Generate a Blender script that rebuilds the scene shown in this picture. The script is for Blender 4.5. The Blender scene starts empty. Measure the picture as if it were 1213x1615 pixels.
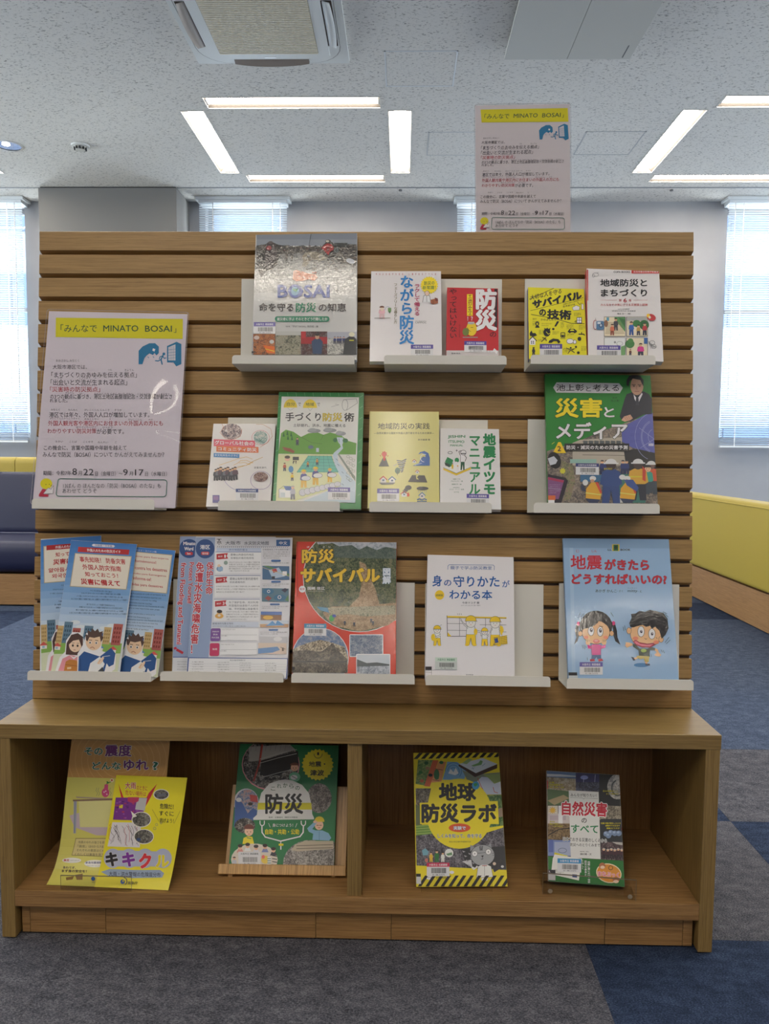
import bpy, bmesh, math, random
import numpy as np
from mathutils import Vector, Matrix, Euler
from mathutils.geometry import tessellate_polygon

S = bpy.context.scene
COL = S.collection
random.seed(5)
# ---------------------------------------------------------------- camera
F_PX, PITCH, YAW, ROLL, CAM_H = 1214.87, .07693, .02256, .00751, .95282
_cy, _sy, _cp, _sp = math.cos(YAW), math.sin(YAW), math.cos(PITCH), math.sin(PITCH)
FW = Vector((-_sy*_cp, _cy*_cp, -_sp))
_r = Vector((_cy, _sy, 0)); _u = _r.cross(FW)
RT = _r*math.cos(ROLL) + _u*math.sin(ROLL)
UP = _u*math.cos(ROLL) - _r*math.sin(ROLL)
EYE = Vector((0, 0, CAM_H))
cam_d = bpy.data.cameras.new('camera'); cam = bpy.data.objects.new('camera', cam_d); COL.objects.link(cam)
cam_d.sensor_fit = 'HORIZONTAL'; cam_d.sensor_width = 36; cam_d.lens = F_PX/1213*36
cam_d.clip_start = .02; cam_d.clip_end = 200
M = Matrix((RT, UP, -FW)).transposed().to_4x4(); M.translation = EYE
cam.matrix_world = M
S.camera = cam
# ---------------------------------------------------------------- view, world, lights
S.view_settings.view_transform = 'Standard'; S.view_settings.look = 'None'
S.view_settings.gamma = 1; S.view_settings.use_curve_mapping = False
S.view_settings.exposure = 0.1
S.cycles.use_denoising = True
S.cycles.max_bounces = 8; S.cycles.diffuse_bounces = 5; S.cycles.glossy_bounces = 3; S.cycles.transmission_bounces = 6
S.cycles.transparent_max_bounces = 12; S.cycles.sample_clamp_indirect = 6
S.cycles.caustics_reflective = False; S.cycles.caustics_refractive = False
LAMP = 31.0          # emission of the ceiling lamps
SKY = 12.0          # brightness of the sky outside
W = bpy.data.worlds.new('world'); S.world = W; W.use_nodes = True
nt = W.node_tree; bg = nt.nodes['Background']
tc = nt.nodes.new('ShaderNodeTexCoord'); sep = nt.nodes.new('ShaderNodeSeparateXYZ'); rp = nt.nodes.new('ShaderNodeValToRGB')
nt.links.new(tc.outputs['Generated'], sep.inputs[0]); nt.links.new(sep.outputs['Z'], rp.inputs[0]); nt.links.new(rp.outputs[0], bg.inputs[0])
rp.color_ramp.elements[0].position = 0; rp.color_ramp.elements[0].color = (.93, .96, 1, 1)
rp.color_ramp.elements[1].position = .7; rp.color_ramp.elements[1].color = (.62, .76, 1, 1)
bg.inputs[1].default_value = SKY
def area(loc, rot, sx, sy, e, c):      # daylight entering through the back windows and the added side ones
    l = bpy.data.lights.new('window_daylight', 'AREA'); l.shape = 'RECTANGLE'; l.size = sx; l.size_y = sy; l.energy = e; l.color = c
    o = bpy.data.objects.new('window_daylight', l); COL.objects.link(o); o.location = loc; o.rotation_euler = rot
    return l
for wx in (-4.15, -1.565, .935, 3.52):
    l = area((wx, 7.86, 2.2), (math.radians(-90), 0, 0), .9, 2.3, 1, (1, 1, 1)); l.cycles.is_portal = True
for sx in (-1, 1):  # portals of the added side windows, which brighten the ceiling
    for wy in (2.2, 5.9):
        l = area((sx*7.06, wy, 2.1), (0, math.radians(90*sx), 0), 2.3, 2.2, 1, (1, 1, 1)); l.cycles.is_portal = True
# ---------------------------------------------------------------- helpers
def lin(c):
    return tuple((v/255/12.92 if v/255 <= .04045 else ((v/255+.055)/1.055)**2.4) for v in c)
MATS = {}
STEP = .000009      # height of one layer of print
def base_mat(key):
    m = bpy.data.materials.new(key); m.use_nodes = True
    return m, m.node_tree, m.node_tree.nodes['Principled BSDF']
def N(t, k, **kw):
    n = t.nodes.new(k)
    for a, b in kw.items(): setattr(n, a, b)
    return n
def ramp(t, stops, src, interp='LINEAR'):
    r = N(t, 'ShaderNodeValToRGB'); r.color_ramp.interpolation = interp
    e = r.color_ramp.elements
    while len(e) < len(stops): e.new(.5)
    for q, (p, c) in zip(e, stops): q.position = p; q.color = (*lin(c), 1)
    t.links.new(src, r.inputs[0]); return r
def coords(t, sc=(1, 1, 1), rnd=False):
    c = N(t, 'ShaderNodeTexCoord'); mp = N(t, 'ShaderNodeMapping'); mp.inputs['Scale'].default_value = sc
    t.links.new(c.outputs['Object'], mp.inputs[0])
    if rnd:
        oi = N(t, 'ShaderNodeObjectInfo'); cb = N(t, 'ShaderNodeCombineXYZ'); ml = N(t, 'ShaderNodeMath', operation='MULTIPLY'); ml.inputs[1].default_value = 37.0
        t.links.new(oi.outputs['Random'], ml.inputs[0])
        for i in range(3): t.links.new(ml.outputs[0], cb.inputs[i])
        t.links.new(cb.outputs[0], mp.inputs['Location'])
    return mp.outputs[0]
def noise(t, vec, scale, det=3, rough=.5, dist=0):
    n = N(t, 'ShaderNodeTexNoise'); n.inputs['Scale'].default_value = scale; n.inputs['Detail'].default_value = det
    n.inputs['Roughness'].default_value = rough; n.inputs['Distortion'].default_value = dist
    t.links.new(vec, n.inputs['Vector']); return n.outputs['Fac']
def bump(t, b, h, st, dist=.001):
    n = N(t, 'ShaderNodeBump'); n.inputs['Strength'].default_value = st; n.inputs['Distance'].default_value = dist
    t.links.new(h, n.inputs['Height']); t.links.new(n.outputs[0], b.inputs['Normal']); return n
def mat(c, rough=.5, metal=0, film=0, spec=.5, emit=0, alpha=1):
    key = ('m', tuple(c), rough, metal, film, spec, emit, alpha)
    if key in MATS: return MATS[key]
    m, t, b = base_mat('colour_%02x%02x%02x' % tuple(int(v) for v in c[:3]))
    b.inputs['Base Color'].default_value = (*lin(c), 1); b.inputs['Roughness'].default_value = rough; b.inputs['Metallic'].default_value = metal
    b.inputs['Specular IOR Level'].default_value = spec
    if film: film_coat(t, b, film)
    if emit: b.inputs['Emission Color'].default_value = (*lin(c), 1); b.inputs['Emission Strength'].default_value = emit
    MATS[key] = m; return m
def film_coat(t, b, film):
    # film 1: smooth laminate; film 2+: crinkled library film
    b.inputs['Coat Weight'].default_value = .7 if film == 1 else 1
    b.inputs['Coat Roughness'].default_value = .16 if film == 1 else .03
    b.inputs['Coat IOR'].default_value = 1.5 if film == 1 else 1.38
    if film > 1:
        v = coords(t, (1, 1, .6)); h = noise(t, v, 210, 1.5, .6, 1.6)
        n = N(t, 'ShaderNodeBump'); n.inputs['Strength'].default_value = .043*(film-1); n.inputs['Distance'].default_value = .0022
        t.links.new(h, n.inputs['Height']); t.links.new(n.outputs[0], b.inputs['Coat Normal'])
def photo_mat(pal, scale=60, st=(1, 1, 1), film=0, rough=.5, det=5, dist=.6):
    key = ('p', tuple(pal), scale, st, film)
    if key in MATS: return MATS[key]
    m, t, b = base_mat('printed_photograph')
    v = coords(t, st); fa = noise(t, v, scale*3.6, det, .7, dist); fb = noise(t, v, scale*.8, 3, .6, dist)
    m1 = N(t, 'ShaderNodeMath', operation='MULTIPLY_ADD'); m1.inputs[1].default_value = .62; m2 = N(t, 'ShaderNodeMath', operation='MULTIPLY'); m2.inputs[1].default_value = .38
    t.links.new(fb, m2.inputs[0]); t.links.new(fa, m1.inputs[0]); t.links.new(m2.outputs[0], m1.inputs[2]); f = m1.outputs[0]
    n = len(pal); stops = [(.42 + .16*i/max(1, n-1), c) for i, c in enumerate(pal)]
    r = ramp(t, stops, f); t.links.new(r.outputs[0], b.inputs['Base Color']); b.inputs['Roughness'].default_value = rough
    if film: film_coat(t, b, film)
    MATS[key] = m; return m
def wood(axis='x', tone=(150, 123, 74), dark=(124, 98, 56), rough=.34, fine=1.0):
    key = ('w', axis, tone, dark, rough)
    if key in MATS: return MATS[key]
    m, t, b = base_mat('oak_laminate')
    st = {'x': (.6, 16, 16), 'z': (16, 16, .6), 'y': (16, .6, 16), 'yz': (16, .6, .6)}[axis]
    v = coords(t, st, True)
    f1 = noise(t, v, 16*fine, 4, .62, .35); f2 = noise(t, coords(t, tuple(q*(.5 if q < 1 else 3.2) for q in st), True), 11*fine, 4, .7, .15)
    mx = N(t, 'ShaderNodeMath', operation='ADD'); m1 = N(t, 'ShaderNodeMath', operation='MULTIPLY'); m1.inputs[1].default_value = .45
    t.links.new(f1, m1.inputs[0]); m2 = N(t, 'ShaderNodeMath', operation='MULTIPLY'); m2.inputs[1].default_value = .55; t.links.new(f2, m2.inputs[0])
    t.links.new(m1.outputs[0], mx.inputs[0]); t.links.new(m2.outputs[0], mx.inputs[1])
    lt = tuple(min(255, v*1.06) for v in tone)
    r = ramp(t, [(.30, dark), (.44, tuple((a+b_)/2 for a, b_ in zip(dark, tone))), (.54, tone), (.72, lt)], mx.outputs[0])
    t.links.new(r.outputs[0], b.inputs['Base Color']); b.inputs['Roughness'].default_value = rough
    f3 = noise(t, coords(t, tuple(q*(2.2 if q < 1 else 4.5) for q in st), True), 9*fine, 3, .6, .8)
    r3 = ramp(t, [(.40, (196, 190, 180)), (.47, (255, 255, 255))], f3); mc = N(t, 'ShaderNodeMix', data_type='RGBA', blend_type='MULTIPLY'); mc.inputs['Factor'].default_value = .5
    t.links.new(r.outputs[0], mc.inputs['A']); t.links.new(r3.outputs[0], mc.inputs['B']); t.links.new(mc.outputs['Result'], b.inputs['Base Color'])
    bump(t, b, f2, .12, .0006)
    MATS[key] = m; return m

def thin_fresnel(t, fr, mix):
    """reflection of a thin clear sheet, the same from both sides"""
    g = N(t, 'ShaderNodeNewGeometry'); i = N(t, 'ShaderNodeMath', operation='SUBTRACT'); i.inputs[0].default_value = 1; m = N(t, 'ShaderNodeMath', operation='MULTIPLY')
    t.links.new(g.outputs['Backfacing'], i.inputs[1]); t.links.new(fr.outputs[0], m.inputs[0]); t.links.new(i.outputs[0], m.inputs[1]); t.links.new(m.outputs[0], mix.inputs[0])

class MB:
    """collects geometry with several materials for one mesh object"""
    def __init__(s): s.v = []; s.f = []; s.m = []; s.mats = []; s.sm = []
    def mi(s, m):
        if m not in s.mats: s.mats.append(m)
        return s.mats.index(m)
    def add(s, vs, fs, m, smooth=False):
        k = len(s.v); i = s.mi(m); s.v.extend(tuple(q) for q in vs)
        for f in fs: s.f.append(tuple(k+a for a in f)); s.m.append(i); s.sm.append(smooth)
    def box(s, a, b, m, bev=0):
        (x0, y0, z0), (x1, y1, z1) = a, b
        if bev:
            bm = bmesh.new(); bmesh.ops.create_cube(bm, size=1)
            for v in bm.verts: v.co = Vector(((x0+x1)/2+v.co.x*(x1-x0), (y0+y1)/2+v.co.y*(y1-y0), (z0+z1)/2+v.co.z*(z1-z0)))
            bmesh.ops.bevel(bm, geom=bm.edges[:], offset=bev, segments=2, affect='EDGES', profile=.5)
            bm.verts.ensure_lookup_table(); s.add([v.co[:] for v in bm.verts], [[v.index for v in f.verts] for f in bm.faces], m); bm.free(); return
        vs = [(x0, y0, z0), (x1, y0, z0), (x1, y1, z0), (x0, y1, z0), (x0, y0, z1), (x1, y0, z1), (x1, y1, z1), (x0, y1, z1)]
        s.add(vs, [(0, 3, 2, 1), (4, 5, 6, 7), (0, 1, 5, 4), (1, 2, 6, 5), (2, 3, 7, 6), (3, 0, 4, 7)], m)
    def prism(s, pts, x0, x1, m, smooth=False):      # profile in (y,z), swept along x
        n = len(pts); vs = [(x0, y, z) for y, z in pts] + [(x1, y, z) for y, z in pts]
        fs = [(i, (i+1) % n, n+(i+1) % n, n+i) for i in range(n)]
        s.add(vs, fs, m, smooth); s.add(vs, [tuple(range(n))[::-1], tuple(range(n, 2*n))], m)
    def cyl(s, c, r, z0, z1, m, n=24, r2=None, smooth=True):
        r2 = r if r2 is None else r2
        vs = [(c[0]+r*math.cos(2*math.pi*i/n), c[1]+r*math.sin(2*math.pi*i/n), z0) for i in range(n)] + [(c[0]+r2*math.cos(2*math.pi*i/n), c[1]+r2*math.sin(2*math.pi*i/n), z1) for i in range(n)]
        s.add(vs, [(i, (i+1) % n, n+(i+1) % n, n+i) for i in range(n)], m, smooth); s.add(vs, [tuple(range(n))[::-1], tuple(range(n, 2*n))], m)
    def build(s, name, parent=None, xf=None):
        me = bpy.data.meshes.new(name)
        vs = [xf(Vector(v)) for v in s.v] if xf else s.v
        if parent is not None and not getattr(parent, 'keep_local', False):
            o_ = WLOC(parent); vs = [Vector(v)-o_ for v in vs]
        me.from_pydata([tuple(v) for v in vs], [], s.f)
        for m in s.mats: me.materials.append(m)
        me.polygons.foreach_set('material_index', s.m); me.polygons.foreach_set('use_smooth', s.sm)
        me.validate(); me.update()
        o = bpy.data.objects.new(name, me); COL.objects.link(o)
        if parent is not None: o.parent = parent
        return o
LOCS = {}
def WLOC(o):
    l = Vector(o.location)
    while o.parent: o = o.parent; l += Vector(o.location)
    return l
def thing(name, label, cat, loc=(0, 0, 0), group=None):
    o = bpy.data.objects.new(name, None); COL.objects.link(o); o.location = loc; o.empty_display_size = .05
    o['label'] = label; o['category'] = cat
    if group: o['group'] = group
    return o
def tag(o, label, cat, group=None):
    o['label'] = label; o['category'] = cat
    if group: o['group'] = group
    return o
def struct(o): o['kind'] = 'structure'; return o
def ray(px, py): return FW + RT*((px-606.5)/F_PX) - UP*((py-807.5)/F_PX)
def on_z(px, py, z): d = ray(px, py); return EYE + d*((z-EYE.z)/d.z)
def on_y(px, py, y): d = ray(px, py); return EYE + d*((y-EYE.y)/d.y)

# ---------------------------------------------------------------- glyphs
_fc = bpy.data.curves.new('lettering', 'FONT'); _fo = bpy.data.objects.new('lettering', _fc); COL.objects.link(_fo); _fc.resolution_u = 2
GL = {}
KANA = '災害はいつ起こるかわかりません日ごろから備えて家族で話しあい避難する場所を確かめておきましょう地震や津波洪水のときは安全な所へ早く逃げてください'
LATIN = 'los desastres naturales como terremotos ocurren con frecuencia en todo el territorio es muy importante estar preparados y conocer los refugios'
def glyph(s, off=0):
    off = 0; k = (s, off)
    if k in GL: return GL[k]
    _fc.body = s; _fc.offset = off
    bpy.context.view_layer.update()
    me = bpy.data.meshes.new_from_object(_fo.evaluated_get(bpy.context.evaluated_depsgraph_get()))
    n = len(me.vertices); a = np.empty(n*3); me.vertices.foreach_get('co', a); a = a.reshape(-1, 3)[:, :2]
    fs = [tuple(p.vertices) for p in me.polygons]; bpy.data.meshes.remove(me)
    GL[k] = (a, fs); return GL[k]

# ---------------------------------------------------------------- printed surfaces
class Flat:
    """a flat sheet: origin at its bottom left corner, u to the right, v up, n towards the viewer"""
    def __init__(s, P, u, v, W_, H_): s.P, s.u, s.v, s.W, s.H = P, u.normalized(), v.normalized(), W_, H_; s.n = s.u.cross(s.v).normalized(); s.cuts = None
    def uv(s, px, py):
        d = ray(px, py); t = (s.P-EYE).dot(s.n)/d.dot(s.n); q = EYE+d*t-s.P
        return q.dot(s.u), q.dot(s.v)
    def w(s, a, b, l=0): return s.P+s.u*a+s.v*b+s.n*l
class Bent:
    """a sheet bent along horizontal lines: profile [(out, up)] from its bottom edge upwards, out towards the viewer"""
    def __init__(s, P, u, prof, W_, sh=0):
        s.P, s.u, s.W, s.sh = P, u.normalized(), W_, sh; s.pr = prof
        s.b = s.u.cross(Vector((0, 0, 1))).normalized()        # towards the viewer
        s.L = [0]
        for a, b in zip(prof, prof[1:]): s.L.append(s.L[-1]+math.dist(a, b))
        s.H = s.L[-1]; s.cuts = s.L
    def seg(s, i):
        a, b = s.pr[i], s.pr[i+1]; q = s.P+s.b*a[0]+Vector((0, 0, a[1])); v = (s.b*(b[0]-a[0])+Vector((0, 0, b[1]-a[1]))).normalized()
        return q, v, s.u.cross(v).normalized()
    def uv(s, px, py):
        best = None
        for i in range(len(s.pr)-1):
            q, v, n = s.seg(i); d = ray(px, py); t = (q-EYE).dot(n)/d.dot(n); h = EYE+d*t-q; c = h.dot(v); L = s.L[i+1]-s.L[i]
            e = max(0, -c, c-L)
            if best is None or e < best[0]: best = (e, h.dot(s.u), s.L[i]+c)
        return best[1]-s.sh*best[2], best[2]
    def w(s, a, b, l=0):
        i = 0
        while i < len(s.pr)-2 and b > s.L[i+1]: i += 1
        q, v, n = s.seg(i)
        # blend normals so that layers keep apart at the folds
        return q+s.u*(a+s.sh*b)+v*(b-s.L[i])+n*l
def clip_half(P, ax, val, keep_gt):
    out = []
    for i in range(len(P)):
        a, b = P[i], P[(i+1) % len(P)]
        ia = (a[ax] >= val) if keep_gt else (a[ax] <= val); ib = (b[ax] >= val) if keep_gt else (b[ax] <= val)
        if ia: out.append(a)
        if ia != ib:
            t = (val-a[ax])/(b[ax]-a[ax]); out.append((a[0]+t*(b[0]-a[0]), a[1]+t*(b[1]-a[1])))
    return out
class Art:
    """flat print on a sheet; x, y are read off an enlarged view of the photograph (origin ox, oy, scale k) and land on the real surface"""
    def __init__(s, surf, ox, oy, k, film=0, rough=.5, lift=.0004):
        s.S, s.ox, s.oy, s.k, s.film, s.rough = surf, ox, oy, k, film, rough
        s.z = lift; s.pic = MB(); s.txt = MB(); s.box = (0.0004, .0004, surf.W-.0004, surf.H-.0004); s.extra = []
    def m(s, c): return c if isinstance(c, bpy.types.Material) else mat(c, s.rough, film=s.film)
    def emit(s, mb, P, fs, m):
        """P list of uv, fs faces"""
        x0, y0, x1, y1 = s.box; z = s.z
        inside = all(x0 <= p[0] <= x1 and y0 <= p[1] <= y1 for p in P)
        if inside and s.S.cuts is None:
            mb.add([s.S.w(p[0], p[1], z) for p in P], fs, m); return
        bands = [(y0, y1)] if s.S.cuts is None else [(max(a, y0), min(b, y1)) for a, b in zip(s.S.cuts, s.S.cuts[1:]) if min(b, y1) > max(a, y0)]
        for f in fs:
            Q = [P[i] for i in f]
            tris = [Q] if len(Q) == 3 else [[Q[i] for i in t] for t in tessellate_polygon([[Vector((q[0], q[1], 0)) for q in Q]])]
            for T_ in tris:
                T_ = clip_half(clip_half(T_, 0, x0, True), 0, x1, False)
                if len(T_) < 3: continue
                lo, hi = min(q[1] for q in T_), max(q[1] for q in T_)
                for a, b in bands:
                    if hi <= a or lo >= b: continue
                    R_ = T_
                    if lo < a: R_ = clip_half(R_, 1, a, True)
                    if hi > b: R_ = clip_half(R_, 1, b, False)
                    if len(R_) >= 3:
                        e = 1e-7; vs = [s.S.w(q[0], min(max(q[1], a+e), b-e), z) for q in R_]
                        mb.add(vs, [tuple(range(len(vs)))], m)
    def up(s): s.z += STEP
    def Pg(s, c, pts):
        P = [s.S.uv(s.ox+x/s.k, s.oy+y/s.k) for x, y in pts]
        A_ = sum(P[i][0]*P[(i+1) % len(P)][1]-P[(i+1) % len(P)][0]*P[i][1] for i in range(len(P)))
        if A_ < 0: P = P[::-1]
        s.emit(s.pic, P, [tuple(range(len(P)))], s.m(c)); s.up()
    def R(s, c, x0, y0, x1, y1, sl=0, sk=0): s.Pg(c, [(x0, y0), (x1, y0+sl), (x1+sk, y1+sl), (x0+sk, y1)])
    def fill(s, c):
        x0, y0, x1, y1 = s.box; s.emit(s.pic, [(x0, y0), (x1, y0), (x1, y1), (x0, y1)], [(0, 1, 2, 3)], s.m(c)); s.up()
    def E(s, c, cx, cy, rx, ry=None, rot=0, n=22, a0=0, a1=360):
        ry = rx if ry is None else ry; r = math.radians(rot); pts = []
        full = a1-a0 >= 360; k = n if full else n+1
        for i in range(k):
            t = math.radians(a0+(a1-a0)*i/n); x, y = rx*math.cos(t), ry*math.sin(t); pts.append((cx+x*math.cos(r)-y*math.sin(r), cy+x*math.sin(r)+y*math.cos(r)))
        s.Pg(c, pts)
    def star(s, c, cx, cy, r, n=20, q=.88):
        s.Pg(c, [(cx+(r if i % 2 else r*q)*math.cos(math.pi*i/n), cy+(r if i % 2 else r*q)*math.sin(math.pi*i/n)) for i in range(2*n)])
    def Ln(s, c, pts, w=3):
        for (x0, y0), (x1, y1) in zip(pts, pts[1:]):
            L = math.hypot(x1-x0, y1-y0) or 1; a, b = -(y1-y0)/L*w/2, (x1-x0)/L*w/2; ex, ey = (x1-x0)/L*w*.3, (y1-y0)/L*w*.3
            P = [s.S.uv(s.ox+x/s.k, s.oy+y/s.k) for x, y in ((x0+a-ex, y0+b-ey), (x1+a+ex, y1+b+ey), (x1-a+ex, y1-b+ey), (x0-a-ex, y0-b-ey))][::-1]
            s.emit(s.pic, P, [(0, 1, 2, 3)], s.m(c)); s.z += .000001
        s.up()
    def ring(s, c, cx, cy, rx, ry=None, w=3, n=24, a0=0, a1=360):
        ry = rx if ry is None else ry
        s.Ln(c, [(cx+rx*math.cos(math.radians(a0+(a1-a0)*i/n)), cy+ry*math.sin(math.radians(a0+(a1-a0)*i/n))) for i in range(n+1)], w)
    def rr(s, c, x0, y0, x1, y1, r, sl=0, sk=0):
        pts = []
        for cx, cy, a in ((x1-r, y0+r, -90), (x1-r, y1-r, 0), (x0+r, y1-r, 90), (x0+r, y0+r, 180)):
            for i in range(4):
                t = math.radians(a+30*i); x, y = cx+r*math.cos(t), cy+r*math.sin(t)
                pts.append((x+sk*(y-y0)/(y1-y0), y+sl*(x-x0)/(x1-x0)))
        s.Pg(c, pts)
    def spread(s, off):
        """shifts that thicken a stroke by off (in em)"""
        if off < .008: return [(0, 0)]
        n = 4 if off < .022 else 8; r = off*(.62 if off < .06 else .8)
        out = [(0, 0)] if off > .03 else []
        out += [(r*math.cos(2*math.pi*(i+.5)/n), r*math.sin(2*math.pi*(i+.5)/n)) for i in range(n)]
        if off > .085: out += [(r*.5*math.cos(2*math.pi*i/6), r*.5*math.sin(2*math.pi*i/6)) for i in range(6)]
        return out
    def put(s, X, Y, fs, c):
        """glyph outlines given in view coordinates"""
        F = s.S
        if isinstance(F, Flat):
            a = (s.ox+X/s.k-606.5)/F_PX; b = (s.oy+Y/s.k-807.5)/F_PX
            D = np.array(FW)[None]+np.outer(a, np.array(RT))-np.outer(b, np.array(UP)); n = np.array(F.n); e = np.array(EYE); P0 = np.array(F.P)
            t = float((P0-e)@n)/(D@n); Q = e+D*t[:, None]-P0; U = Q@np.array(F.u); V = Q@np.array(F.v); x0, y0, x1, y1 = s.box
            if U.min() >= x0 and U.max() <= x1 and V.min() >= y0 and V.max() <= y1:
                Wd = P0+np.outer(U, np.array(F.u))+np.outer(V, np.array(F.v))+n*s.z; s.txt.add(Wd.tolist(), fs, s.m(c)); return
            s.emit(s.txt, list(zip(U.tolist(), V.tolist())), fs, s.m(c)); return
        s.emit(s.txt, [F.uv(s.ox+x/s.k, s.oy+y/s.k) for x, y in zip(X, Y)], fs, s.m(c))
    def _t(s, c, st, off, box, lay):
        a, fs = glyph(st)
        if not len(a): return
        x0, y0, x1, y1, sl, sk = box; lo, hi = a.min(0), a.max(0); d = np.maximum(hi-lo, 1e-6)
        g = min(off, .05) if lay else min(s._b, .05)      # keep the thickened glyphs inside the box
        for dx, dy in s.spread(off):
            q = (a+(dx, dy)-lo+g)/(d+2*g); s.put(x0+q[:, 0]*(x1-x0)+sk*(1-q[:, 1]), y1-q[:, 1]*(y1-y0)+sl*q[:, 0], fs, c); s.z += .000003
        s.up()
    def T(s, c, st, x0, y0, x1, y1, b=0, oc=None, ow=.05, sl=0, sk=0):
        bx = (x0, y0, x1, y1, sl, sk)
        s._b = b
        if oc is not None: s._t(oc, st, b+ow, bx, 0)
        s._t(c, st, b, bx, 1)
    def V(s, c, st, x0, y0, x1, y1, b=0, oc=None, ow=.05, sk=0):
        """vertical writing, sk = shift of x from top to bottom"""
        n = len(st); h = (y1-y0)/n
        for lay, (col, off) in enumerate((((oc, b+ow),) if oc is not None else ())+((c, b),)):
            z0 = s.z
            for i, ch in enumerate(st):
                if ch == ' ': continue
                s.z = z0
                a, fs = glyph(ch); q = a.copy()
                if ch in 'ー〜': q = np.stack([.44+(q[:, 1]-.38), .38-(q[:, 0]-.5)], 1)
                if ch in 'ッャュョィァゥェォっゃゅょぃ': q = q + np.array([.08, .06])
                xo = x0+sk*(i+.5)/n
                for dx, dy in s.spread(off): s.put(xo+(q[:, 0]+dx)*(x1-x0), y0+h*i+(.88-q[:, 1]-dy)*h, fs, col); s.z += .000003
            s.up()
    def grey(s, x0, y0, x1, n, dy, w=2, c=(90, 90, 95), sl=0, seed=1, lat=False):
        """lines of print too small to read"""
        rg = random.Random(seed); h = max(w*4.2, 7); src = LATIN if lat else KANA
        for i in range(n):
            y = y0+dy*i; e = x1 if i < n-1 or n == 1 else x0+(x1-x0)*.65
            k = max(3, int((e-x0)/(h*(.55 if lat else 1.0)))); o = rg.randrange(0, len(src)-k-1) if len(src) > k+1 else 0
            s.T(c, src[o:o+k].strip(), x0, y-h/2, e, y+h/2, 0, sl=sl)
    def fig(s, x, y, h, skin=(236, 190, 150), hair=(50, 38, 35), top=(70, 110, 190), leg=(60, 60, 80), hat=None, arm=None, wide=1):
        """small drawn figure standing on (x,y), h tall"""
        w = h*.15*wide
        s.Pg(leg, [(x-w, y-h*.45), (x+w, y-h*.45), (x+w*1.1, y), (x+w*.25, y), (x, y-h*.3), (x-w*.25, y), (x-w*1.1, y)])
        s.Pg(top, [(x-w*1.1, y-h*.72), (x-w*.5, y-h*.78), (x+w*.5, y-h*.78), (x+w*1.1, y-h*.72), (x+w*1.35, y-h*.45), (x+w*.9, y-h*.4), (x-w*.9, y-h*.4), (x-w*1.35, y-h*.45)])
        s.E(skin, x, y-h*.88, h*.115, h*.125, n=14)
        s.E(hat or hair, x, y-h*.92, h*.13, h*.1, n=14, a0=180, a1=360)
        if hat: s.R(hat, x-h*.17, y-h*.93, x+h*.17, y-h*.90)
        if sum(skin) > 400 and h > 50:
            for q in (-1, 1): s.E((50, 36, 32), x+q*h*.045, y-h*.87, h*.013, h*.018, n=8)
            s.R((180, 80, 70), x-h*.03, y-h*.815, x+h*.03, y-h*.80)
    def sticker(s, x0, y0, x1, y1, c=(84, 72, 160), st='大阪市立 港図書館', hb=.36, sl=0, wt=(225, 225, 228), tc=(235, 235, 240)):
        """library label with barcode, its own part"""
        a = Art(s.S, s.ox, s.oy, s.k, 1, .4, s.z+.0003); a.box = s.box
        a.R(wt, x0, y0, x1, y1, sl); ym = y0+(y1-y0)*hb
        if c: a.R(c, x0, y0, x1, ym, sl)
        a.T(tc, st, x0+(x1-x0)*.1, y0+(ym-y0)*.25, x1-(x1-x0)*.1, ym-(ym-y0)*.2, .02, sl=sl*.8)
        b = Art(s.S, s.ox, s.oy, s.k, 1, .4, a.z+.0001); b.box = s.box
        rg = random.Random(int(x0*7+y0)); x = x0+(x1-x0)*.2; e = x1-(x1-x0)*.14; h = y1-ym
        while x < e:
            w = rg.choice((1.6, 2.4, 3.4)); yy = sl*(x-x0)/(x1-x0)
            b.R((35, 35, 40), x, ym+h*.14+yy, x+w, ym+h*.68+yy); b.z -= STEP; x += w+rg.choice((1.5, 2.2, 3))
        b.T((70, 70, 75), '01 186 51573', x0+(x1-x0)*.25, ym+h*.76, x1-(x1-x0)*.22, ym+h*.93, sl=sl*.5)
        s.extra.append((a, b)); s.z = b.z+.0001
    def done(s, parent, pic='cover_print', txt='title_lettering'):
        if s.pic.f: s.pic.build(pic, parent)
        if s.txt.f: s.txt.build(txt, parent)
        for a, b in s.extra:
            o = a.pic.build('library_sticker', parent)
            for part, nm in ((a.txt, 'sticker_lettering'),):
                if part.f: part.build(nm, o)
            mb = b.pic
            k = len(mb.v)
            mb.v += b.txt.v
            for f, mi_, sm in zip(b.txt.f, b.txt.m, b.txt.sm): mb.f.append(tuple(k+i for i in f)); mb.m.append(mb.mi(b.txt.mats[mi_])); mb.sm.append(sm)
            mb.build('barcode', o)
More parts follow.
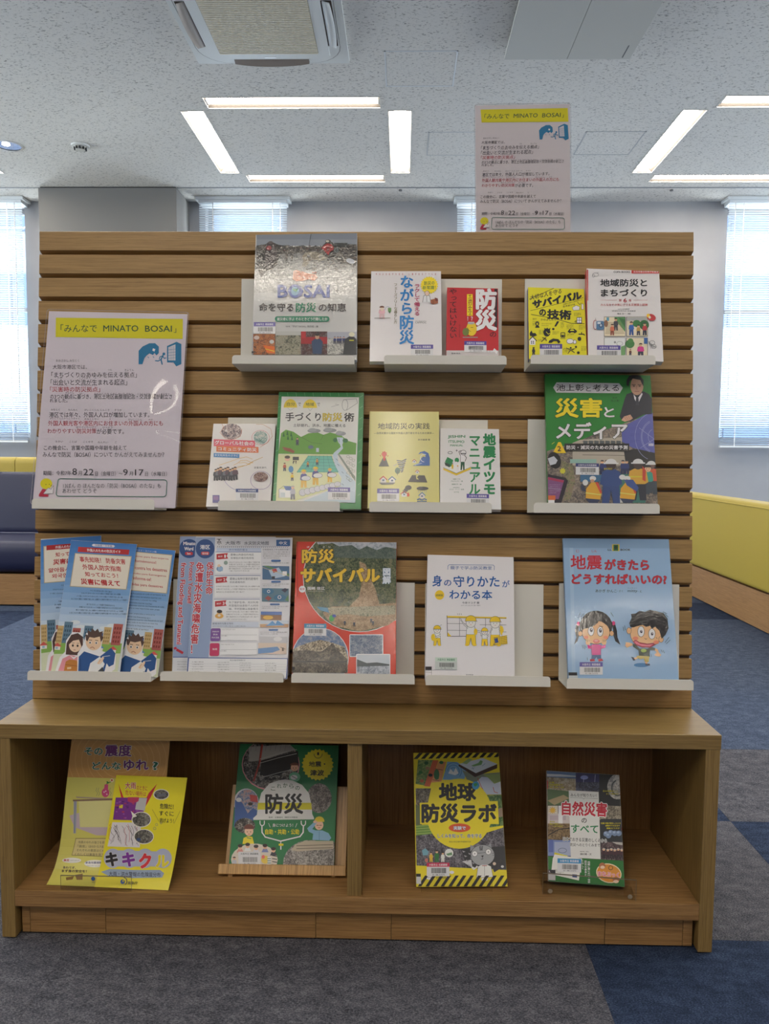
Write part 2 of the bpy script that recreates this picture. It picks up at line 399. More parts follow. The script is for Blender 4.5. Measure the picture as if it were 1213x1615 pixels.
# ================================================================ the room
ZC = 3.4
WALLC = (214, 213, 216)
def wall_mat():
    m, t, b = base_mat('painted_wall'); v = coords(t); f = noise(t, v, 3, 3)
    r = ramp(t, [(.3, (156, 156, 160)), (.7, (163, 163, 166))], f); t.links.new(r.outputs[0], b.inputs['Base Color']); b.inputs['Roughness'].default_value = .75
    bump(t, b, noise(t, v, 260, 2), .08, .001); return m
wm = wall_mat()
def ceil_mat():
    m, t, b = base_mat('rockwool_ceiling'); v = coords(t, (.5, 1, 1)); f = noise(t, v, 104, 2, .6, .3)
    r = ramp(t, [(.0, (134, 132, 128)), (.355, (152, 150, 146)), (.40, (214, 211, 206)), (1, (223, 220, 214))], f)
    t.links.new(r.outputs[0], b.inputs['Base Color']); b.inputs['Roughness'].default_value = .9; bump(t, b, f, .35, .004); return m
cm = ceil_mat()
def carpet_mat(name, a, b_, c):
    m, t, b = base_mat(name); v = coords(t, (.75, 1.25, 1), True); f = noise(t, v, 380, 3, .75); g = noise(t, v, 38, 3, .6)
    mx = N(t, 'ShaderNodeMath', operation='MULTIPLY_ADD'); mx.inputs[1].default_value = .75; t.links.new(f, mx.inputs[0])
    ml = N(t, 'ShaderNodeMath', operation='MULTIPLY'); ml.inputs[1].default_value = .25; t.links.new(g, ml.inputs[0]); t.links.new(ml.outputs[0], mx.inputs[2])
    r = ramp(t, [(.36, a), (.5, b_), (.64, c)], mx.outputs[0]); t.links.new(r.outputs[0], b.inputs['Base Color'])
    b.inputs['Roughness'].default_value = .95; b.inputs['Specular IOR Level'].default_value = .1; bump(t, b, f, .6, .004); return m
grey_c = carpet_mat('grey_carpet', (48, 49, 56), (84, 84, 91), (124, 123, 129))
blue_c = carpet_mat('blue_carpet', (28, 34, 50), (46, 57, 80), (74, 88, 112))
slate_c = carpet_mat('slate_carpet', (48, 57, 76), (74, 86, 108), (106, 118, 140))
white_m = mat((226, 226, 222), .5); dark_m = mat((40, 40, 42), .6)
# floor with its carpet tiles
b = MB(); b.box((-7, -7.2, -.06), (7, 7.76, -.004), slate_c); floor = struct(b.build('floor'))
tile_me = {}
for i in range(-9, 8):
    for j in range(0, 14):
        x0, y0 = .3657+.5*i, .964+.5*j
        if x0 > 4.2 or x0 < -4.2 or abs(x0+.25) > 1.2+.62*y0: continue
        k = {0: 'g' if i < 0 else 'b', 1: 'b' if i == 1 else 'g', 2: 'b' if i == 0 else 'g'}.get(j, 's')
        if (i, j) in ((2, 7), (3, 7), (-4, 9), (4, 5), (-3, 5), (-6, 6), (0, 10), (5, 9)): k = 'b'
        if k not in tile_me:
            q = MB(); q.box((.0002, .0002, -.004), (.4998, .4998, 0), {'g': grey_c, 'b': blue_c, 's': slate_c}[k], .0004)
            o = q.build('carpet_tile'); tile_me[k] = o.data; bpy.data.objects.remove(o)
        o = bpy.data.objects.new('carpet_tile', tile_me[k]); COL.objects.link(o); o.parent = floor; o.location = (x0, y0, 0)
        if k == 'b': o['label'] = 'dark blue carpet tile'
# lamps: rings of recessed fittings
lamps = []
for rx in (-5.14, -1.54, 2.06):
    for ry in (-6.2, -1.85, 2.0, 5.6):
        if (rx, ry) == (-5.14, -6.2): continue
        lamps += [(rx, ry+.745, 'y'), (rx+1.5, ry+.745, 'y'), (rx+.745, ry, 'x'), (rx+.745, ry+1.5, 'x')]
HL, HW = .62, .088
def rect(l):
    x, y, a = l; return (x-HL, x+HL, y-HW, y+HW) if a == 'x' else (x-HW, x+HW, y-HL, y+HL)
holes = [rect(l) for l in lamps]
xs = sorted({-7, 7}|{h[0] for h in holes}|{h[1] for h in holes}); ys = sorted({-7.2, 7.76}|{h[2] for h in holes}|{h[3] for h in holes})
b = MB()
for xa, xb in zip(xs, xs[1:]):
    for ya, yb in zip(ys, ys[1:]):
        mx_, my_ = (xa+xb)/2, (ya+yb)/2
        if not any(h[0] < mx_ < h[1] and h[2] < my_ < h[3] for h in holes): b.add([(xa, ya, ZC), (xb, ya, ZC), (xb, yb, ZC), (xa, yb, ZC)], [(3, 2, 1, 0)], cm)
b.box((-7, -7.2, ZC+.12), (7, 7.76, ZC+.2), cm)
struct(b.build('ceiling'))
b = MB(); b.box((-7, 7.33, ZC-.006), (-3.414, 7.345, ZC+.001), mat((150, 152, 155))); b.box((-2.12, 7.33, ZC-.006), (7, 7.345, ZC+.001), mat((150, 152, 155))); struct(b.build('trim_1'))
# walls
b = MB()
WX = [(-4.58, -3.76), (-1.96, -1.17), (.54, 1.33), (3.13, 3.92)]
WT, WB = 3.36, 1.08
e = -7
for a, c in WX:
    b.box((e, 7.74, 0), (a, 7.9, ZC), wm); b.box((a, 7.74, 0), (c, 7.9, WB), wm); b.box((a, 7.74, WT), (c, 7.9, ZC), wm); e = c
b.box((e, 7.74, 0), (7, 7.9, ZC), wm)
struct(b.build('wall_back'))
for sx, nm in ((-1, 'wall_left'), (1, 'wall_right')):
    b = MB(); X0, X1 = sorted((sx*7.0, sx*7.12)); e = -7.2
    for wy in (2.2, 5.9):  # openings for side windows added out of view to let in more daylight
        b.box((X0, e, 0), (X1, wy-1.1, ZC+.2), wm); b.box((X0, wy-1.1, 0), (X1, wy+1.1, .95), wm); b.box((X0, wy-1.1, 3.25), (X1, wy+1.1, ZC+.2), wm); e = wy+1.1
    b.box((X0, e, 0), (X1, 7.9, ZC+.2), wm); struct(b.build(nm))
b = MB(); b.box((-7, -7.3, 0), (7, -7.2, ZC+.2), wm); struct(b.build('wall_front'))
b = MB(); b.box((-3.414, 7.308, 0), (-2.12, 7.739, ZC-.012), mat((120, 118, 116), .75)); b.box((-3.402, 7.32, ZC-.012), (-2.132, 7.739, ZC), dark_m)  # darker than the walls: backlit shade put into the pillar's colour
tag(b.build('pillar'), 'square pillar with backlit shade in its grey colour, standing against the window wall at left', 'pillar')
b = MB(); b.box((-7, 7.725, 0), (-3.42, 7.74, .08), mat((110, 100, 92))); b.box((-2.11, 7.725, 0), (7, 7.74, .08), mat((110, 100, 92))); struct(b.build('baseboard_back'))
# window panes and frames
gm, gt, gb = base_mat('window_glass'); gt.nodes.remove(gb); out = gt.nodes['Material Output']
tr = N(gt, 'ShaderNodeBsdfTransparent'); gl = N(gt, 'ShaderNodeBsdfGlossy'); gl.inputs['Roughness'].default_value = .03; fr = N(gt, 'ShaderNodeFresnel'); mixs = N(gt, 'ShaderNodeMixShader')
tr.inputs[0].default_value = (.93, .97, .98, 1)
thin_fresnel(gt, fr, mixs); gt.links.new(tr.outputs[0], mixs.inputs[1]); gt.links.new(gl.outputs[0], mixs.inputs[2]); gt.links.new(mixs.outputs[0], out.inputs[0])
alu = mat((150, 152, 156), .35, .8)
for n, (a, c) in enumerate(WX):
    b = MB()
    for q in ((a, WB, a+.05, WT), (c-.05, WB, c, WT), (a, WB, c, WB+.05), (a, WT-.05, c, WT), (a, 2.35, c, 2.39)): b.box((q[0], 7.86, q[1]), (q[2], 7.9, q[3]), alu)
    w = struct(b.build('window_%d' % (n+1)))
    b = MB(); b.box((a+.05, 7.878, WB+.05), (c-.05, 7.883, WT-.05), gm); b.build('pane', w)
n = 4  # side windows: unseen, added so that daylight reaches the ceiling
for sx in (-1, 1):
    for wy in (2.2, 5.9):
        n += 1; b = MB(); x0, x1 = sorted((sx*7.05, sx*7.09))
        for q in ((wy-1.1, .95, wy-1.05, 3.25), (wy+1.05, .95, wy+1.1, 3.25), (wy-.025, .95, wy+.025, 3.25), (wy-1.1, .95, wy+1.1, 1.0), (wy-1.1, 3.2, wy+1.1, 3.25)): b.box((x0, q[0], q[1]), (x1, q[2], q[3]), alu)
        w = struct(b.build('window_%d' % n)); b = MB(); b.box((sx*7.07-.003, wy-1.05, 1.0), (sx*7.07+.003, wy+1.05, 3.2), gm); b.build('pane', w)
# venetian blinds in front of the windows
sl_m, st_, sb = base_mat('blind_slat'); sb.inputs['Base Color'].default_value = (*lin((186, 190, 194)), 1); sb.inputs['Roughness'].default_value = .4
sb.inputs['Transmission Weight'].default_value = 0
tl = N(st_, 'ShaderNodeBsdfTranslucent'); tl.inputs[0].default_value = (*lin((190, 205, 222)), 1); mm = N(st_, 'ShaderNodeMixShader'); mm.inputs[0].default_value = .2
st_.links.new(sb.outputs[0], mm.inputs[1]); st_.links.new(tl.outputs[0], mm.inputs[2]); st_.links.new(mm.outputs[0], st_.nodes['Material Output'].inputs[0])
names = ['white venetian blind at the far left, behind the navy sofa', 'white venetian blind just right of the grey pillar', 'white venetian blind mostly hidden behind the poster standing above the display', 'white venetian blind above the yellow sofa back at right']
rail = mat((222, 226, 228), .4)
for n, (bx0, bx1) in enumerate(((-4.62, -3.725), (-1.99, -1.137), (.507, 1.36), (3.092, 3.95))):
    zb = 1.03
    t_ = thing('venetian_blind', names[n], 'blind', ((bx0+bx1)/2, 7.62, zb), 'white venetian blinds')
    b = MB(); b.box((bx0-.03, 7.575, ZC-.028), (bx1+.03, 7.738, ZC-.002), rail)
    b.prism([(7.6, ZC-.028), (7.738, ZC-.028), (7.738, ZC-.06), (7.6, ZC-.05)], bx0, bx1, rail); b.build('head_rail', t_)
    b = MB(); z = zb+.03; k = 0
    while z < ZC-.06:
        a = math.radians(-20); dy, dz = .0125*math.cos(a), .0125*math.sin(a)
        b.add([(bx0, 7.62-dy, z-dz), (bx1, 7.62-dy, z-dz), (bx1, 7.62, z+.0015), (bx0, 7.62, z+.0015), (bx1, 7.62+dy, z+dz), (bx0, 7.62+dy, z+dz)], [(0, 1, 2, 3), (3, 2, 4, 5)], sl_m); z += .0215
    o = b.build('slats', t_); o['kind'] = 'stuff'
    b = MB(); b.box((bx0, 7.605, zb-.002), (bx1, 7.635, zb+.016), rail); b.build('bottom_rail', t_)
    for q in (.16, .84):
        b = MB(); x = bx0+(bx1-bx0)*q; b.box((x-.004, 7.604, zb), (x+.004, 7.6055, ZC-.05), mat((240, 240, 240))); b.build('ladder_tape', t_)
    b = MB(); b.cyl((bx1-.06 if n != 3 else bx0+.05, 7.59), .004, 1.5, ZC-.05, mat((235, 235, 235)), 8); b.build('tilt_wand', t_)
# the building across the street
b = MB(); fac = mat((92, 100, 110), .8); b.box((-16, 22, -6), (18, 24, 12.5), fac); bd = b.build('neighbouring_building')
tag(bd, 'pale building across the street seen through the blinds', 'building')
gw = mat((38, 58, 86), .3)
for z, hh in ((-2.4, 1.5), (1.2, .5), (4.5, 1.4), (7.1, 2.6)):
    for x in range(-15, 17, 4):
        b = MB(); b.box((x, 21.93, z), (x+3.9, 22.01, z+hh), gw); b.build('window', bd)
# lamps
em = mat((255, 244, 228), .5, emit=LAMP); frame_m = mat((214, 210, 204), .45); trough = mat((92, 87, 82), .5)
def lamp_meshes(ax):
    f = MB(); X = (lambda p: p) if ax == 'x' else (lambda p: (-p[1], p[0], p[2]))
    def bx(mb, a, c, m):
        a, c = X(a), X(c); mb.box(tuple(min(p, q) for p, q in zip(a, c)), tuple(max(p, q) for p, q in zip(a, c)), m)
    L, Wd = HL, HW; fr = MB()
    for s_ in (-1, 1):
        bx(fr, (-L-.004, s_*Wd, -.004), (L+.004, s_*(Wd-.006), .055), frame_m); bx(fr, (s_*L, -Wd, -.004), (s_*(L-.006), Wd, .055), frame_m)
    tg = MB()
    for s_ in (-1, 1):      # sloping reflectors
        P = [(-L+.006, s_*(Wd-.006), .0), (L-.006, s_*(Wd-.006), .0), (L-.006, s_*.042, .05), (-L+.006, s_*.042, .05)]
        tg.add([X(p) for p in P], [(0, 1, 2, 3)], trough)
    bx(tg, (-L, -.045, .05), (L, .045, .056), trough)
    e_ = MB(); pts = [(-.046, .05), (-.046, .022), (-.032, .006), (.032, .006), (.046, .022), (.046, .05)]
    n = len(pts); vs = [X((-L+.02, y, z)) for y, z in pts]+[X((L-.02, y, z)) for y, z in pts]
    e_.add(vs, [(i, (i+1) % n, n+(i+1) % n, n+i) for i in range(n)], em)
    cp = MB()
    for s_ in (-1, 1): bx(cp, (s_*(L-.006), -.046, .004), (s_*(L-.02), .046, .052), frame_m)
    return [(k, mb.build('tmp').data) for k, mb in (('frame', fr), ('reflector', tg), ('tube_cover', e_), ('end_cap', cp))]
LM = {a: lamp_meshes(a) for a in 'xy'}
for o in [o for o in COL.objects if o.name.startswith('tmp')]: bpy.data.objects.remove(o)
LBL = {(-.795, 5.6): 'long lamp running crosswise, nearer bar of the left square of lamps', (-.795, 7.1): 'long lamp running crosswise, farther bar of the left square of lamps',
       (-1.54, 6.345): 'slanting ceiling lamp above and right of the pillar', (-.04, 6.345): 'short upright-looking ceiling lamp at centre, pointing straight away from view',
       (2.06, 6.345): 'slanting ceiling lamp at right, leaning the opposite way to the left one', (2.805, 5.6): 'ceiling lamp cut off at the right edge, nearer bar of the right square', (2.805, 7.1): 'long ceiling lamp at right, farther bar of the right square',
       (-3.64, 6.345): 'x'}
for x, y, a in lamps:
    key = min(LBL, key=lambda k: abs(k[0]-x)+abs(k[1]-y)); near = abs(key[0]-x)+abs(key[1]-y) < .05 and LBL[key] != 'x'
    t_ = thing('ceiling_lamp', LBL[key] if near else 'recessed white ceiling lamp outside the picture', 'lamp', (x, y, ZC), 'recessed ceiling lamps' if near else 'ceiling lamps out of view')
    for nme, me in LM[a]:
        o = bpy.data.objects.new(nme, me); COL.objects.link(o); o.parent = t_
# air conditioner
AX, AY = -.828, 4.543
t_ = thing('ceiling_air_conditioner', 'white square ceiling air conditioner with beige slatted grille', 'air conditioner', (AX, AY, ZC))
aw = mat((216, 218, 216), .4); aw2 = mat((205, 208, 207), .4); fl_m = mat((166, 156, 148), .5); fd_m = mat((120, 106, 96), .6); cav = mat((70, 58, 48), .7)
b = MB(); h = .475; r_ = .33
def ringz(z, pts_o, pts_i, m, mb):
    n = len(pts_o); mb.add([(x, y, z) for x, y in pts_o]+[(x, y, z) for x, y in pts_i], [(i, (i+1) % n, n+(i+1) % n, n+i) for i in range(n)][::1], m)
def sqc(h, r, n=6):
    P = []
    for cx, cy, a in ((h-r, -h+r, -90), (h-r, h-r, 0), (-h+r, h-r, 90), (-h+r, -h+r, 180)):
        for i in range(n+1): t = math.radians(a+90*i/n); P.append((AX+cx+r*math.cos(t), AY+cy+r*math.sin(t)))
    return P
def slab(mb, P, z0, z1, m): n = len(P); mb.add([(x, y, z0) for x, y in P]+[(x, y, z1) for x, y in P], [(i, (i+1) % n, n+(i+1) % n, n+i) for i in range(n)]+[tuple(range(n))[::-1], tuple(range(n, 2*n))], m)
slab(b, sqc(.475, .008), ZC-.018, ZC, aw); b.build('outer_panel', t_)
b = MB(); P = sqc(.437, .19); slab(b, P, ZC-.034, ZC-.018, mat((150, 150, 148), .5))
P2 = [(AX+(x-AX)*.985, AY+(y-AY)*.985) for x, y in P]; slab(b, P2, ZC-.0365, ZC-.034, aw); b.build('inner_panel', t_)
b = MB(); P = sqc(.365, .035); P3 = sqc(.300, .012); slab(b, P, ZC-.046, ZC-.034, aw); b.build('grille_frame', t_)
b = MB(); slab(b, P3, ZC-.0470, ZC-.044, mat((168, 160, 140), .6)); b.build('filter', t_)
for i in range(34):
    q = MB(); y = AY-.292+i*.0175; q.box((AX-.296, y, ZC-.0525), (AX+.296, y+.0085, ZC-.047), mat((222, 214, 194), .5)); q.build('grille_slat', t_)
for k, (dx, dy) in enumerate(((0, -1), (0, 1), (-1, 0), (1, 0))):
    q = MB(); L = .23; cx, cy = AX+dx*.392, AY+dy*.392
    if dx: q.box((cx-.032, cy-L, ZC-.0378), (cx+.032, cy+L, ZC-.0355), cav)
    else: q.box((cx-L, cy-.032, ZC-.0375), (cx+L, cy+.032, ZC-.0355), cav)
    q.build('air_outlet', t_)
    q = MB(); n = 10
    for i in range(n):
        for_ = []
    prof = [(-L+2*L*i/n, .04*min(1, math.sin(math.pi*(.08+.84*i/n))**.5)) for i in range(n+1)]
    inn = .372
    vs = []
    for s_, w_ in prof:
        o1 = (inn, ZC-.040); o2 = (inn+.03+w_*.6, ZC-.040-w_*.55)
        for (r2, z2) in (o1, o2): vs.append((AX+dx*r2+(0 if dx else s_), AY+dy*r2+(s_ if dx else 0), z2))
    for s_, w_ in prof:
        for (r2, z2) in ((inn, ZC-.037), (inn+.03+w_*.6, ZC-.037-w_*.55)): vs.append((AX+dx*r2+(0 if dx else s_), AY+dy*r2+(s_ if dx else 0), z2))
    m_ = len(prof); fs = []
    for i in range(m_-1): fs += [(2*i, 2*i+1, 2*i+3, 2*i+2), (2*m_+2*i, 2*m_+2*i+1, 2*m_+2*i+3, 2*m_+2*i+2), (2*i+1, 2*m_+2*i+1, 2*m_+2*i+3, 2*i+3)]
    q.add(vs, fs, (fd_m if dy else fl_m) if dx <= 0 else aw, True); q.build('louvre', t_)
q = MB(); q.box((AX-.035, AY+.335, ZC-.0478), (AX+.035, AY+.352, ZC-.0455), mat((236, 238, 238), .3)); q.build('name_plate', t_)
q = MB(); q.box((AX+.385, AY+.21, ZC-.0378), (AX+.399, AY+.225, ZC-.0355), mat((230, 225, 200), .3)); q.build('sensor', t_)
# board hanging just under the ceiling
k = (3.335-CAM_H)/(ZC-CAM_H); pm = mat((192, 191, 184), .6)
px0, px1, py1 = .612*k, 1.39*k, 5.02*k
t_ = thing('ceiling_panel', 'plain off-white two-part panel hanging flat just below the ceiling', 'panel', ((px0+px1)/2, py1-.6, 3.35))
mid = on_z(894, 94, 3.335).x
for a, c in ((px0, mid-.0012), (mid+.0012, px1)):
    b = MB(); b.box((a, py1-1.25, 3.335), (c, py1, 3.352), pm, .001); b.build('board', t_)
b = MB(); b.box((px0+.2, py1-1.0, 3.352), (px1-.2, py1-.25, ZC-.001), aw2); b.build('mounting_box', t_)
b = MB(); b.box((px1-.055, py1-.16, 3.3345), (px1-.048, py1-.02, 3.335), mat((90, 90, 92))); b.build('printed_mark', t_)
# access hatches
for lb, (x0, x1, y0, y1), c in (('bright-framed ceiling hatch nearest the air conditioner', (-.134, .318, 4.905, 5.365), (214, 218, 222)), ('faint ceiling hatch between the centre lamp and the standing poster', (.175, .73, 6.10, 6.567), (186, 188, 190)), ('faint ceiling hatch left of the slanting lamp at right', (1.376, 1.83, 6.095, 6.558), (176, 178, 180))):
    t_ = thing('ceiling_hatch', lb, 'hatch', ((x0+x1)/2, (y0+y1)/2, ZC), 'ceiling access hatches')
    b = MB(); w_ = .009; fm = mat(c, .4)
    b.box((x0, y0, ZC-.002), (x0+w_, y1, ZC), fm); b.box((x1-w_, y0, ZC-.002), (x1, y1, ZC), fm); b.box((x0, y0, ZC-.002), (x1, y0+w_, ZC), fm); b.box((x0, y1-w_, ZC-.002), (x1, y1, ZC), fm); b.build('frame', t_)
    gp = mat((96, 98, 100), .8); b = MB(); g = w_+.003
    b.box((x0+w_, y0+w_, ZC-.001), (x1-w_, y0+g, ZC), gp); b.box((x0+w_, y1-g-.002, ZC-.001), (x1-w_, y1-w_, ZC), gp); b.build('shadow_gap', t_)
    b = MB(); b.box((x0+g, y0+g, ZC-.0015), (x1-g, y1-g, ZC), cm); b.build('hatch_panel', t_)
# smoke detector and downlight
t_ = thing('smoke_detector', 'small round white smoke detector on the ceiling above the pillar', 'smoke detector', (-2.615, 6.35, ZC))
b = MB(); b.cyl((-2.615, 6.35), .07, ZC-.012, ZC, white_m, 28, .072); b.build('base_plate', t_)
b = MB(); b.cyl((-2.615, 6.35), .035, ZC-.04, ZC-.012, mat((190, 188, 180)), 24, .05); b.build('sensor_head', t_)
b = MB()
for i in range(10): a = 2*math.pi*i/10; x, y = -2.615+.044*math.cos(a), 6.35+.044*math.sin(a); b.box((x-.006, y-.006, ZC-.036), (x+.006, y+.006, ZC-.018), dark_m)
b.build('vent_slots', t_)
t_ = thing('downlight', 'round chrome downlight in the ceiling at the far left', 'lamp', (-3.2, 6.345, ZC))
b = MB(); n = 32
prof = [(.112, ZC), (.110, ZC-.007), (.100, ZC-.008), (.092, ZC+.0), (.06, ZC+.09)]
vs = [(-3.2+r*math.cos(2*math.pi*i/n), 6.345+r*math.sin(2*math.pi*i/n), z) for r, z in prof for i in range(n)]
fs = [(j*n+i, j*n+(i+1) % n, (j+1)*n+(i+1) % n, (j+1)*n+i) for j in range(len(prof)-1) for i in range(n)]
b.add(vs[:3*n], [f for f in fs if max(f) < 3*n], mat((225, 225, 225), .3), True); b.build('rim', t_)
b = MB(); b.cyl((-3.2, 6.345), .098, ZC-.0035, ZC-.003, mat((120, 122, 135), .12, 1), 28); b.build('reflector', t_)
b = MB(); b.cyl((-3.2, 6.31), .03, ZC-.010, ZC-.0036, mat((255, 240, 215), .5, emit=14), 18); b.build('bulb', t_)
# small sensors on the window strip
for x, lb in ((-.04, 'tiny ceiling sensor beside the left trim line, over the middle of the room'), (2.47, 'tiny ceiling sensor near the right window')):
    b = MB(); b.cyl((x, 7.40), .016, ZC-.012, ZC, mat((110, 110, 112)), 12); tag(b.build('ceiling_sensor'), lb, 'sensor', 'tiny ceiling sensors')
# sofas
navy = mat((52, 54, 84), .38); navy2 = mat((46, 48, 74), .38); yel = mat((208, 186, 74), .45)
def leather(c, r=.4):
    m, t, b = base_mat('vinyl_upholstery'); b.inputs['Base Color'].default_value = (*lin(c), 1); b.inputs['Roughness'].default_value = r; bump(t, b, noise(t, coords(t), 500, 2), .12, .0008)
    bump_big = noise(t, coords(t), 5, 2); return m
navy, yel = leather((25, 28, 60), .5), leather((182, 160, 66), .42)
woodb = wood('x', (176, 136, 92), (146, 106, 66))
def rprof(pts, r=.03, n=4):
    """rounded closed profile"""
    out = []
    for i in range(len(pts)):
        p, a, c = Vector(pts[i]), Vector(pts[i-1]), Vector(pts[(i+1) % len(pts)])
        u, v = (a-p).normalized(), (c-p).normalized(); rr_ = min(r, (a-p).length*.45, (c-p).length*.45)
        for k in range(n+1):
            t = k/n; q = (p+u*rr_)*(1-t)**2+p*2*t*(1-t)+(p+v*rr_)*t*t; out.append(tuple(q))
    return out
Y = 4.578
t_ = thing('navy_sofa', 'navy vinyl sofa with a wooden base, behind the display at left', 'sofa', (-3.2, Y+.4, 0))
for x0, x1 in ((-5.0, -2.75), (-2.745, -1.75)):
    b = MB(); b.prism([(Y+.02, .01), (Y+.8, .01), (Y+.8, .2), (Y, .2)], x0, x1, woodb); b.build('base', t_)
    b = MB(); b.prism(rprof([(Y-.02, .205), (Y+.55, .205), (Y+.6, .40), (Y-.02, .40)], .07), x0, x1, navy, True); b.build('seat', t_)
    b = MB(); b.prism(rprof([(Y+.50, .40), (Y+.78, .205), (Y+.78, .80), (Y+.62, .80)], .04), x0, x1, navy, True); b.build('backrest', t_)
b = MB(); b.prism(rprof([(Y+.49, .385), (Y+.50, .405), (Y+.52, .395), (Y+.5, .38)], .01), -5, -1.75, mat((150, 152, 170), .3), True); b.build('piping', t_)
Y2 = Y+.80
t_ = thing('yellow_sofa', 'mustard yellow sofa back rising behind the navy sofa', 'sofa', (-3.2, Y2+.4, 0))
for x0, x1 in ((-5.2, -4.0), (-3.995, -2.86), (-2.855, -1.7)):
    b = MB(); b.prism(rprof([(Y2+.25, .205), (Y2+.40, .205), (Y2+.40, .90), (Y2+.25, .90)], .05), x0, x1, yel, True); b.build('backrest', t_)
    b = MB(); b.prism([(Y2+.27, .01), (Y2+1.0, .01), (Y2+1.0, .2), (Y2+.25, .2)], x0, x1, woodb); b.build('base', t_)
    b = MB(); b.prism(rprof([(Y2+.40, .205), (Y2+1.02, .205), (Y2+1.02, .42), (Y2+.4, .42)], .05), x0, x1, yel, True); b.build('seat', t_)
# right sofa runs away from the viewer, its back towards the display
t_ = thing('curved_yellow_sofa', 'long yellow vinyl sofa with its back and wooden base at right', 'sofa', (2.3, 4.5, 0))
woody = wood('y', (176, 136, 92), (146, 106, 66))
def swapx(v): return Vector((v[1], v[0], v[2]))
for nm, prof, m_, a, c in (('base', [(1.957, .008), (2.62, .008), (2.62, .215), (1.95, .215)], woody, 3.0, 5.9), ('backrest', rprof([(1.93, .225), (2.10, .225), (2.07, .695), (1.925, .695)], .025), yel, 3.0, 5.9), ('seat', rprof([(2.10, .225), (2.66, .225), (2.66, .42), (2.10, .42)], .05), navy, 3.0, 5.9)):
    b = MB(); b.prism(prof, a, c, m_, nm != 'base'); b.build(nm, t_, lambda v: Vector((v[1], v[0], v[2])))
b = MB(); b.prism(rprof([(1.921, .668), (1.93, .668), (1.93, .676), (1.921, .676)], .004), 3.0, 5.9, yel, True); b.build('piping', t_, lambda v: Vector((v[1], v[0], v[2])))
# ================================================================ display furniture
D0, XL, XR, ZT, TT, D2, LEAN, ZF, ZFB, BY = 1.4189, -.7746, .6026, .4302, .0282, 1.5713, .08955, .0984, .0663, 1.7151
LL = .0282; BACK = 1.95
wx, wz = wood('x'), wood('z'); wxd = wood('x', (166, 128, 82), (120, 86, 50))
bench = thing('display_bench', 'oak-veneer bench cabinet with two open compartments standing on the carpet', 'cabinet', ((XL+XR)/2, 1.68, 0))
b = MB(); b.box((XL, D0, ZT-TT), (XR, BACK, ZT), wx, .0012); b.build('top_board', bench)
for x0, x1 in ((XL+.0012, XL+LL), (XR-LL, XR-.0012)):
    b = MB(); b.box((x0, D0+.0012, .003), (x1, BACK-.01, ZT-TT), wz, .001); b.build('side_panel', bench)
    b = MB(); b.cyl(((x0+x1)/2, D0+.03), .010, 0, .003, dark_m, 14); b.cyl(((x0+x1)/2, BACK-.05), .010, 0, .003, dark_m, 14); b.build('foot', bench)
XD = -.0991
b = MB(); b.box((XD, D0+.006, ZF), (XD+.0275, BY, ZT-TT), wz, .0008); b.build('divider', bench)
b = MB(); b.box((XL+LL, D0+.0012, ZFB), (XR-LL, BY+.01, ZF), wxd, .001); b.build('floor_board', bench)
b = MB(); b.box((XL+LL, BY, ZF), (XR-LL, BY+.012, ZT-TT), wood('z', (150, 112, 68), (112, 78, 42))); b.build('back_panel', bench)
ks = [XL+LL+.0045]+[on_y(p, 1465, D0+.018).x for p in (48, 167, 498, 617, 954, 1077)]+[XR-LL-.0045]
for a, c in zip(ks, ks[1:]):
    b = MB(); b.box((a+.0004, D0+.018, .004), (c-.0004, D0+.03, ZFB), wxd, .0006); b.build('kick_panel', bench)
b = MB(); b.box((XL+LL, D0+.034, .006), (XR-LL, D0+.04, ZFB), dark_m); b.build('kick_backing', bench)
# slat wall
SU = Vector((0, math.sin(LEAN), math.cos(LEAN))); SN = Vector((0, -math.cos(LEAN), math.sin(LEAN))); S0 = Vector((0, D2, ZT))
def SP(x, s, o=0): return S0+Vector((x, 0, 0))+SU*s+SN*o
wall = thing('slat_wall', 'leaning oak slat wall panel standing on the bench', 'display panel', (-.086, D2+.02, ZT))
def slatxf(v): return SP(v[0], v[2], -v[1])           # local: x, depth behind the face, height
PT = .04932; TOP = .9896
sm = None; wsl = wood('x', (178, 143, 92), (154, 119, 72), .4)
for k in range(20):
    s1 = TOP-PT*k; s0 = s1-.0402 if k < 19 else .0005
    if k < 19 and sm is not None:
        o = bpy.data.objects.new('slat', sm); COL.objects.link(o); o.parent = wall; o.location = SU*(-PT*k); continue
    b = MB(); q = .0045 if k < 19 else 0
    b.prism([(0, s0+.0006), (.0006, s0), (.0125, s0-q), (.0125, s1), (.0006, s1), (0, s1-.0006)], XL, XR, wsl)
    o = b.build('slat', wall, slatxf)
    if k == 0: sm = o.data
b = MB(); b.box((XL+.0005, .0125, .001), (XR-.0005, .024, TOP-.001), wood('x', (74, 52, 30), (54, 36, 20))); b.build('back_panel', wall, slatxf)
for x in (XL+.05, -.10, XR-.08):
    b = MB(); b.box((x, .024, .002), (x+.03, .055, TOP-.03), wood('z', (160, 122, 78), (120, 86, 50))); b.build('rear_post', wall, slatxf)
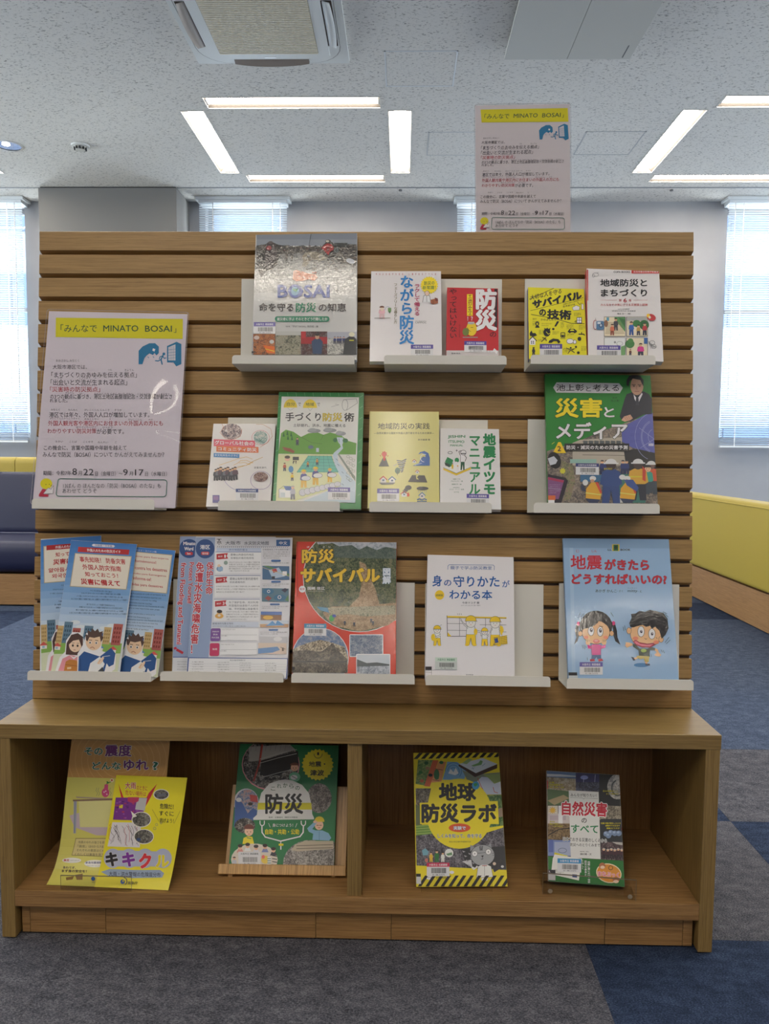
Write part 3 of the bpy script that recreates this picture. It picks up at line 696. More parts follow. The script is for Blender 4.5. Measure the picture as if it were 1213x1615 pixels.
# sheet-metal trays
tray_m = mat((232, 229, 220), .42)
def s_at(py, o, px=620):
    d = ray(px, py); P = S0+SN*o; t = (P-EYE).dot(SN)/d.dot(SN); return (EYE+d*t-P).dot(SU)
def x_at(px, py, o):
    d = ray(px, py); P = S0+SN*o; t = (P-EYE).dot(SN)/d.dot(SN); return (EYE+d*t).x
LIP = .083
TR = {}
def tray(nm, x0, x1, yt, yb, btop, label, ox=0):
    xm = (x0+x1)/2; o = LIP
    sb = s_at(yb, o, xm); st = s_at(yt, o, xm); X0, X1 = x_at(x0, yb, o), x_at(x1, yb, o); sB = s_at(btop, .003, xm)
    t_ = thing('display_tray', label, 'tray', SP((X0+X1)/2, sb, .04), 'white sheet-metal trays hooked on the slat wall')
    th = .0018
    def bx(name, a, c, bev=.0006):
        b = MB(); b.box(a, c, tray_m, bev); return b.build(name, t_, lambda v: SP(v[0], v[2], v[1]))
    bx('back_plate', (X0+ox, .0012, sb), (X1+ox, .0030, sB)); bx('shelf', (X0, .0032, sb), (X1, LIP-.001, sb+th))
    # front lip with rounded upper corners
    b = MB(); r = .006; P = []
    for cx, a in ((X1-r, 0), (X0+r, 90)):
        for i in range(5): t = math.radians(a+22.5*i); P.append((cx+r*math.cos(t), st-r+r*math.sin(t)))
    P = [(X0, sb), (X1, sb)]+P; n = len(P)
    b.add([(x, LIP-th, z) for x, z in P]+[(x, LIP, z) for x, z in P], [(i, (i+1) % n, n+(i+1) % n, n+i) for i in range(n)]+[tuple(range(n))[::-1], tuple(range(n, 2*n))], tray_m)
    b.build('lip', t_, lambda v: SP(v[0], v[2], v[1]))
    for hx in (X0+.03+ox, X1-.03+ox):     # hooks in the slot behind
        s_h = min((TOP-PT*k-.0446 for k in range(19)), key=lambda q: abs(q-(sB-.03)))
        b = MB(); b.box((hx-.01, -.009, s_h), (hx+.01, .0012, s_h+.002), tray_m); b.box((hx-.01, -.0105, s_h), (hx+.01, -.009, s_h+.0035), tray_m); b.build('hook', t_, lambda v: SP(v[0], v[2], v[1]))
    TR[nm] = sb+th; return t_
for a in (('a1', 366, 559, 560.5, 574, 440, 'white tray on the top row at left, holding the flood photo book'),
          ('a2', 605.6, 799, 560.5, 574.5, 440, 'white tray on the top row in the middle, under the white and red books'),
          ('a3', 837, 1034, 560, 574.3, 440, 'white tray on the top row at right, under the yellow and white books'),
          ('b0', 50, 243, 787, 803, 660, 'white tray at far left holding the laminated poster', .0),
          ('b1', 343.5, 536, 790, 805.6, 659, 'white tray on the middle row under the green-edged book'),
          ('b2', 582.5, 775.4, 792, 808, 662, 'white tray on the middle row under the pale yellow book'),
          ('b3', 841.8, 1040.6, 793.6, 809.4, 662, 'white tray on the middle row at right, under the green media book'),
          ('c1', 43, 238, 1059, 1074, 913, 'white tray at the lower left holding the slanting leaflets'),
          ('c2', 252.5, 446.8, 1060, 1075, 914, 'white tray on the bottom row holding the flooding maps'),
          ('c3', 459.4, 654, 1062.5, 1078, 918, 'white tray on the bottom row under the red landslide book'),
          ('c4', 671.4, 868.2, 1066, 1082, 921, 'white tray on the bottom row under the plain white book'),
          ('c5', 894, 1094, 1071, 1087.5, 921, 'white tray on the bottom row at right, under the light blue book')):
    tray(*a[:6], a[6], a[7] if len(a) > 7 else 0)

# ================================================================ books
def plane_on_tray(key, TL, ob, th):
    """sheet plane: bottom line at height TR[key], ob in front of the slats, top leaning on the wall at th+.004"""
    sb = TR[key]; lo, hi = 0.0, .9
    for _ in range(40):
        be = (lo+hi)/2; v = (SU*math.cos(be)-SN*math.sin(be)); n = Vector((1, 0, 0)).cross(v); P = SP(0, sb, ob)
        d = ray(*TL); t = (P-EYE).dot(n)/d.dot(n); q = EYE+d*t; o = (q-S0).dot(SN)
        if o > th+.004: lo = be
        else: hi = be
    return P, v, n, be
def sheet(key, TL, TR_, BL, BR, ob=.078, th=.012, drop=True, plane=None):
    P, v, n, be = plane or plane_on_tray(key, TL, ob, th)
    if plane is None: P = P+SU*(th*math.sin(be)+.0004)
    u0 = Vector((1, 0, 0)) if plane is None else v.cross(n)
    def hit(p): d = ray(*p); t = (P-EYE).dot(n)/d.dot(n); q = EYE+d*t-P; return q.dot(u0), q.dot(v)
    tl, tr, bl, br = map(hit, (TL, TR_, BL, BR))
    a = math.atan2(tr[1]-tl[1], tr[0]-tl[0]); a2 = math.atan2(-( (tl[0]-bl[0])/(tl[1]-bl[1]) + (tr[0]-br[0])/(tr[1]-br[1]))/2, 1)
    a = a2*.6+a*.4
    U = u0*math.cos(a)+v*math.sin(a); V = v*math.cos(a)-u0*math.sin(a)
    def loc(p): q = u0*p[0]+v*p[1]; return q.dot(U), q.dot(V)
    tl, tr, bl, br = map(loc, (tl, tr, bl, br))
    x0 = (tl[0]+bl[0])/2; x1 = (tr[0]+br[0])/2; top = (tl[1]+tr[1])/2
    if drop:       # lowest corner rests on the tray (v = 0)
        # corner heights along v: V-coordinate b at x -> height = a_*sin + b*cos
        bot = max((0-x*math.sin(a))/math.cos(a) for x in (x0, x1))
    else: bot = (bl[1]+br[1])/2
    return Flat(P+U*x0+V*bot, U, V, x1-x0, top-bot)
def book(name, label, F, th, cover, film=0, spine=None, hard=False, cat='book', group='disaster books on the display', pages=(232, 226, 212), rough=.5):
    base = F.w(F.W/2, 0, -th/2)
    t_ = thing(name, label, cat, base, group)
    cm_ = mat(cover, rough, film=film); sm_ = mat(spine or cover, rough, film=film); pm_ = mat(pages, .8)
    xf = lambda v: F.w(v[0], v[1], v[2])
    c = .0022 if hard else .0005; ins = .003 if hard else .0004
    b = MB(); b.box((0, 0, -c), (F.W, F.H, 0), cm_, c*.35); b.build('front_cover', t_, xf)
    b = MB(); b.box((0, 0, -th), (F.W, F.H, -th+c), cm_, c*.35); b.build('back_cover', t_, xf)
    b = MB(); b.box((0, .0001, -th+c), (.0012, F.H-.0001, -c), sm_); b.build('spine', t_, xf)
    b = MB(); b.box((.0013, ins, -th+c+.0001), (F.W-ins, F.H-ins, -c-.0001), pm_); b.build('page_block', t_, xf)
    return t_
def cp(ox, oy, k, *pts): return [(ox+x/k, oy+y/k) for x, y in pts]
CL = (230, 226, 228)
GR = 'disaster books on the display'
RED, WHT, BLK, GRN, BLU = (196, 42, 52), (240, 238, 240), (30, 30, 34), (20, 120, 66), (20, 108, 186)
YL = (250, 226, 20)
# ---- top row: large photo book with crinkled film
C = (360, 360, 5.054)
F = sheet('a1', *cp(*C, (207, 45), (1026, 45), (200, 1000), (1027, 1140)), th=.012)
t_ = book('picture_book', 'large grey flood photograph book reaching the top edge of the slat wall', F, .012, (196, 200, 206), 3, hard=True)
A = Art(F, *C, film=2.6)
A.R((208, 208, 206), 200, 40, 1030, 1150)
for q, (c0, c1, c2) in enumerate((((84, 84, 84), (128, 128, 126), (176, 176, 172)), ((96, 96, 96), (146, 146, 143), (190, 190, 186)), ((124, 124, 122), (170, 170, 168), (206, 206, 202)), ((160, 160, 158), (192, 192, 190), (214, 214, 210)))):
    A.R(photo_mat((c0, c1, c2), 110, film=2.6), 200, 150+q*90, 1030, 245+q*90)
A.R((126, 134, 148), 225, 40, 1030, 140); A.R((140, 148, 160), 225, 90, 1030, 135)
dk = photo_mat(((16, 16, 18), (40, 38, 36), (78, 72, 66), (140, 134, 124)), 130, film=2.6)
A.Pg(dk, [(225, 140), (260, 132), (300, 128), (320, 110), (345, 104), (375, 122), (400, 132), (440, 138), (480, 136), (520, 150), (560, 142), (600, 138), (640, 152), (700, 140), (740, 152), (770, 122), (790, 100), (830, 112), (850, 134), (900, 124), (950, 128), (1028, 130), (1028, 290), (980, 292), (930, 276), (900, 282), (860, 250), (800, 262), (740, 240), (690, 252), (640, 235), (600, 210), (560, 196), (520, 205), (515, 262), (500, 262), (495, 205), (478, 205), (472, 262), (460, 262), (455, 205), (420, 215), (400, 250), (392, 290), (350, 330), (300, 340), (262, 400), (240, 330), (225, 320)])
A.Pg(photo_mat(((96, 88, 72), (150, 140, 120), (186, 180, 160)), 130, film=2.6), [(590, 225), (610, 200), (650, 188), (700, 190), (745, 205), (790, 240), (740, 262), (700, 252), (650, 262), (615, 320), (588, 300), (600, 265)])
rg = random.Random(11)
for i in range(120):
    x, y = rg.uniform(600, 1020), rg.uniform(210, 330); c = rg.choice(((40, 40, 44), (90, 84, 74), (170, 166, 158), (120, 110, 100), (60, 66, 80), (200, 198, 190))); w = rg.uniform(8, 30); h = rg.uniform(3, 9); t = rg.uniform(-8, 8)
    A.Pg(c, [(x, y), (x+w, y+t), (x+w*.9, y+t+h), (x-2, y+h)]); A.z -= STEP*.6
for i in range(70):
    x, y = rg.uniform(228, 400), rg.uniform(170, 380); c = rg.choice(((30, 28, 32), (70, 66, 66), (130, 126, 124), (170, 168, 164))); w = rg.uniform(5, 18); A.Pg(c, [(x, y), (x+w, y+rg.uniform(-3, 3)), (x+w, y+6), (x, y+5)]); A.z -= STEP*.6
for i in range(60):
    x, y = rg.uniform(225, 1020), rg.uniform(138, 180); c = rg.choice(((24, 26, 28), (60, 60, 56), (90, 84, 80), (150, 150, 150), (110, 60, 56))); A.R(c, x, y, x+rg.uniform(4, 14), y+rg.uniform(4, 12)); A.z -= STEP*.6
A.up(); A.Pg((170, 52, 54), [(742, 160), (765, 138), (790, 122), (822, 130), (842, 152), (838, 178), (812, 190), (800, 218), (780, 200), (765, 182)]); A.Pg((120, 34, 38), [(780, 150), (810, 150), (806, 190), (786, 186)])
A.E((60, 54, 52), 796, 108, 22, 15); A.E((200, 196, 186), 792, 106, 14, 9); A.E((120, 132, 130), 862, 178, 18, 20); A.E((60, 66, 66), 862, 178, 10, 12); A.E((200, 206, 214), 975, 265, 36, 20, 20)
A.Ln((40, 40, 45), [(660, 50), (645, 140), (650, 190)], 4); A.R((40, 46, 46), 845, 120, 950, 150)
A.Pg((52, 40, 44), [(296, 160), (318, 118), (340, 106), (372, 132), (388, 200), (385, 270), (345, 320), (300, 330), (288, 250)]); A.E((140, 52, 56), 325, 160, 22, 18); A.E((90, 80, 80), 338, 118, 18, 12)
rg = random.Random(3)
A.Pg((224, 150, 116), [(520, 345), (545, 335), (600, 350), (640, 365), (700, 368), (712, 395), (690, 420), (640, 410), (600, 422), (540, 425), (515, 410)])
for i in range(26): x, y = rg.uniform(520, 690), rg.uniform(345, 410); A.Pg(rg.choice(((214, 110, 76), (230, 200, 180), (200, 90, 60))), [(x, y), (x+16, y+3), (x+14, y+9), (x+2, y+8)]); A.z -= STEP*.6
A.up()
A.T((44, 74, 160), 'BOSAI', 390, 450, 812, 560, .05); A.E((44, 74, 160), 533, 505, 52, 55); A.E((120, 170, 200), 533, 505, 32, 36); A.Pg((40, 140, 60), [(512, 480), (540, 490), (560, 480), (545, 512), (520, 500)])
A.T((58, 50, 52), '命を守る', 245, 598, 522, 668, .03); A.T((12, 128, 92), '防災', 538, 595, 705, 674, .04); A.T((58, 50, 52), 'の知恵', 720, 600, 942, 668, .03)
A.rr((18, 128, 92), 373, 704, 808, 748, 20); A.T(WHT, '被災者に学ぶ そのときどう行動したか', 390, 713, 792, 740, .02)
A.T((70, 70, 75), 'NHK「学ぼうBOSAI」制作班・編', 460, 777, 718, 794, .01)
A.R(photo_mat(((60, 44, 34), (150, 80, 44), (214, 130, 60), (120, 90, 80)), 120, film=2.6), 200, 846, 375, 1010)
A.E((220, 200, 190), 228, 875, 22, 16); A.E((226, 222, 216), 348, 908, 18, 16); A.Pg((232, 110, 30), [(280, 935), (370, 945), (375, 1000), (310, 995)]); A.Ln((244, 220, 60), [(300, 965), (370, 985)], 6)
A.R(photo_mat(((70, 72, 60), (130, 128, 108), (176, 172, 150), (140, 130, 110)), 90, film=2.6), 378, 830, 580, 1010); A.R((196, 196, 192), 378, 825, 580, 856)
A.R(photo_mat(((50, 40, 42), (90, 40, 40), (110, 110, 110)), 90, film=2.6), 580, 826, 790, 1010); A.R((170, 32, 40), 580, 870, 790, 925); A.R((190, 36, 44), 582, 826, 620, 880)
A.Pg((48, 72, 108), [(665, 905), (690, 885), (735, 885), (755, 910), (745, 1005), (675, 1005)]); A.E((205, 160, 130), 710, 868, 17, 20); A.E((40, 34, 34), 710, 853, 17, 9)
A.R((176, 178, 190), 790, 830, 1030, 1010); A.R(photo_mat(((90, 92, 96), (170, 168, 160), (214, 212, 205)), 90, film=2.6), 790, 880, 1030, 1010)
for i, x in enumerate((850, 875, 895, 922)): A.fig(x, 925, 58, hair=(40, 50, 90), top=(44, 56, 110))
A.Pg((44, 48, 52), [(930, 890), (965, 865), (1005, 870), (1030, 900), (1030, 1010), (915, 1010)]); A.E((222, 218, 190), 985, 850, 24, 18); A.R((214, 210, 60), 965, 893, 1002, 902)
A.sticker(206, 753, 378, 845)
A.R((30, 30, 34), 156, 985, 208, 1000)
A.done(t_)
# ---- white book with blue title
C = (570, 410, 5.054)
F = sheet('a2', *cp(*C, (70, 87), (636, 92), (73, 850), (641, 755)), th=.013)
t_ = book('paperback', 'white paperback with a large blue vertical title and a yellow badge', F, .013, (236, 232, 234), 1)
A = Art(F, *C, film=1)
for i, ch in enumerate('PHASEFREE LIFESTYLE'):
    if ch != ' ': A.T((190, 90, 96), ch, 116+i*26.2, 107, 124+i*26.2, 122, .02)
A.V((22, 130, 205), 'ながら', 305, 122, 418, 440, .045); A.V((22, 130, 205), '防災', 300, 440, 422, 676, .045)
A.V((186, 30, 90), 'ラクして備える', 420, 190, 468, 447, .03)
A.V((120, 110, 60), 'フェーズフリーな暮らし方', 258, 186, 288, 510, .01)
A.star(YL, 541, 203, 72, 22, .86); A.T((50, 110, 60), '防災の', 500, 172, 583, 204, .02, sl=-4); A.T((50, 110, 60), '新常識！', 488, 208, 592, 240, .02, sl=-4)
A.T((60, 60, 60), 'CAMMOC', 430, 492, 518, 508, .0); A.grey(430, 487, 515, 1, 1, 1)
A.fig(164, 470, 100, top=(238, 190, 200), leg=(226, 190, 196), hair=(110, 66, 50), wide=1.3); A.E((246, 226, 206), 164, 392, 15, 17); A.E((110, 66, 50), 164, 382, 20, 14, a0=180, a1=360); A.Ln((120, 110, 100), [(105, 466), (230, 464)], 3); A.R((120, 160, 100), 212, 384, 238, 412); A.Pg((60, 110, 60), [(215, 412), (235, 412), (226, 430)]); A.ring((120, 140, 190), 210, 400, 20, 26, 2, 16, 180, 320)
A.Pg((236, 236, 238), [(488, 340), (496, 290), (520, 275), (545, 290), (552, 336)]); A.Ln((70, 66, 66), [(488, 340), (496, 290), (520, 278), (545, 290), (552, 336)], 3); A.E((240, 210, 186), 524, 268, 18, 20); A.ring((70, 66, 66), 524, 268, 18, 20, 2.4); A.Ln((60, 56, 56), [(520, 290), (522, 335)], 3)
A.Pg((168, 96, 62), [(553, 320), (600, 308), (612, 320), (610, 348), (570, 356), (553, 346)]); A.Ln((70, 40, 34), [(553, 320), (572, 330), (570, 356)], 3); A.Pg((120, 50, 44), [(585, 302), (610, 310), (605, 335), (588, 326)])
A.sticker(394, 678, 572, 770)
A.done(t_)
# ---- small red book
F = sheet('a2', *cp(*C, (682, 218), (1090, 228), (678, 755), (1094, 755)), th=.014)
t_ = book('small_paperback', 'small red paperback with a white vertical title and a yellow chick', F, .014, (202, 34, 44), 1)
A = Art(F, *C, film=1)
A.R((40, 24, 28), 1060, 232, 1084, 540); A.R((206, 200, 200), 670, 722, 1100, 800)
A.V(WHT, '防災', 905, 228, 1080, 565, .06, oc=(150, 20, 30), ow=.03); A.T((40, 22, 26), 'の', 1024, 575, 1076, 616, .02)
A.V((42, 22, 26), 'やってはいけない', 700, 228, 764, 628, .012)
A.R(YL, 842, 274, 887, 446); A.V((130, 30, 40), 'その選択が命を守る', 848, 278, 884, 444, .03)
A.T(WHT, '！？', 845, 452, 888, 485, .03)
A.E((240, 206, 40), 878, 552, 42, 54); A.E((240, 206, 40), 878, 520, 33, 26); A.E((120, 130, 60), 832, 575, 26, 32); A.Ln((50, 60, 40), [(845, 540), (855, 560), (872, 572)], 3); A.Ln((50, 40, 30), [(872, 540), (890, 540)], 3); A.E((170, 170, 172), 875, 506, 28, 9); A.R((190, 190, 190), 850, 495, 900, 506); A.R((170, 150, 150), 808, 614, 928, 622); A.Ln((200, 120, 30), [(868, 604), (866, 618)], 5); A.Ln((200, 120, 30), [(890, 604), (892, 618)], 5)
A.V((120, 20, 30), '防災士協会監修', 776, 515, 790, 620, 0)
A.T((60, 60, 62), '監修 防災', 718, 740, 790, 752, .02); A.Pg(WHT, [(1040, 735), (1060, 705), (1086, 730), (1078, 752), (1062, 735)]); A.T(WHT, '新書', 1005, 722, 1045, 738, .02)
A.sticker(820, 648, 997, 736, sl=2)
A.done(t_)
# ---- yellow skills book
C = (810, 410, 4.665)
F = sheet('a3', *cp(*C, (113, 208), (530, 207), (107, 700), (529, 700)), th=.014)
t_ = book('small_paperback', 'bright yellow paperback crowded with black drawings', F, .014, (228, 220, 30), 1, spine=(40, 70, 160))
A = Art(F, *C, film=1)
A.fill((236, 226, 32)); A.R(WHT, 122, 726, 160, 800)
A.T(BLK, '大切な人を守る', 122, 260, 354, 298, .025, sl=-51)
A.Ln(BLK, [(118, 290), (290, 212), (300, 205)], 4)
A.T(BLK, 'サバイバル', 136, 300, 498, 360, .085, sl=-72, sk=6)
A.Ln(BLK, [(125, 374), (512, 278)], 3)
A.T(BLK, 'の', 188, 360, 240, 412, .06, sl=4); A.T(BLK, '技術', 246, 362, 426, 436, .06, sl=8)
A.Ln(BLK, [(130, 402), (300, 432), (425, 468), (520, 470)], 4)
A.T(BLK, '災害から自分と家族を守って', 366, 322, 506, 334, .01, sl=-36); A.T(BLK, '生き延びる', 362, 338, 452, 352, .02, sl=-18)
A.T(BLK, '防災士', 142, 430, 170, 440, .01); A.T(BLK, 'かのよしのり', 200, 432, 312, 448, .02, sl=2)
A.Pg(WHT, [(432, 352), (460, 336), (486, 345), (484, 370), (440, 372)]); A.Ln(BLK, [(432, 352), (460, 336), (486, 345), (484, 370), (440, 372), (432, 352)], 2); A.Pg(WHT, [(500, 325), (514, 325), (516, 365), (500, 366)]); A.Ln(BLK, [(500, 325), (514, 325), (516, 365), (500, 366), (500, 325)], 2); A.Ln(BLK, [(470, 312), (486, 330), (500, 318)], 3)
A.E(BLK, 174, 470, 14, 16); A.E((236, 226, 32), 174, 472, 7, 9); A.Pg(BLK, [(158, 500), (166, 484), (184, 484), (192, 500)]); A.grey(206, 470, 285, 2, 14, 2, BLK)
A.Pg(BLK, [(300, 490), (320, 452), (336, 455), (312, 492)]); A.E(BLK, 292, 510, 9, 8)
A.E(BLK, 245, 535, 26, 30); A.Pg(BLK, [(228, 520), (226, 500), (240, 512), (248, 498), (256, 512), (272, 500), (266, 525)]); A.Ln((236, 226, 32), [(240, 530), (255, 548), (268, 540)], 4)
A.R(WHT, 466, 425, 500, 466); A.Ln(BLK, [(466, 425), (500, 425), (500, 466), (466, 466), (466, 425)], 4); A.Ln(BLK, [(483, 425), (483, 466)], 3); A.Ln(BLK, [(466, 445), (500, 445)], 3); A.Ln(BLK, [(448, 458), (460, 448), (456, 465)], 3)
A.Pg(BLK, [(400, 525), (412, 510), (445, 508), (466, 524), (464, 534), (398, 534)]); A.E(BLK, 414, 534, 7); A.E(BLK, 450, 534, 7); A.Pg((236, 226, 32), [(415, 523), (420, 514), (440, 513), (448, 523)])
A.rr(BLK, 345, 535, 380, 572, 6); A.R((236, 226, 32), 350, 541, 375, 553); A.Ln(BLK, [(345, 580), (380, 580)], 3); A.E((236, 226, 32), 354, 562, 3); A.E((236, 226, 32), 371, 562, 3)
A.Pg(WHT, [(112, 595), (140, 566), (166, 596), (160, 596), (160, 626), (118, 626), (118, 596)]); A.Ln(BLK, [(108, 598), (140, 566), (170, 598)], 6); A.R(BLK, 128, 598, 136, 606); A.R(BLK, 142, 598, 150, 606); A.R(BLK, 128, 610, 136, 618); A.R(BLK, 142, 610, 150, 618); A.Pg(BLK, [(120, 560), (118, 540), (132, 520), (140, 540), (160, 540), (172, 556), (150, 566)])
A.Ln(BLK, [(205, 604), (238, 572)], 5); A.Ln(BLK, [(212, 574), (232, 578), (242, 596)], 6)
A.Pg(BLK, [(255, 612), (262, 595), (290, 580), (330, 585), (345, 605), (330, 618), (318, 600), (295, 598), (280, 612)])
A.rr(WHT, 390, 582, 440, 618, 12); A.ring(BLK, 415, 600, 25, 18, 3); A.E(WHT, 450, 605, 12, 14); A.ring(BLK, 450, 605, 12, 14, 3)
A.E(BLK, 484, 583, 14, 15); A.Ln(BLK, [(480, 548), (515, 548), (522, 556)], 7); A.Ln(BLK, [(500, 535), (500, 550)], 6)
A.fig(147, 704, 60, BLK, BLK, BLK, BLK); A.E(BLK, 420, 650, 7); A.Ln(BLK, [(388, 650), (420, 664), (445, 655)], 5); A.Ln(BLK, [(420, 664), (400, 690)], 5); A.Ln(BLK, [(425, 668), (448, 684)], 5); A.star(BLK, 458, 642, 10, 8, .6); A.star(BLK, 476, 685, 14, 8, .6)
for x, y, n in ((185, 520, 4), (285, 530, 3), (345, 465, 5), (390, 480, 4), (445, 395, 3), (395, 550, 2), (480, 485, 4), (140, 455, 4), (498, 640, 4), (180, 590, 2), (362, 655, 4)): A.grey(x, y, x+(50 if n < 5 else 26), n, 9, 1.3, BLK, seed=x)
A.sticker(192, 622, 357, 720)
A.done(t_)
# ---- white book with four picture panels
F = sheet('a3', *cp(*C, (546, 72), (1083, 75), (541, 700), (1093, 780)), th=.016)
t_ = book('paperback', 'white paperback with four cartoon panels and a red tab', F, .016, (236, 232, 232), 1, spine=(206, 70, 62))
A = Art(F, *C, film=1)
A.R((214, 64, 60), 868, 74, 1084, 100); A.T(WHT, '自治体議会政策学会叢書', 884, 81, 1066, 94, .01); A.T((40, 40, 44), 'COPA BOOKS', 735, 82, 858, 96, .03)
A.R((210, 60, 58), 540, 72, 549, 300)
A.T(BLK, '地域防災と', 636, 140, 984, 198, .05); A.T(BLK, 'まちづくり', 640, 214, 984, 272, .05)
A.Ln((200, 80, 84), [(642, 296), (760, 297)], 1.5); A.Ln((200, 80, 84), [(882, 297), (984, 297)], 1.5); A.T((196, 66, 74), '第', 774, 289, 796, 307, .01); A.T((196, 50, 60), '6', 807, 283, 833, 314, .03); A.T((196, 66, 74), '版', 846, 289, 866, 307, .01)
A.T((202, 70, 74), 'みんなをその気にさせる災害図上訓練', 640, 322, 986, 340, .012)
A.T((60, 60, 64), '山口大学准教授', 768, 358, 852, 367, .01); A.T((60, 60, 64), '環境防災研究所 客員教授', 724, 372, 898, 381, .01); A.T((40, 40, 44), '瀧本 浩一（著）', 762, 391, 862, 403, .02)
A.ring((110, 110, 114), 603, 110, 22, 13, 2.4); A.ring((110, 110, 114), 588, 118, 9, 10, 2.4); A.Ln((110, 110, 114), [(600, 98), (625, 96)], 2)
for x0, y0, x1, y1 in ((668, 422, 820, 562), (832, 422, 984, 562), (668, 576, 820, 712), (832, 576, 984, 712)):
    A.R((70, 66, 60), x0-3, y0-3, x1+3, y1+3); A.R((238, 226, 196), x0, y0, x1, y1)
A.Pg((90, 150, 90), [(740, 422), (820, 422), (820, 530), (770, 470)]); A.Pg((64, 120, 70), [(770, 424), (820, 440), (820, 500)]); A.R((90, 160, 190), 684, 424, 702, 450)
for i in range(9): A.Ln((150, 120, 90), [(690-i*2, 462+i*10), (790+i*3, 462+i*10)], 3)
A.fig(752, 520, 90, top=(70, 70, 80), leg=(60, 60, 70)); A.fig(725, 556, 82, top=(220, 120, 90), leg=(150, 80, 60)); A.E((150, 110, 84), 680, 470, 14, 26)
A.R((180, 182, 180), 832, 424, 984, 450); A.E((50, 110, 60), 960, 480, 36, 36); A.E((60, 130, 70), 905, 470, 30, 26); A.fig(866, 556, 100, top=(60, 110, 190), leg=(50, 90, 160)); A.fig(918, 556, 76, top=(200, 160, 80)); A.fig(964, 556, 90, top=(190, 60, 70), hair=(60, 60, 60))
A.R((236, 238, 238), 668, 576, 820, 712); A.E((150, 152, 156), 745, 608, 8); A.ring((120, 120, 124), 780, 618, 22, 16, 2); A.Pg((120, 170, 110), [(788, 640), (820, 630), (820, 700), (790, 712)])
A.E((70, 130, 70), 855, 620, 34, 30); A.E((80, 140, 74), 860, 596, 20, 16); A.fig(858, 708, 50, top=(110, 70, 60)); A.fig(934, 716, 100, top=(222, 60, 150), hair=(40, 30, 30), wide=1.3); A.R((60, 110, 180), 958, 576, 984, 620)
A.rr((84, 128, 170), 608, 452, 664, 516, 8); A.E((60, 84, 120), 642, 484, 15, 16); A.E((190, 206, 220), 642, 484, 8, 9); A.R((214, 224, 232), 616, 458, 640, 474); A.ring((180, 60, 60), 600, 480, 14, 34, 4, 20, 60, 300); A.Ln((90, 90, 94), [(606, 452), (602, 430)], 2)
A.E((206, 56, 62), 1012, 425, 34, 24, 20); A.E((250, 206, 60), 990, 412, 12, 14); A.E((240, 230, 210), 1000, 425, 9, 10)
for a in range(6): A.Ln((60, 60, 64), [(992+a*9, 600+a*8), (1010+a*7, 655-a*3)], 2)
A.ring((60, 60, 64), 1018, 612, 20, 15, 2.4); A.ring((60, 60, 64), 1030, 640, 18, 15, 2.4)
A.sticker(612, 632, 785, 722, sl=1)
A.done(t_)
# ---- middle row: community book
C = (310, 600, 4.183)
F = sheet('b1', *cp(*C, (112, 282), (516, 290), (62, 835), (497, 795)), ob=.078, th=.016)
t_ = book('paperback', 'white paperback with hands, small round photos and pink and orange title bars', F, .016, (234, 230, 228), 1)
A = Art(F, *C, film=1)
pp = photo_mat(((50, 46, 60), (110, 96, 110), (190, 160, 150), (220, 215, 215)), 150, film=1)
A.E(pp, 232, 338, 68, 52); A.E(photo_mat(((60, 110, 100), (150, 180, 175), (220, 215, 205)), 150, film=1), 423, 378, 46, 44)
A.ring((196, 90, 90), 423, 378, 58, 48, 2); A.Ln((190, 120, 60), [(395, 290), (440, 292), (490, 320), (500, 370), (470, 410), (420, 440)], 2); A.Ln((200, 160, 60), [(437, 507), (370, 535), (330, 560), (270, 570)], 2.5); A.Ln((200, 110, 70), [(165, 282), (180, 310), (155, 345), (190, 385), (240, 392), (290, 370), (300, 320)], 2)
A.R((222, 92, 110), 114, 388, 386, 434, 10); A.T(WHT, 'グローバル社会の', 120, 396, 376, 424, .03, sl=8)
A.R((222, 112, 60), 131, 432, 409, 470, 8); A.T(WHT, 'コミュニティ防災', 142, 438, 398, 464, .03, sl=8)
A.R((60, 132, 190), 114, 480, 283, 506, 6); A.T(WHT, '多文化共生のさきに', 120, 485, 276, 501, .01, sl=4)
for q in ((150, 560, 210, 540, 280, 515, 330, 505, 370, 520), (170, 580, 230, 590, 290, 572, 340, 556, 372, 540), (290, 530, 330, 528, 372, 545), (280, 545, 320, 543, 355, 556), (245, 560, 268, 548, 290, 532)): A.Ln((222, 178, 80), list(zip(q[::2], q[1::2])), 2.5)
for i in range(9): A.fig(128+i*16, 662-(i % 3)*3, 76+(i % 3)*4, hair=(40, 38, 44), top=((60, 60, 70), (110, 110, 120), (90, 70, 80))[i % 3], leg=(50, 50, 60), wide=1.2)
A.T((60, 60, 64), '吉富志津代', 380, 570, 462, 583, .01)
A.ring((150, 120, 170), 425, 660, 68, 60, 2.5); A.E(photo_mat(((70, 50, 50), (130, 90, 84), (190, 170, 160)), 150, film=1), 425, 638, 48, 32); A.ring((110, 90, 170), 300, 600, 130, 130, 2, 24, 60, 150)
A.R((96, 90, 150), 107, 758, 152, 808); A.R((140, 110, 160), 112, 764, 146, 790)
A.sticker(260, 716, 408, 792, c=(40, 66, 130), st='大阪市立中央図書館', hb=.3, sl=2)
A.T((60, 60, 66), '大阪大学出版会', 170, 806, 250, 816, 0)
A.done(t_)
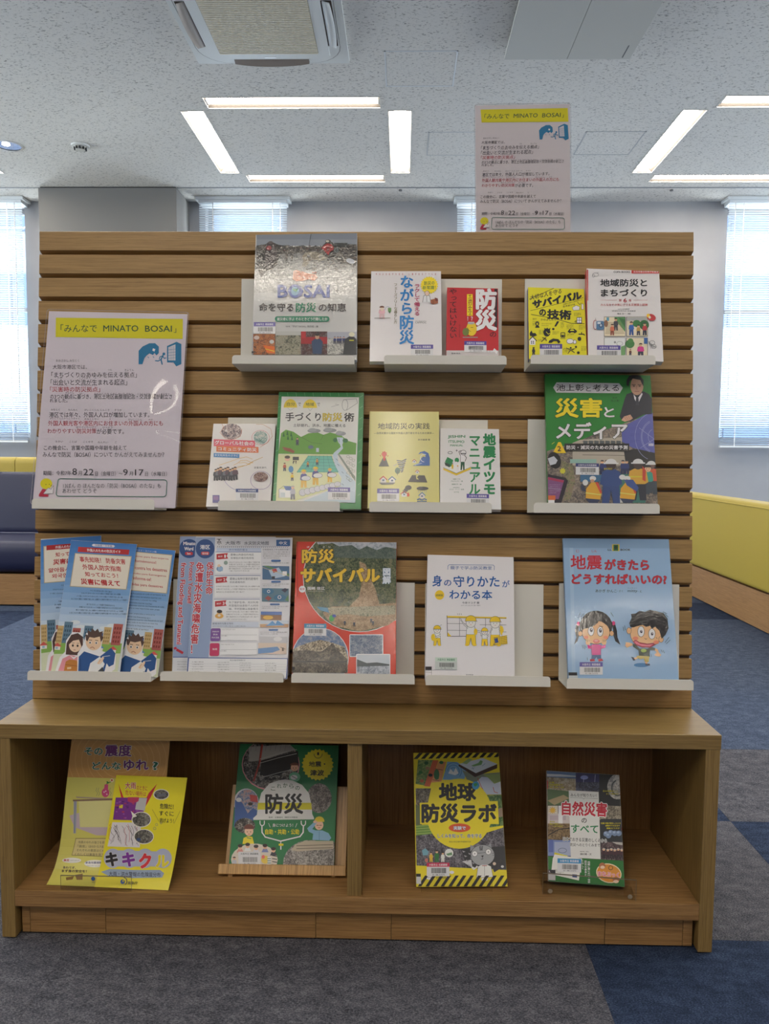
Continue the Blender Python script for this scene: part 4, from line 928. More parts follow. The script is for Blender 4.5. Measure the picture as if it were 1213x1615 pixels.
# ---- green bordered craft book
F = sheet('b1', *cp(*C, (540, 75), (1106, 82), (505, 795), (1083, 855)), th=.009)
t_ = book('picture_book', 'tall book with a green border and drawings of hills and sandbag workers', F, .009, (24, 132, 62), 1, hard=False)
A = Art(F, *C, film=1)
A.fill((26, 136, 62))
for i in range(10): A.Ln((120, 190, 130), [(535-i*3.5, 110+i*72), (555-i*3.5, 100+i*72)], 2); A.Ln((120, 190, 130), [(1078-i*1.5, 112+i*72), (1098-i*1.5, 98+i*72)], 2)
for i in range(9): A.Ln((120, 190, 130), [(600+i*56, 80), (604+i*56, 104)], 2)
A.Pg((232, 232, 226), [(562, 107), (1072, 112), (1048, 810), (524, 798)])
A.E((232, 206, 40), 620, 180, 44, 56, a0=180, a1=360); A.T((70, 84, 40), '自分', 596, 145, 650, 168, .02); A.T(BLK, 'で', 668, 148, 690, 170, .01)
A.E((232, 206, 40), 749, 182, 46, 56, a0=180, a1=360); A.T((70, 84, 40), '地域', 720, 147, 776, 170, .02); A.T(BLK, 'で', 794, 149, 816, 171, .01)
A.Ln((150, 150, 150), [(600, 180), (620, 200), (645, 182)], 1.5); A.Ln((150, 150, 150), [(735, 182), (750, 202), (768, 182)], 1.5)
A.ring((130, 132, 130), 980, 163, 19, 36, 2.4, 24); A.Ln((130, 132, 130), [(970, 128), (1055, 122), (1062, 150), (990, 198)], 2.4); A.Ln((150, 150, 150), [(890, 175), (940, 162), (915, 158)], 2)
A.T((24, 24, 26), '手づくり', 586, 212, 822, 270, .03); A.T((222, 196, 60), '防災', 832, 214, 964, 272, .035, oc=(90, 80, 30), ow=.02); A.T((24, 24, 26), '術', 972, 214, 1042, 274, .04)
A.T((50, 50, 52), '土砂崩れ、洪水、地震に備える', 638, 286, 984, 308, .02, sl=2)
A.Pg((104, 164, 60), [(558, 350), (590, 326), (640, 340), (690, 374), (740, 350), (800, 345), (838, 360), (880, 345), (950, 360), (1000, 400), (1055, 415), (1052, 490), (540, 485)])
A.Ln((60, 110, 40), [(690, 374), (760, 412), (830, 420)], 2); A.Ln((60, 110, 40), [(838, 360), (820, 395)], 2)
for x, y in ((604, 392), (625, 370), (630, 395), (600, 362), (576, 372)): A.Pg((40, 100, 46), [(x-7, y), (x, y-34), (x+7, y)])
for x, y, r in ((776, 334, 44), (880, 331, 44), (952, 352, 34)): A.E((152, 156, 158), x, y, r, 14); A.E((168, 172, 174), x-10, y-6, r*.6, 12)
A.Pg((206, 222, 232), [(925, 376), (968, 378), (966, 415), (962, 425), (967, 450), (930, 490), (935, 540), (965, 570), (1000, 620), (1048, 670), (1048, 740), (990, 735), (950, 690), (955, 640), (920, 580), (898, 500), (905, 480), (952, 440), (945, 420), (935, 410)]); A.E((50, 116, 60), 915, 395, 14, 14); A.E((50, 116, 60), 982, 398, 18, 14); A.Ln((90, 100, 110), [(940, 385), (942, 410)], 3)
A.Pg((226, 228, 176), [(540, 488), (895, 490), (920, 590), (955, 650), (948, 700), (640, 800), (524, 798)])
A.Pg((150, 160, 150), [(930, 488), (942, 486), (1048, 640), (1048, 668)]); A.Pg((110, 196, 176), [(738, 498), (892, 500), (912, 560), (938, 605), (660, 608)])
for i in range(6): A.Ln((70, 140, 126), [(735-i*14, 500+i*21), (895+i*8, 502+i*21)], 2)
for i in range(7): A.Ln((70, 140, 126), [(738+i*25, 498), (662+i*45, 608)], 2)
for x, y, h, tp in ((708, 708, 118, (80, 84, 150)), (786, 690, 118, (80, 84, 150)), (880, 672, 90, (80, 84, 150))): A.fig(x, y, h, hat=(236, 204, 40), top=tp, leg=(226, 180, 50)); A.E((228, 228, 226), x+14, y-h*.52, 30, 16); A.ring((100, 100, 100), x+14, y-h*.52, 30, 16, 2)
A.fig(632, 664, 52, top=(232, 200, 50)); A.fig(582, 600, 54, top=(190, 90, 60)); A.fig(735, 575, 40, top=(220, 160, 80)); A.fig(796, 560, 44, top=(220, 160, 80)); A.E((240, 200, 170), 600, 520, 18, 14); A.E((60, 50, 44), 600, 508, 18, 10); A.fig(666, 430, 50, top=(80, 80, 90)); A.Pg((150, 90, 60), [(565, 440), (620, 450), (650, 470), (640, 482), (580, 462)])
A.E((70, 140, 190), 624, 588, 16, 22); A.R((60, 64, 66), 636, 506, 676, 528); A.T(BLK, '?!', 634, 532, 662, 552, .03); A.E((110, 130, 140), 755, 442, 18, 12); A.R((210, 225, 232), 790, 448, 808, 475)
for i in range(8): A.E((216, 216, 220), 700+i*33, 742-i*8, 22, 22-i*.9); A.ring((130, 130, 134), 700+i*33, 742-i*8, 22, 22-i*.9, 2)
A.Pg((196, 212, 222), [(700, 800), (950, 700), (1048, 740), (1048, 808)]); A.R((240, 240, 236), 545, 720, 640, 776); A.Pg((50, 96, 170), [(575, 698), (640, 702), (650, 730), (590, 726)]); A.Ln((90, 90, 90), [(545, 776), (545, 722), (575, 698)], 2); A.R((200, 210, 214), 556, 742, 585, 772); A.fig(636, 788, 90, hair=(190, 180, 170), top=(190, 190, 200), leg=(120, 120, 130))
for i in range(14): A.ring((130, 140, 110), 1000+(i % 3)*18, 505+i*12, 10, 8, 1.6, 8)
for x, y in ((920, 520), (930, 555), (958, 605), (985, 630), (1002, 660), (960, 684)): A.Ln((60, 90, 110), [(x, y), (x+12, y+10)], 2.4)
A.sticker(868, 708, 1014, 790, sl=2)
A.done(t_)
# ---- pale yellow book
C = (560, 630, 4.665)
F = sheet('b2', *cp(*C, (105, 88), (623, 88), (95, 755), (616, 755)), th=.014)
t_ = book('hardback', 'pale yellow hardback with small icons of volcano, wave and tornado', F, .014, (222, 214, 130), 1, hard=True)
A = Art(F, *C, film=1)
A.R((206, 198, 112), 95, 90, 118, 800)
A.T((44, 42, 36), '地域防災の実践', 168, 173, 550, 220, .012); A.T((60, 58, 48), '—自然災害から国民や外国人旅行者を守るための実学—', 140, 240, 582, 256, .012); A.T((60, 58, 48), '鈴木猛康 著', 464, 290, 552, 303, .012)
A.Pg((34, 32, 34), [(174, 493), (205, 430), (226, 430), (250, 493)]); A.star((214, 44, 30), 215, 402, 22, 7, .75); A.Pg((214, 44, 30), [(205, 410), (226, 410), (222, 450), (209, 450)]); A.Ln((214, 44, 30), [(184, 412), (190, 418)], 4); A.Ln((214, 44, 30), [(244, 412), (240, 420)], 4)
for i in range(7): A.Ln((110, 120, 140) if i % 2 else (80, 86, 100), [(308+i*5, 450+i*14), (345, 455+i*13), (376-i*4, 440+i*14)], 7)
A.E((20, 96, 66), 313, 525, 19, 23); A.Ln((60, 50, 40), [(314, 525), (312, 558)], 3); A.Ln((200, 190, 180), [(284, 490), (310, 476)], 4)
A.Pg((34, 96, 172), [(424, 488), (470, 470), (482, 440), (500, 420), (520, 425), (515, 405), (490, 395), (465, 405), (480, 388), (510, 380), (540, 396), (550, 430), (550, 488)]); A.ring((230, 240, 245), 508, 432, 26, 28, 4, 18, 90, 300); A.Ln((220, 232, 240), [(440, 484), (490, 470)], 3)
def house(x, y, s, rot=0, w=(232, 226, 214), r=(190, 60, 40)):
    A.Pg(w, [(x-s*.8, y), (x-s*.8, y-s), (x, y-s*1.7), (x+s*.8, y-s), (x+s*.8, y)]); A.Ln(r, [(x-s, y-s*.85), (x, y-s*1.75), (x+s, y-s*.85)], s*.28); A.R((96, 110, 130), x-s*.3, y-s*.9, x+s*.3, y-s*.4)
house(436, 468, 15); house(208, 612, 26); house(273, 614, 26, r=(90, 120, 150)); A.Pg((110, 106, 100), [(176, 612), (298, 612), (280, 626), (195, 628)])
A.Pg((46, 42, 42), [(420, 557), (512, 560), (532, 612), (390, 607)]); A.Pg((222, 214, 130), [(452, 540), (470, 556), (456, 575), (470, 590), (452, 588), (448, 566)]); house(458, 546, 15)
A.E((34, 32, 34), 392, 650, 24, 18); A.E((34, 32, 34), 374, 668, 16, 14); house(362, 716, 24, w=(238, 236, 230)); A.Pg((220, 70, 30), [(380, 712), (392, 680), (402, 705), (396, 716)]); A.Ln((40, 36, 36), [(352, 670), (372, 690)], 6); A.Ln((40, 36, 36), [(372, 670), (352, 692)], 6)
A.E((60, 58, 58), 497, 656, 44, 14); A.E((80, 78, 78), 480, 652, 20, 10); house(493, 728, 24, r=(90, 130, 160))
for i in range(5): A.Ln((110, 150, 190), [(468+i*14, 672), (466+i*14, 688)], 2)
A.Ln((34, 96, 172), [(458, 738), (475, 732), (492, 740), (510, 732), (526, 738)], 7); A.Ln((34, 96, 172), [(458, 750), (526, 750)], 6)
A.sticker(163, 657, 325, 752, sl=1)
A.done(t_)
# ---- manual
F = sheet('b2', *cp(*C, (630, 215), (1063, 215), (622, 755), (1072, 820)), th=.014)
t_ = book('small_paperback', 'white paperback with a bold green two-column vertical title', F, .014, (236, 234, 234), 1)
A = Art(F, *C, film=1)
G = (16, 136, 76)
A.V(G, '地震イツモ', 942, 250, 1036, 704, .06); A.V(G, 'マニュアル', 836, 256, 924, 704, .05)
A.T(G, 'JISHIN', 682, 264, 811, 290, .03, sl=-2); A.T(G, 'ITSUMO', 688, 300, 805, 320, .025, sl=2); A.T(G, 'MANUAL', 700, 331, 795, 346, .02)
A.Pg((236, 200, 50), [(650, 505), (745, 545), (853, 500), (853, 514), (745, 560), (650, 518)]); A.Pg((244, 244, 240), [(650, 502), (760, 462), (853, 498), (745, 545)]); A.Ln(BLK, [(650, 502), (745, 545), (853, 498)], 2.4)
A.Pg(G, [(662, 458), (680, 424), (722, 446), (712, 490), (690, 500)]); A.Pg((24, 60, 44), [(658, 462), (700, 480), (696, 500), (664, 486)]); A.E(G, 749, 448, 16, 18); A.E(WHT, 745, 472, 14, 14); A.fig(717, 512, 40, top=(236, 200, 50), leg=(236, 200, 50)); A.fig(755, 530, 44, top=WHT, hair=(230, 190, 60), leg=WHT)
A.Pg(WHT, [(772, 410), (785, 400), (806, 420), (806, 462), (776, 462)]); A.Pg((20, 84, 54), [(778, 460), (806, 460), (806, 520), (796, 520), (792, 480), (786, 520), (776, 520)]); A.E(WHT, 797, 390, 20, 18); A.ring(BLK, 797, 392, 20, 18, 3); A.R(BLK, 780, 396, 814, 402); A.Ln(BLK, [(774, 412), (764, 385), (780, 378)], 4); A.Ln(BLK, [(806, 412), (820, 430), (810, 455)], 4); A.Ln(BLK, [(776, 412), (776, 460)], 2.4)
A.ring(BLK, 700, 393, 16, 9, 3, 16); A.Ln(BLK, [(742, 377), (754, 377)], 3); A.Ln(BLK, [(748, 370), (748, 384)], 3)
for i, (st, x0, x1) in enumerate((('地震イツモ', 720, 774), ('プロジェクト・編', 704, 792), ('寄藤文平・絵', 712, 783), ('NPO法人', 722, 770), ('プラス・アーツ・監修', 694, 802), ('ポプラ社', 728, 764))): A.T((50, 110, 80), st, x0, 582+(0, 15, 38, 62, 76, 96)[i], x1, 592+(0, 15, 38, 62, 76, 96)[i], .012)
A.sticker(821, 696, 985, 780, sl=3)
A.done(t_)
# ---- media book
C = (820, 570, 5.054)
F = sheet('b3', *cp(*C, (203, 105), (1050, 105), (220, 1130), (1092, 1130)), th=.012)
t_ = book('picture_book', 'green and photographic hardback with yellow title and a suited man at upper right', F, .012, (30, 120, 40), 1, hard=True)
A = Art(F, *C, film=1)
A.fill((34, 134, 44))
pw = photo_mat(((110, 96, 86), (168, 152, 136), (196, 186, 170)), 70, film=1)
A.Pg(photo_mat(((86, 80, 78), (130, 118, 108), (166, 150, 134)), 80, film=1), [(200, 720), (460, 640), (640, 560), (870, 480), (1100, 400), (1100, 1140), (200, 1140)])
A.Pg((188, 178, 162), [(480, 625), (870, 600), (875, 830), (420, 830), (420, 650)])
for y in (640, 700, 745): A.Ln((120, 112, 104), [(500, y), (860, y+6)], 5)
for i in range(8): A.R((90, 96, 98), 505+i*44, 632, 540+i*44, 655, 2)
A.R((150, 190, 180), 400, 780, 610, 812); A.Pg((34, 34, 36), [(830, 720), (900, 700), (1100, 700), (1100, 880), (850, 870)])
A.Pg((92, 98, 178), [(810, 555), (860, 500), (1000, 425), (1060, 410), (1075, 730), (900, 690), (815, 640)])
for r in (60, 120, 130, 190): A.ring((170, 174, 220), 1070, 600, r*.8, r, 2.5, 24, 110, 250)
A.Ln((170, 174, 220), [(950, 530), (1070, 620), (960, 690)], 2.5); A.R((190, 190, 215), 1025, 655, 1065, 675)
for i in range(3): A.grey(880, 530+i*50, 950, 2, 12, 2, (70, 74, 150))
# man in a suit
A.Pg((30, 34, 48), [(820, 480), (795, 440), (835, 300), (850, 262), (900, 245), (985, 240), (1030, 262), (1052, 300), (1052, 420), (985, 425), (900, 470), (880, 480)])
A.Pg((236, 232, 236), [(905, 262), (935, 300), (972, 250), (978, 262), (945, 330), (930, 330), (912, 300)]); A.Pg((50, 50, 64), [(925, 292), (945, 292), (950, 350), (922, 350)])
A.E((206, 160, 132), 932, 196, 52, 74); A.Pg((36, 32, 36), [(850, 190), (850, 150), (870, 118), (915, 105), (960, 118), (985, 150), (985, 200), (972, 180), (960, 150), (900, 138), (875, 160), (866, 200)])
A.R((70, 50, 46), 892, 185, 922, 190); A.R((70, 50, 46), 938, 185, 968, 190); A.E((60, 40, 38), 908, 198, 9, 4); A.E((60, 40, 38), 954, 198, 9, 4); A.Ln((160, 112, 92), [(932, 195), (926, 222), (938, 224)], 3); A.Ln((150, 84, 80), [(914, 240), (950, 240)], 4)
A.Pg((214, 168, 140), [(808, 470), (830, 440), (880, 425), (900, 455), (880, 470), (835, 482)]); 
for i in range(4): A.Ln((160, 110, 90), [(830+i*16, 442-i*3), (850+i*14, 470-i*3)], 2.5)
A.Pg((232, 230, 230), [(265, 210), (292, 168), (790, 175), (820, 212), (795, 255), (290, 250)]); A.T(BLK, '池上彰', 290, 182, 512, 238, .02); A.T(BLK, 'と', 526, 200, 566, 240, .01); A.T(BLK, '考える', 578, 184, 790, 240, .02)
A.T((248, 226, 24), '災害', 275, 290, 660, 454, .05, oc=(20, 84, 30), ow=.025); A.T(WHT, 'と', 668, 364, 755, 448, .04, oc=(20, 84, 30), ow=.025)
A.T(WHT, 'メディア', 285, 484, 860, 626, .045, oc=(50, 70, 50), ow=.03)
A.T((20, 70, 30), '監修', 738, 285, 775, 298, .012); A.T((20, 70, 30), '池上彰', 722, 306, 792, 324, .012)
A.R((30, 30, 30), 355, 656, 870, 710); A.Ln((30, 30, 30), [(355, 716), (870, 716)], 5); A.T(WHT, '防災・減災のための災害予測', 370, 670, 858, 704, .03)
A.Pg((244, 206, 30), [(262, 732), (305, 645), (325, 645), (366, 732)]); A.T(BLK, '2', 298, 676, 328, 718, .03)
A.E((26, 26, 28), 275, 790, 50, 68, -20); A.Pg((200, 204, 214), [(222, 775), (270, 757), (300, 790), (285, 818), (240, 830)])
A.Pg((34, 26, 40), [(222, 900), (370, 930), (382, 955), (330, 1128), (222, 1128)]); A.Pg((132, 80, 130), [(222, 922), (352, 948), (308, 1100), (222, 1090)]); A.Pg((176, 50, 90), [(224, 924), (350, 950), (346, 968), (224, 942)]); A.grey(235, 985, 320, 5, 16, 2, (190, 170, 200)); A.Ln((170, 170, 190), [(225, 1010), (330, 1025)], 2)
A.Pg(photo_mat(((100, 96, 80), (140, 140, 100), (150, 120, 110)), 90, film=1), [(330, 790), (420, 830), (440, 960), (400, 1100), (345, 1110), (385, 960), (330, 880)])
A.star((214, 206, 60), 340, 875, 26, 8, .7); A.Ln((214, 206, 60), [(255, 660), (275, 645)], 4)
A.R((222, 110, 60), 222, 1070, 282, 1106); A.R(WHT, 222, 1106, 275, 1132)
def rescuer(x, y, h, top, leg, helm=(226, 226, 226), w=1.25): A.fig(x, y, h, skin=(70, 56, 54), hat=helm, top=top, leg=leg, wide=w); A.R((222, 206, 60), x-h*.16*w, y-h*.60, x+h*.16*w, y-h*.565) if top[0] > 150 else None
for x in (655, 690, 820, 850): A.fig(x, 900, 110, top=(50, 64, 120), leg=(40, 50, 90), hair=(60, 60, 70))
A.R((60, 110, 150), 480, 905, 655, 960); A.R((60, 120, 110), 760, 900, 1000, 1128); A.Pg((214, 214, 210), [(760, 1075), (830, 1070), (850, 1128), (760, 1128)])
A.fig(1045, 1060, 260, skin=(120, 90, 80), hat=(226, 226, 226), top=(214, 90, 50), leg=(60, 70, 80), wide=1.4); A.fig(1018, 1050, 220, top=(60, 160, 140), leg=(60, 70, 80), hair=(50, 44, 44))
rescuer(725, 1135, 350, (48, 76, 136), (46, 72, 130)); A.T((220, 206, 90), '東京消防庁', 668, 850, 735, 866, .02)
rescuer(940, 1110, 325, (222, 170, 60), (40, 44, 58)); A.Pg((206, 70, 50), [(975, 835), (1002, 870), (1000, 960), (975, 945)])
for x, y in ((588, 1125), (862, 1125)):
    A.Pg((226, 170, 50), [(x-66, y-30), (x-60, y-110), (x-20, y-160), (x+30, y-160), (x+62, y-80), (x+50, y-20)]); A.Pg((206, 70, 50), [(x+10, y-160), (x+34, y-158), (x+64, y-76), (x+52, y-70)]); A.Ln((226, 220, 110), [(x-62, y-75), (x+55, y-60)], 9); A.E((228, 228, 226), x-8, y-190, 26, 20); A.E((206, 160, 130), x-12, y-170, 16, 14); A.Pg((50, 60, 90), [(x-66, y-32), (x+50, y-22), (x+30, y+5), (x-40, y+5)])
A.E((228, 228, 226), 520, 968, 22, 24); A.Pg((60, 70, 96), [(485, 975), (510, 1000), (525, 1040), (490, 1030)]); A.E((226, 226, 226), 815, 925, 26, 20); A.Pg((56, 84, 150), [(830, 945), (900, 945), (945, 1010), (930, 1040), (850, 990)])
A.sticker(443, 814, 628, 905, c=(50, 58, 120), st='大阪市立中央図書館', hb=.3, sl=3)
A.done(t_)
# ================================================================ lower row: leaflets
C = (30, 830, 4.493)
LB = (66, 132, 206)
sky_m = [(66, 132, 206), (96, 156, 220), (150, 190, 232), (206, 222, 238)]
def leaflet(name, label, key, pts, th, k, ob=.078):
    F = sheet(key, *cp(*C, *pts), ob=ob, th=th); 
    t_ = thing('leaflet', label, 'leaflet', F.w(F.W/2, 0, 0), 'bosai leaflets on the lower left tray'.replace('bosai', 'disaster'))
    b = MB(); b.box((0, 0, -.0006), (F.W, F.H, 0), mat((222, 226, 230), .45, film=1)); b.build('sheet', t_, lambda v: F.w(*v)); return t_, F
def leaf_art(A, o, sh, kind):
    """o: origin function (u,v) in leaflet pixels of the middle leaflet -> crop pixels"""
    P = lambda *q: [o(x, y) for x, y in q]
    for i in range(12):
        c0, c1 = sky_m[0], sky_m[3]; t = i/11; c = tuple(int(a+(b_-a)*t**1.4) for a, b_ in zip(c0, c1))
        A.Pg(c, P((0, i*52), (470, i*52), (470, i*52+53), (0, i*52+53)))
    A.Pg((222, 230, 236), P((0, 620), (470, 620), (470, 800), (0, 800))); A.Pg((140, 184, 84), P((0, 690), (470, 700), (470, 800), (0, 830))); A.Pg((214, 220, 190), P((0, 800), (470, 770), (470, 930), (0, 930)))
def mk_o(TL, TRt, BL, w=470, h=925):
    ax, ay = (TRt[0]-TL[0])/w, (TRt[1]-TL[1])/w; bx, by = (BL[0]-TL[0])/h, (BL[1]-TL[1])/h
    return lambda x, y: (TL[0]+ax*x+bx*y, TL[1]+ay*x+by*y)
def bld(A, o, x, y, w, h, c, n=3, m=4):
    A.Pg(c, [o(x, y), o(x+w, y), o(x+w, y-h), o(x, y-h)]); wc = tuple(max(0, q-45) for q in c)
    for i in range(n):
        for j in range(m):
            a, b_ = x+w*(.14+.8*i/n), y-h*(.12+.82*j/m); A.Pg(wc, [o(a, b_), o(a+w*.5/n, b_), o(a+w*.5/n, b_-h*.45/m), o(a, b_-h*.45/m)]); A.z -= STEP
    A.up()
def town(A, o):
    for x, y, w, h, c in ((0, 730, 44, 130, (206, 176, 120)), (45, 720, 60, 150, (96, 128, 150)), (110, 720, 56, 110, (176, 92, 84)), (190, 710, 62, 120, (96, 128, 150)), (262, 715, 66, 80, (70, 90, 136)), (330, 712, 52, 120, (206, 176, 120)), (392, 715, 66, 150, (176, 92, 84))): bld(A, o, x, y, w, h, c)
    for x, y, c in ((18, 760, (214, 90, 80)), (318, 755, (90, 140, 196)), (412, 762, (214, 90, 80))):
        A.Pg((236, 232, 224), [o(x-22, y+10), o(x+24, y+10), o(x+24, y-16), o(x-22, y-16)]); A.Pg(c, [o(x-32, y-14), o(x, y-40), o(x+34, y-14)]); A.Pg((150, 190, 214), [o(x-10, y+4), o(x+8, y+4), o(x+8, y-10), o(x-10, y-10)])
def boy(A, o):
    E_ = lambda c, x, y, rx, ry=None: A.E(c, *o(x, y), rx, ry)
    A.Pg(WHT, [o(190, 930), o(170, 790), o(200, 720), (lambda q: q)(o(210, 640)), o(290, 640), o(330, 690), o(330, 760), o(440, 780), o(450, 880), o(400, 930)])
    A.Pg((34, 84, 146), [o(196, 930), o(182, 810), o(214, 770), o(330, 800), o(400, 735), o(436, 772), o(436, 850), o(405, 868), o(385, 845), o(375, 930)])
    A.Pg((236, 236, 236), [o(262, 930), o(270, 850), o(330, 800), o(372, 850), o(350, 930)]); A.Pg((50, 54, 62), [o(310, 930), o(360, 870), o(392, 930)])
    E_((240, 206, 170), 270, 700, 56, 60); A.Pg((86, 62, 54), [o(214, 690), o(205, 650), o(222, 655), o(215, 620), o(240, 632), o(245, 605), o(268, 625), o(285, 606), o(300, 630), o(325, 622), o(318, 650), o(335, 665), o(322, 700), o(308, 660), o(270, 672), o(236, 668), o(226, 700)])
    for x in (246, 290): E_(WHT, x, 706, 9, 10); E_((60, 50, 46), x, 707, 5, 7); A.Ln((86, 62, 54), [o(x-10, 688), o(x+10, 690)], 4)
    A.Ln((170, 90, 80), [o(254, 744), o(268, 736), o(284, 746)], 4); A.Pg((240, 206, 170), [o(318, 850), o(330, 820), o(352, 800), o(362, 806), (o(356, 830)), o(340, 856)]); A.Ln((200, 160, 130), [o(330, 835), o(350, 815)], 2)
    A.Ln((20, 50, 100), [o(196, 820), o(210, 900)], 4); A.Ln(WHT, [o(330, 880), o(350, 800), o(400, 790)], 3)
def girl(A, o):
    E_ = lambda c, x, y, rx, ry=None: A.E(c, *o(x, y), rx, ry)
    A.Pg(WHT, [o(30, 930), o(50, 820), o(80, 780), o(75, 700), o(110, 640), o(170, 640), o(200, 690), o(200, 800), o(215, 930)])
    A.Pg((80, 52, 46), [o(88, 800), o(82, 720), o(105, 660), o(150, 645), o(190, 670), o(200, 740), o(192, 800)])
    E_((244, 214, 184), 144, 730, 44, 50); A.Pg((80, 52, 46), [o(98, 730), o(104, 670), o(150, 655), o(188, 685), o(188, 735), o(165, 690), o(125, 700)])
    A.Pg((226, 150, 160), [o(50, 930), o(70, 830), o(120, 800), o(180, 810), o(212, 850), o(215, 930)]); A.Pg((240, 236, 236), [o(112, 800), o(146, 815), o(178, 800), o(150, 830)])
    A.Pg((196, 126, 50), [o(92, 930), o(96, 848), o(120, 832), o(170, 836), o(186, 860), o(184, 930)]); A.Pg((226, 200, 160), [o(112, 888), o(140, 884), o(142, 898), o(114, 902)]); A.Ln((150, 90, 36), [o(96, 870), o(184, 876)], 4)
    for x in (128, 162): E_((60, 44, 40), x, 734, 7, 9); A.Ln((80, 52, 46), [o(x-8, 716), o(x+8, 716)], 3)
    A.Ln((180, 90, 90), [o(138, 764), o(152, 764)], 4)
def panel(A, o, x0, y0, x1, y1, c=(238, 230, 214)):
    A.Pg((196, 178, 140), [o(x0-5, y0-5), o(x1+5, y0-5), o(x1+5, y1+5), o(x0-5, y1+5)]); A.Pg(c, [o(x0, y0), o(x1, y0), o(x1, y1), o(x0, y1)])
R2 = (190, 34, 40)
def TX(A, o, c, st, x0, y0, x1, y1, b=0, oc=None, ow=.04):
    p0, p1, p2 = o(x0, y0), o(x1, y0), o(x0, y1)
    A.T(c, st, p2[0], p0[1], p2[0]+(p1[0]-p0[0]), p2[1], b, oc, ow, sl=p1[1]-p0[1], sk=p0[0]-p2[0])
# back leaflet (left)
t_, F = leaflet('x', 'blue leaflet at the far left, behind the other two, with Korean title', 'c1', ((147, 98), (610, 57), (155, 1025), (560, 1025)), .002, 0, ob=.040)
A = Art(F, *C, film=1); o = mk_o((147, 98), (610, 62), (160, 1025))
leaf_art(A, o, 0, 0); panel(A, o, 32, 50, 435, 302); A.Pg(R2, [o(48, 42), o(400, 42), o(400, 76), o(48, 76)]); TX(A, o, WHT, '外国人のための防災ガイド', 112, 50, 350, 70, .03)
TX(A, o, R2, '知っておこう！', 112, 96, 330, 128, .03); TX(A, o, R2, '災害に備えて', 94, 142, 370, 184, .05); TX(A, o, R2, '알아둡시다！방재', 60, 204, 380, 236, .03); TX(A, o, R2, '외국인을 위한', 84, 246, 330, 278, .03)
for i in range(3): A.grey(*o((150, 90, 70)[i], 330+i*26), o(300, 0)[0], 1, 1, 2.7, (24, 39, 82), seed=i)
for i in range(4): A.grey(*o((150, 130, 100, 110)[i], 420+i*22), o(300, 0)[0], 1, 1, 2.7, (24, 39, 82), seed=i+9)
town(A, o); girl(A, o)
A.done(t_, 'printed_picture', 'printed_lettering')
# right leaflet
t_, F = leaflet('x', 'blue leaflet at the right of the three, partly covered, with Spanish and Portuguese text', 'c1', ((650, 130), (1117, 172), (520, 1050), (972, 1085)), .005, 0, ob=.054)
A = Art(F, *C, film=1); o = mk_o((650, 130), (1117, 172), (520, 1050), 470, 925)
leaf_art(A, o, 0, 0); panel(A, o, 30, 38, 440, 305); TX(A, o, R2, 'Guía de Desastres para Extranjeros', 40, 58, 422, 74, .01); TX(A, o, R2, '¡Informémonos!', 160, 88, 340, 112, .02); TX(A, o, R2, 'Prevenidos contra los desastres', 60, 134, 422, 158, .02)
TX(A, o, R2, 'Guia de Catástrofes para Estrangeiros', 40, 180, 422, 196, .01); TX(A, o, R2, 'Informe-se!', 190, 208, 320, 232, .02); TX(A, o, R2, 'Medidas para desastres', 150, 254, 410, 278, .02); TX(A, o, WHT, '防災ガイド・スペイン語', 150, 16, 330, 28, 0)
for i in range(12): A.grey(*o(185, 330+i*21+(16 if i > 5 else 0)), o(440-(i % 4)*30, 330+i*21)[0], 1, 1, 2.7, (21, 38, 87), seed=i, sl=14, lat=True)
town(A, o); boy(A, o)
A.done(t_, 'printed_picture', 'printed_lettering')
# front leaflet
t_, F = leaflet('x', 'blue leaflet in front of the other two, with Chinese title and worried boy and girl', 'c1', ((370, 100), (840, 125), (225, 1030), (712, 1030)), .009, 0, ob=.070)
A = Art(F, *C, film=1); o = mk_o((370, 100), (840, 127), (225, 1030))
leaf_art(A, o, 0, 0); A.Pg(R2, [o(58, 42), o(420, 42), o(420, 78), o(58, 78)]); TX(A, o, WHT, '外国人のための防災ガイド', 122, 50, 360, 72, .03); A.Pg(WHT, [o(150, 24), o(160, 16), o(305, 16), o(315, 24), o(305, 33), o(160, 33)]); TX(A, o, (60, 80, 150), '中国語・日本語', 172, 18, 295, 31, .01)
panel(A, o, 46, 92, 438, 318)
TX(A, o, R2, '事先知晓！ 防备灾害', 80, 108, 404, 148, .03); TX(A, o, R2, '外国人防灾指南', 108, 160, 382, 200, .03); TX(A, o, R2, '知っておこう！', 134, 212, 368, 246, .03); TX(A, o, R2, '災害に備えて', 112, 260, 392, 304, .055)
for i, (a, c) in enumerate(((190, 330), (130, 390), (100, 405), (66, 440))): A.grey(*o(a, 342+i*22), o(c, 0)[0]-40, 1, 1, 2.7, (18, 30, 82), seed=i, sl=10)
for i, (a, c) in enumerate(((180, 370), (130, 430), (110, 430), (66, 470))): A.grey(*o(a, 440+i*22), o(c, 0)[0]-60, 1, 1, 2.7, (24, 36, 82), seed=i+5, sl=10)
for (x, y) in ((60, 600), (120, 570), (160, 600), (330, 600), (380, 580)): A.E((226, 234, 240), *o(x, y), 34, 14)
town(A, o); girl(A, o); boy(A, o)
A.done(t_, 'printed_picture', 'printed_lettering')
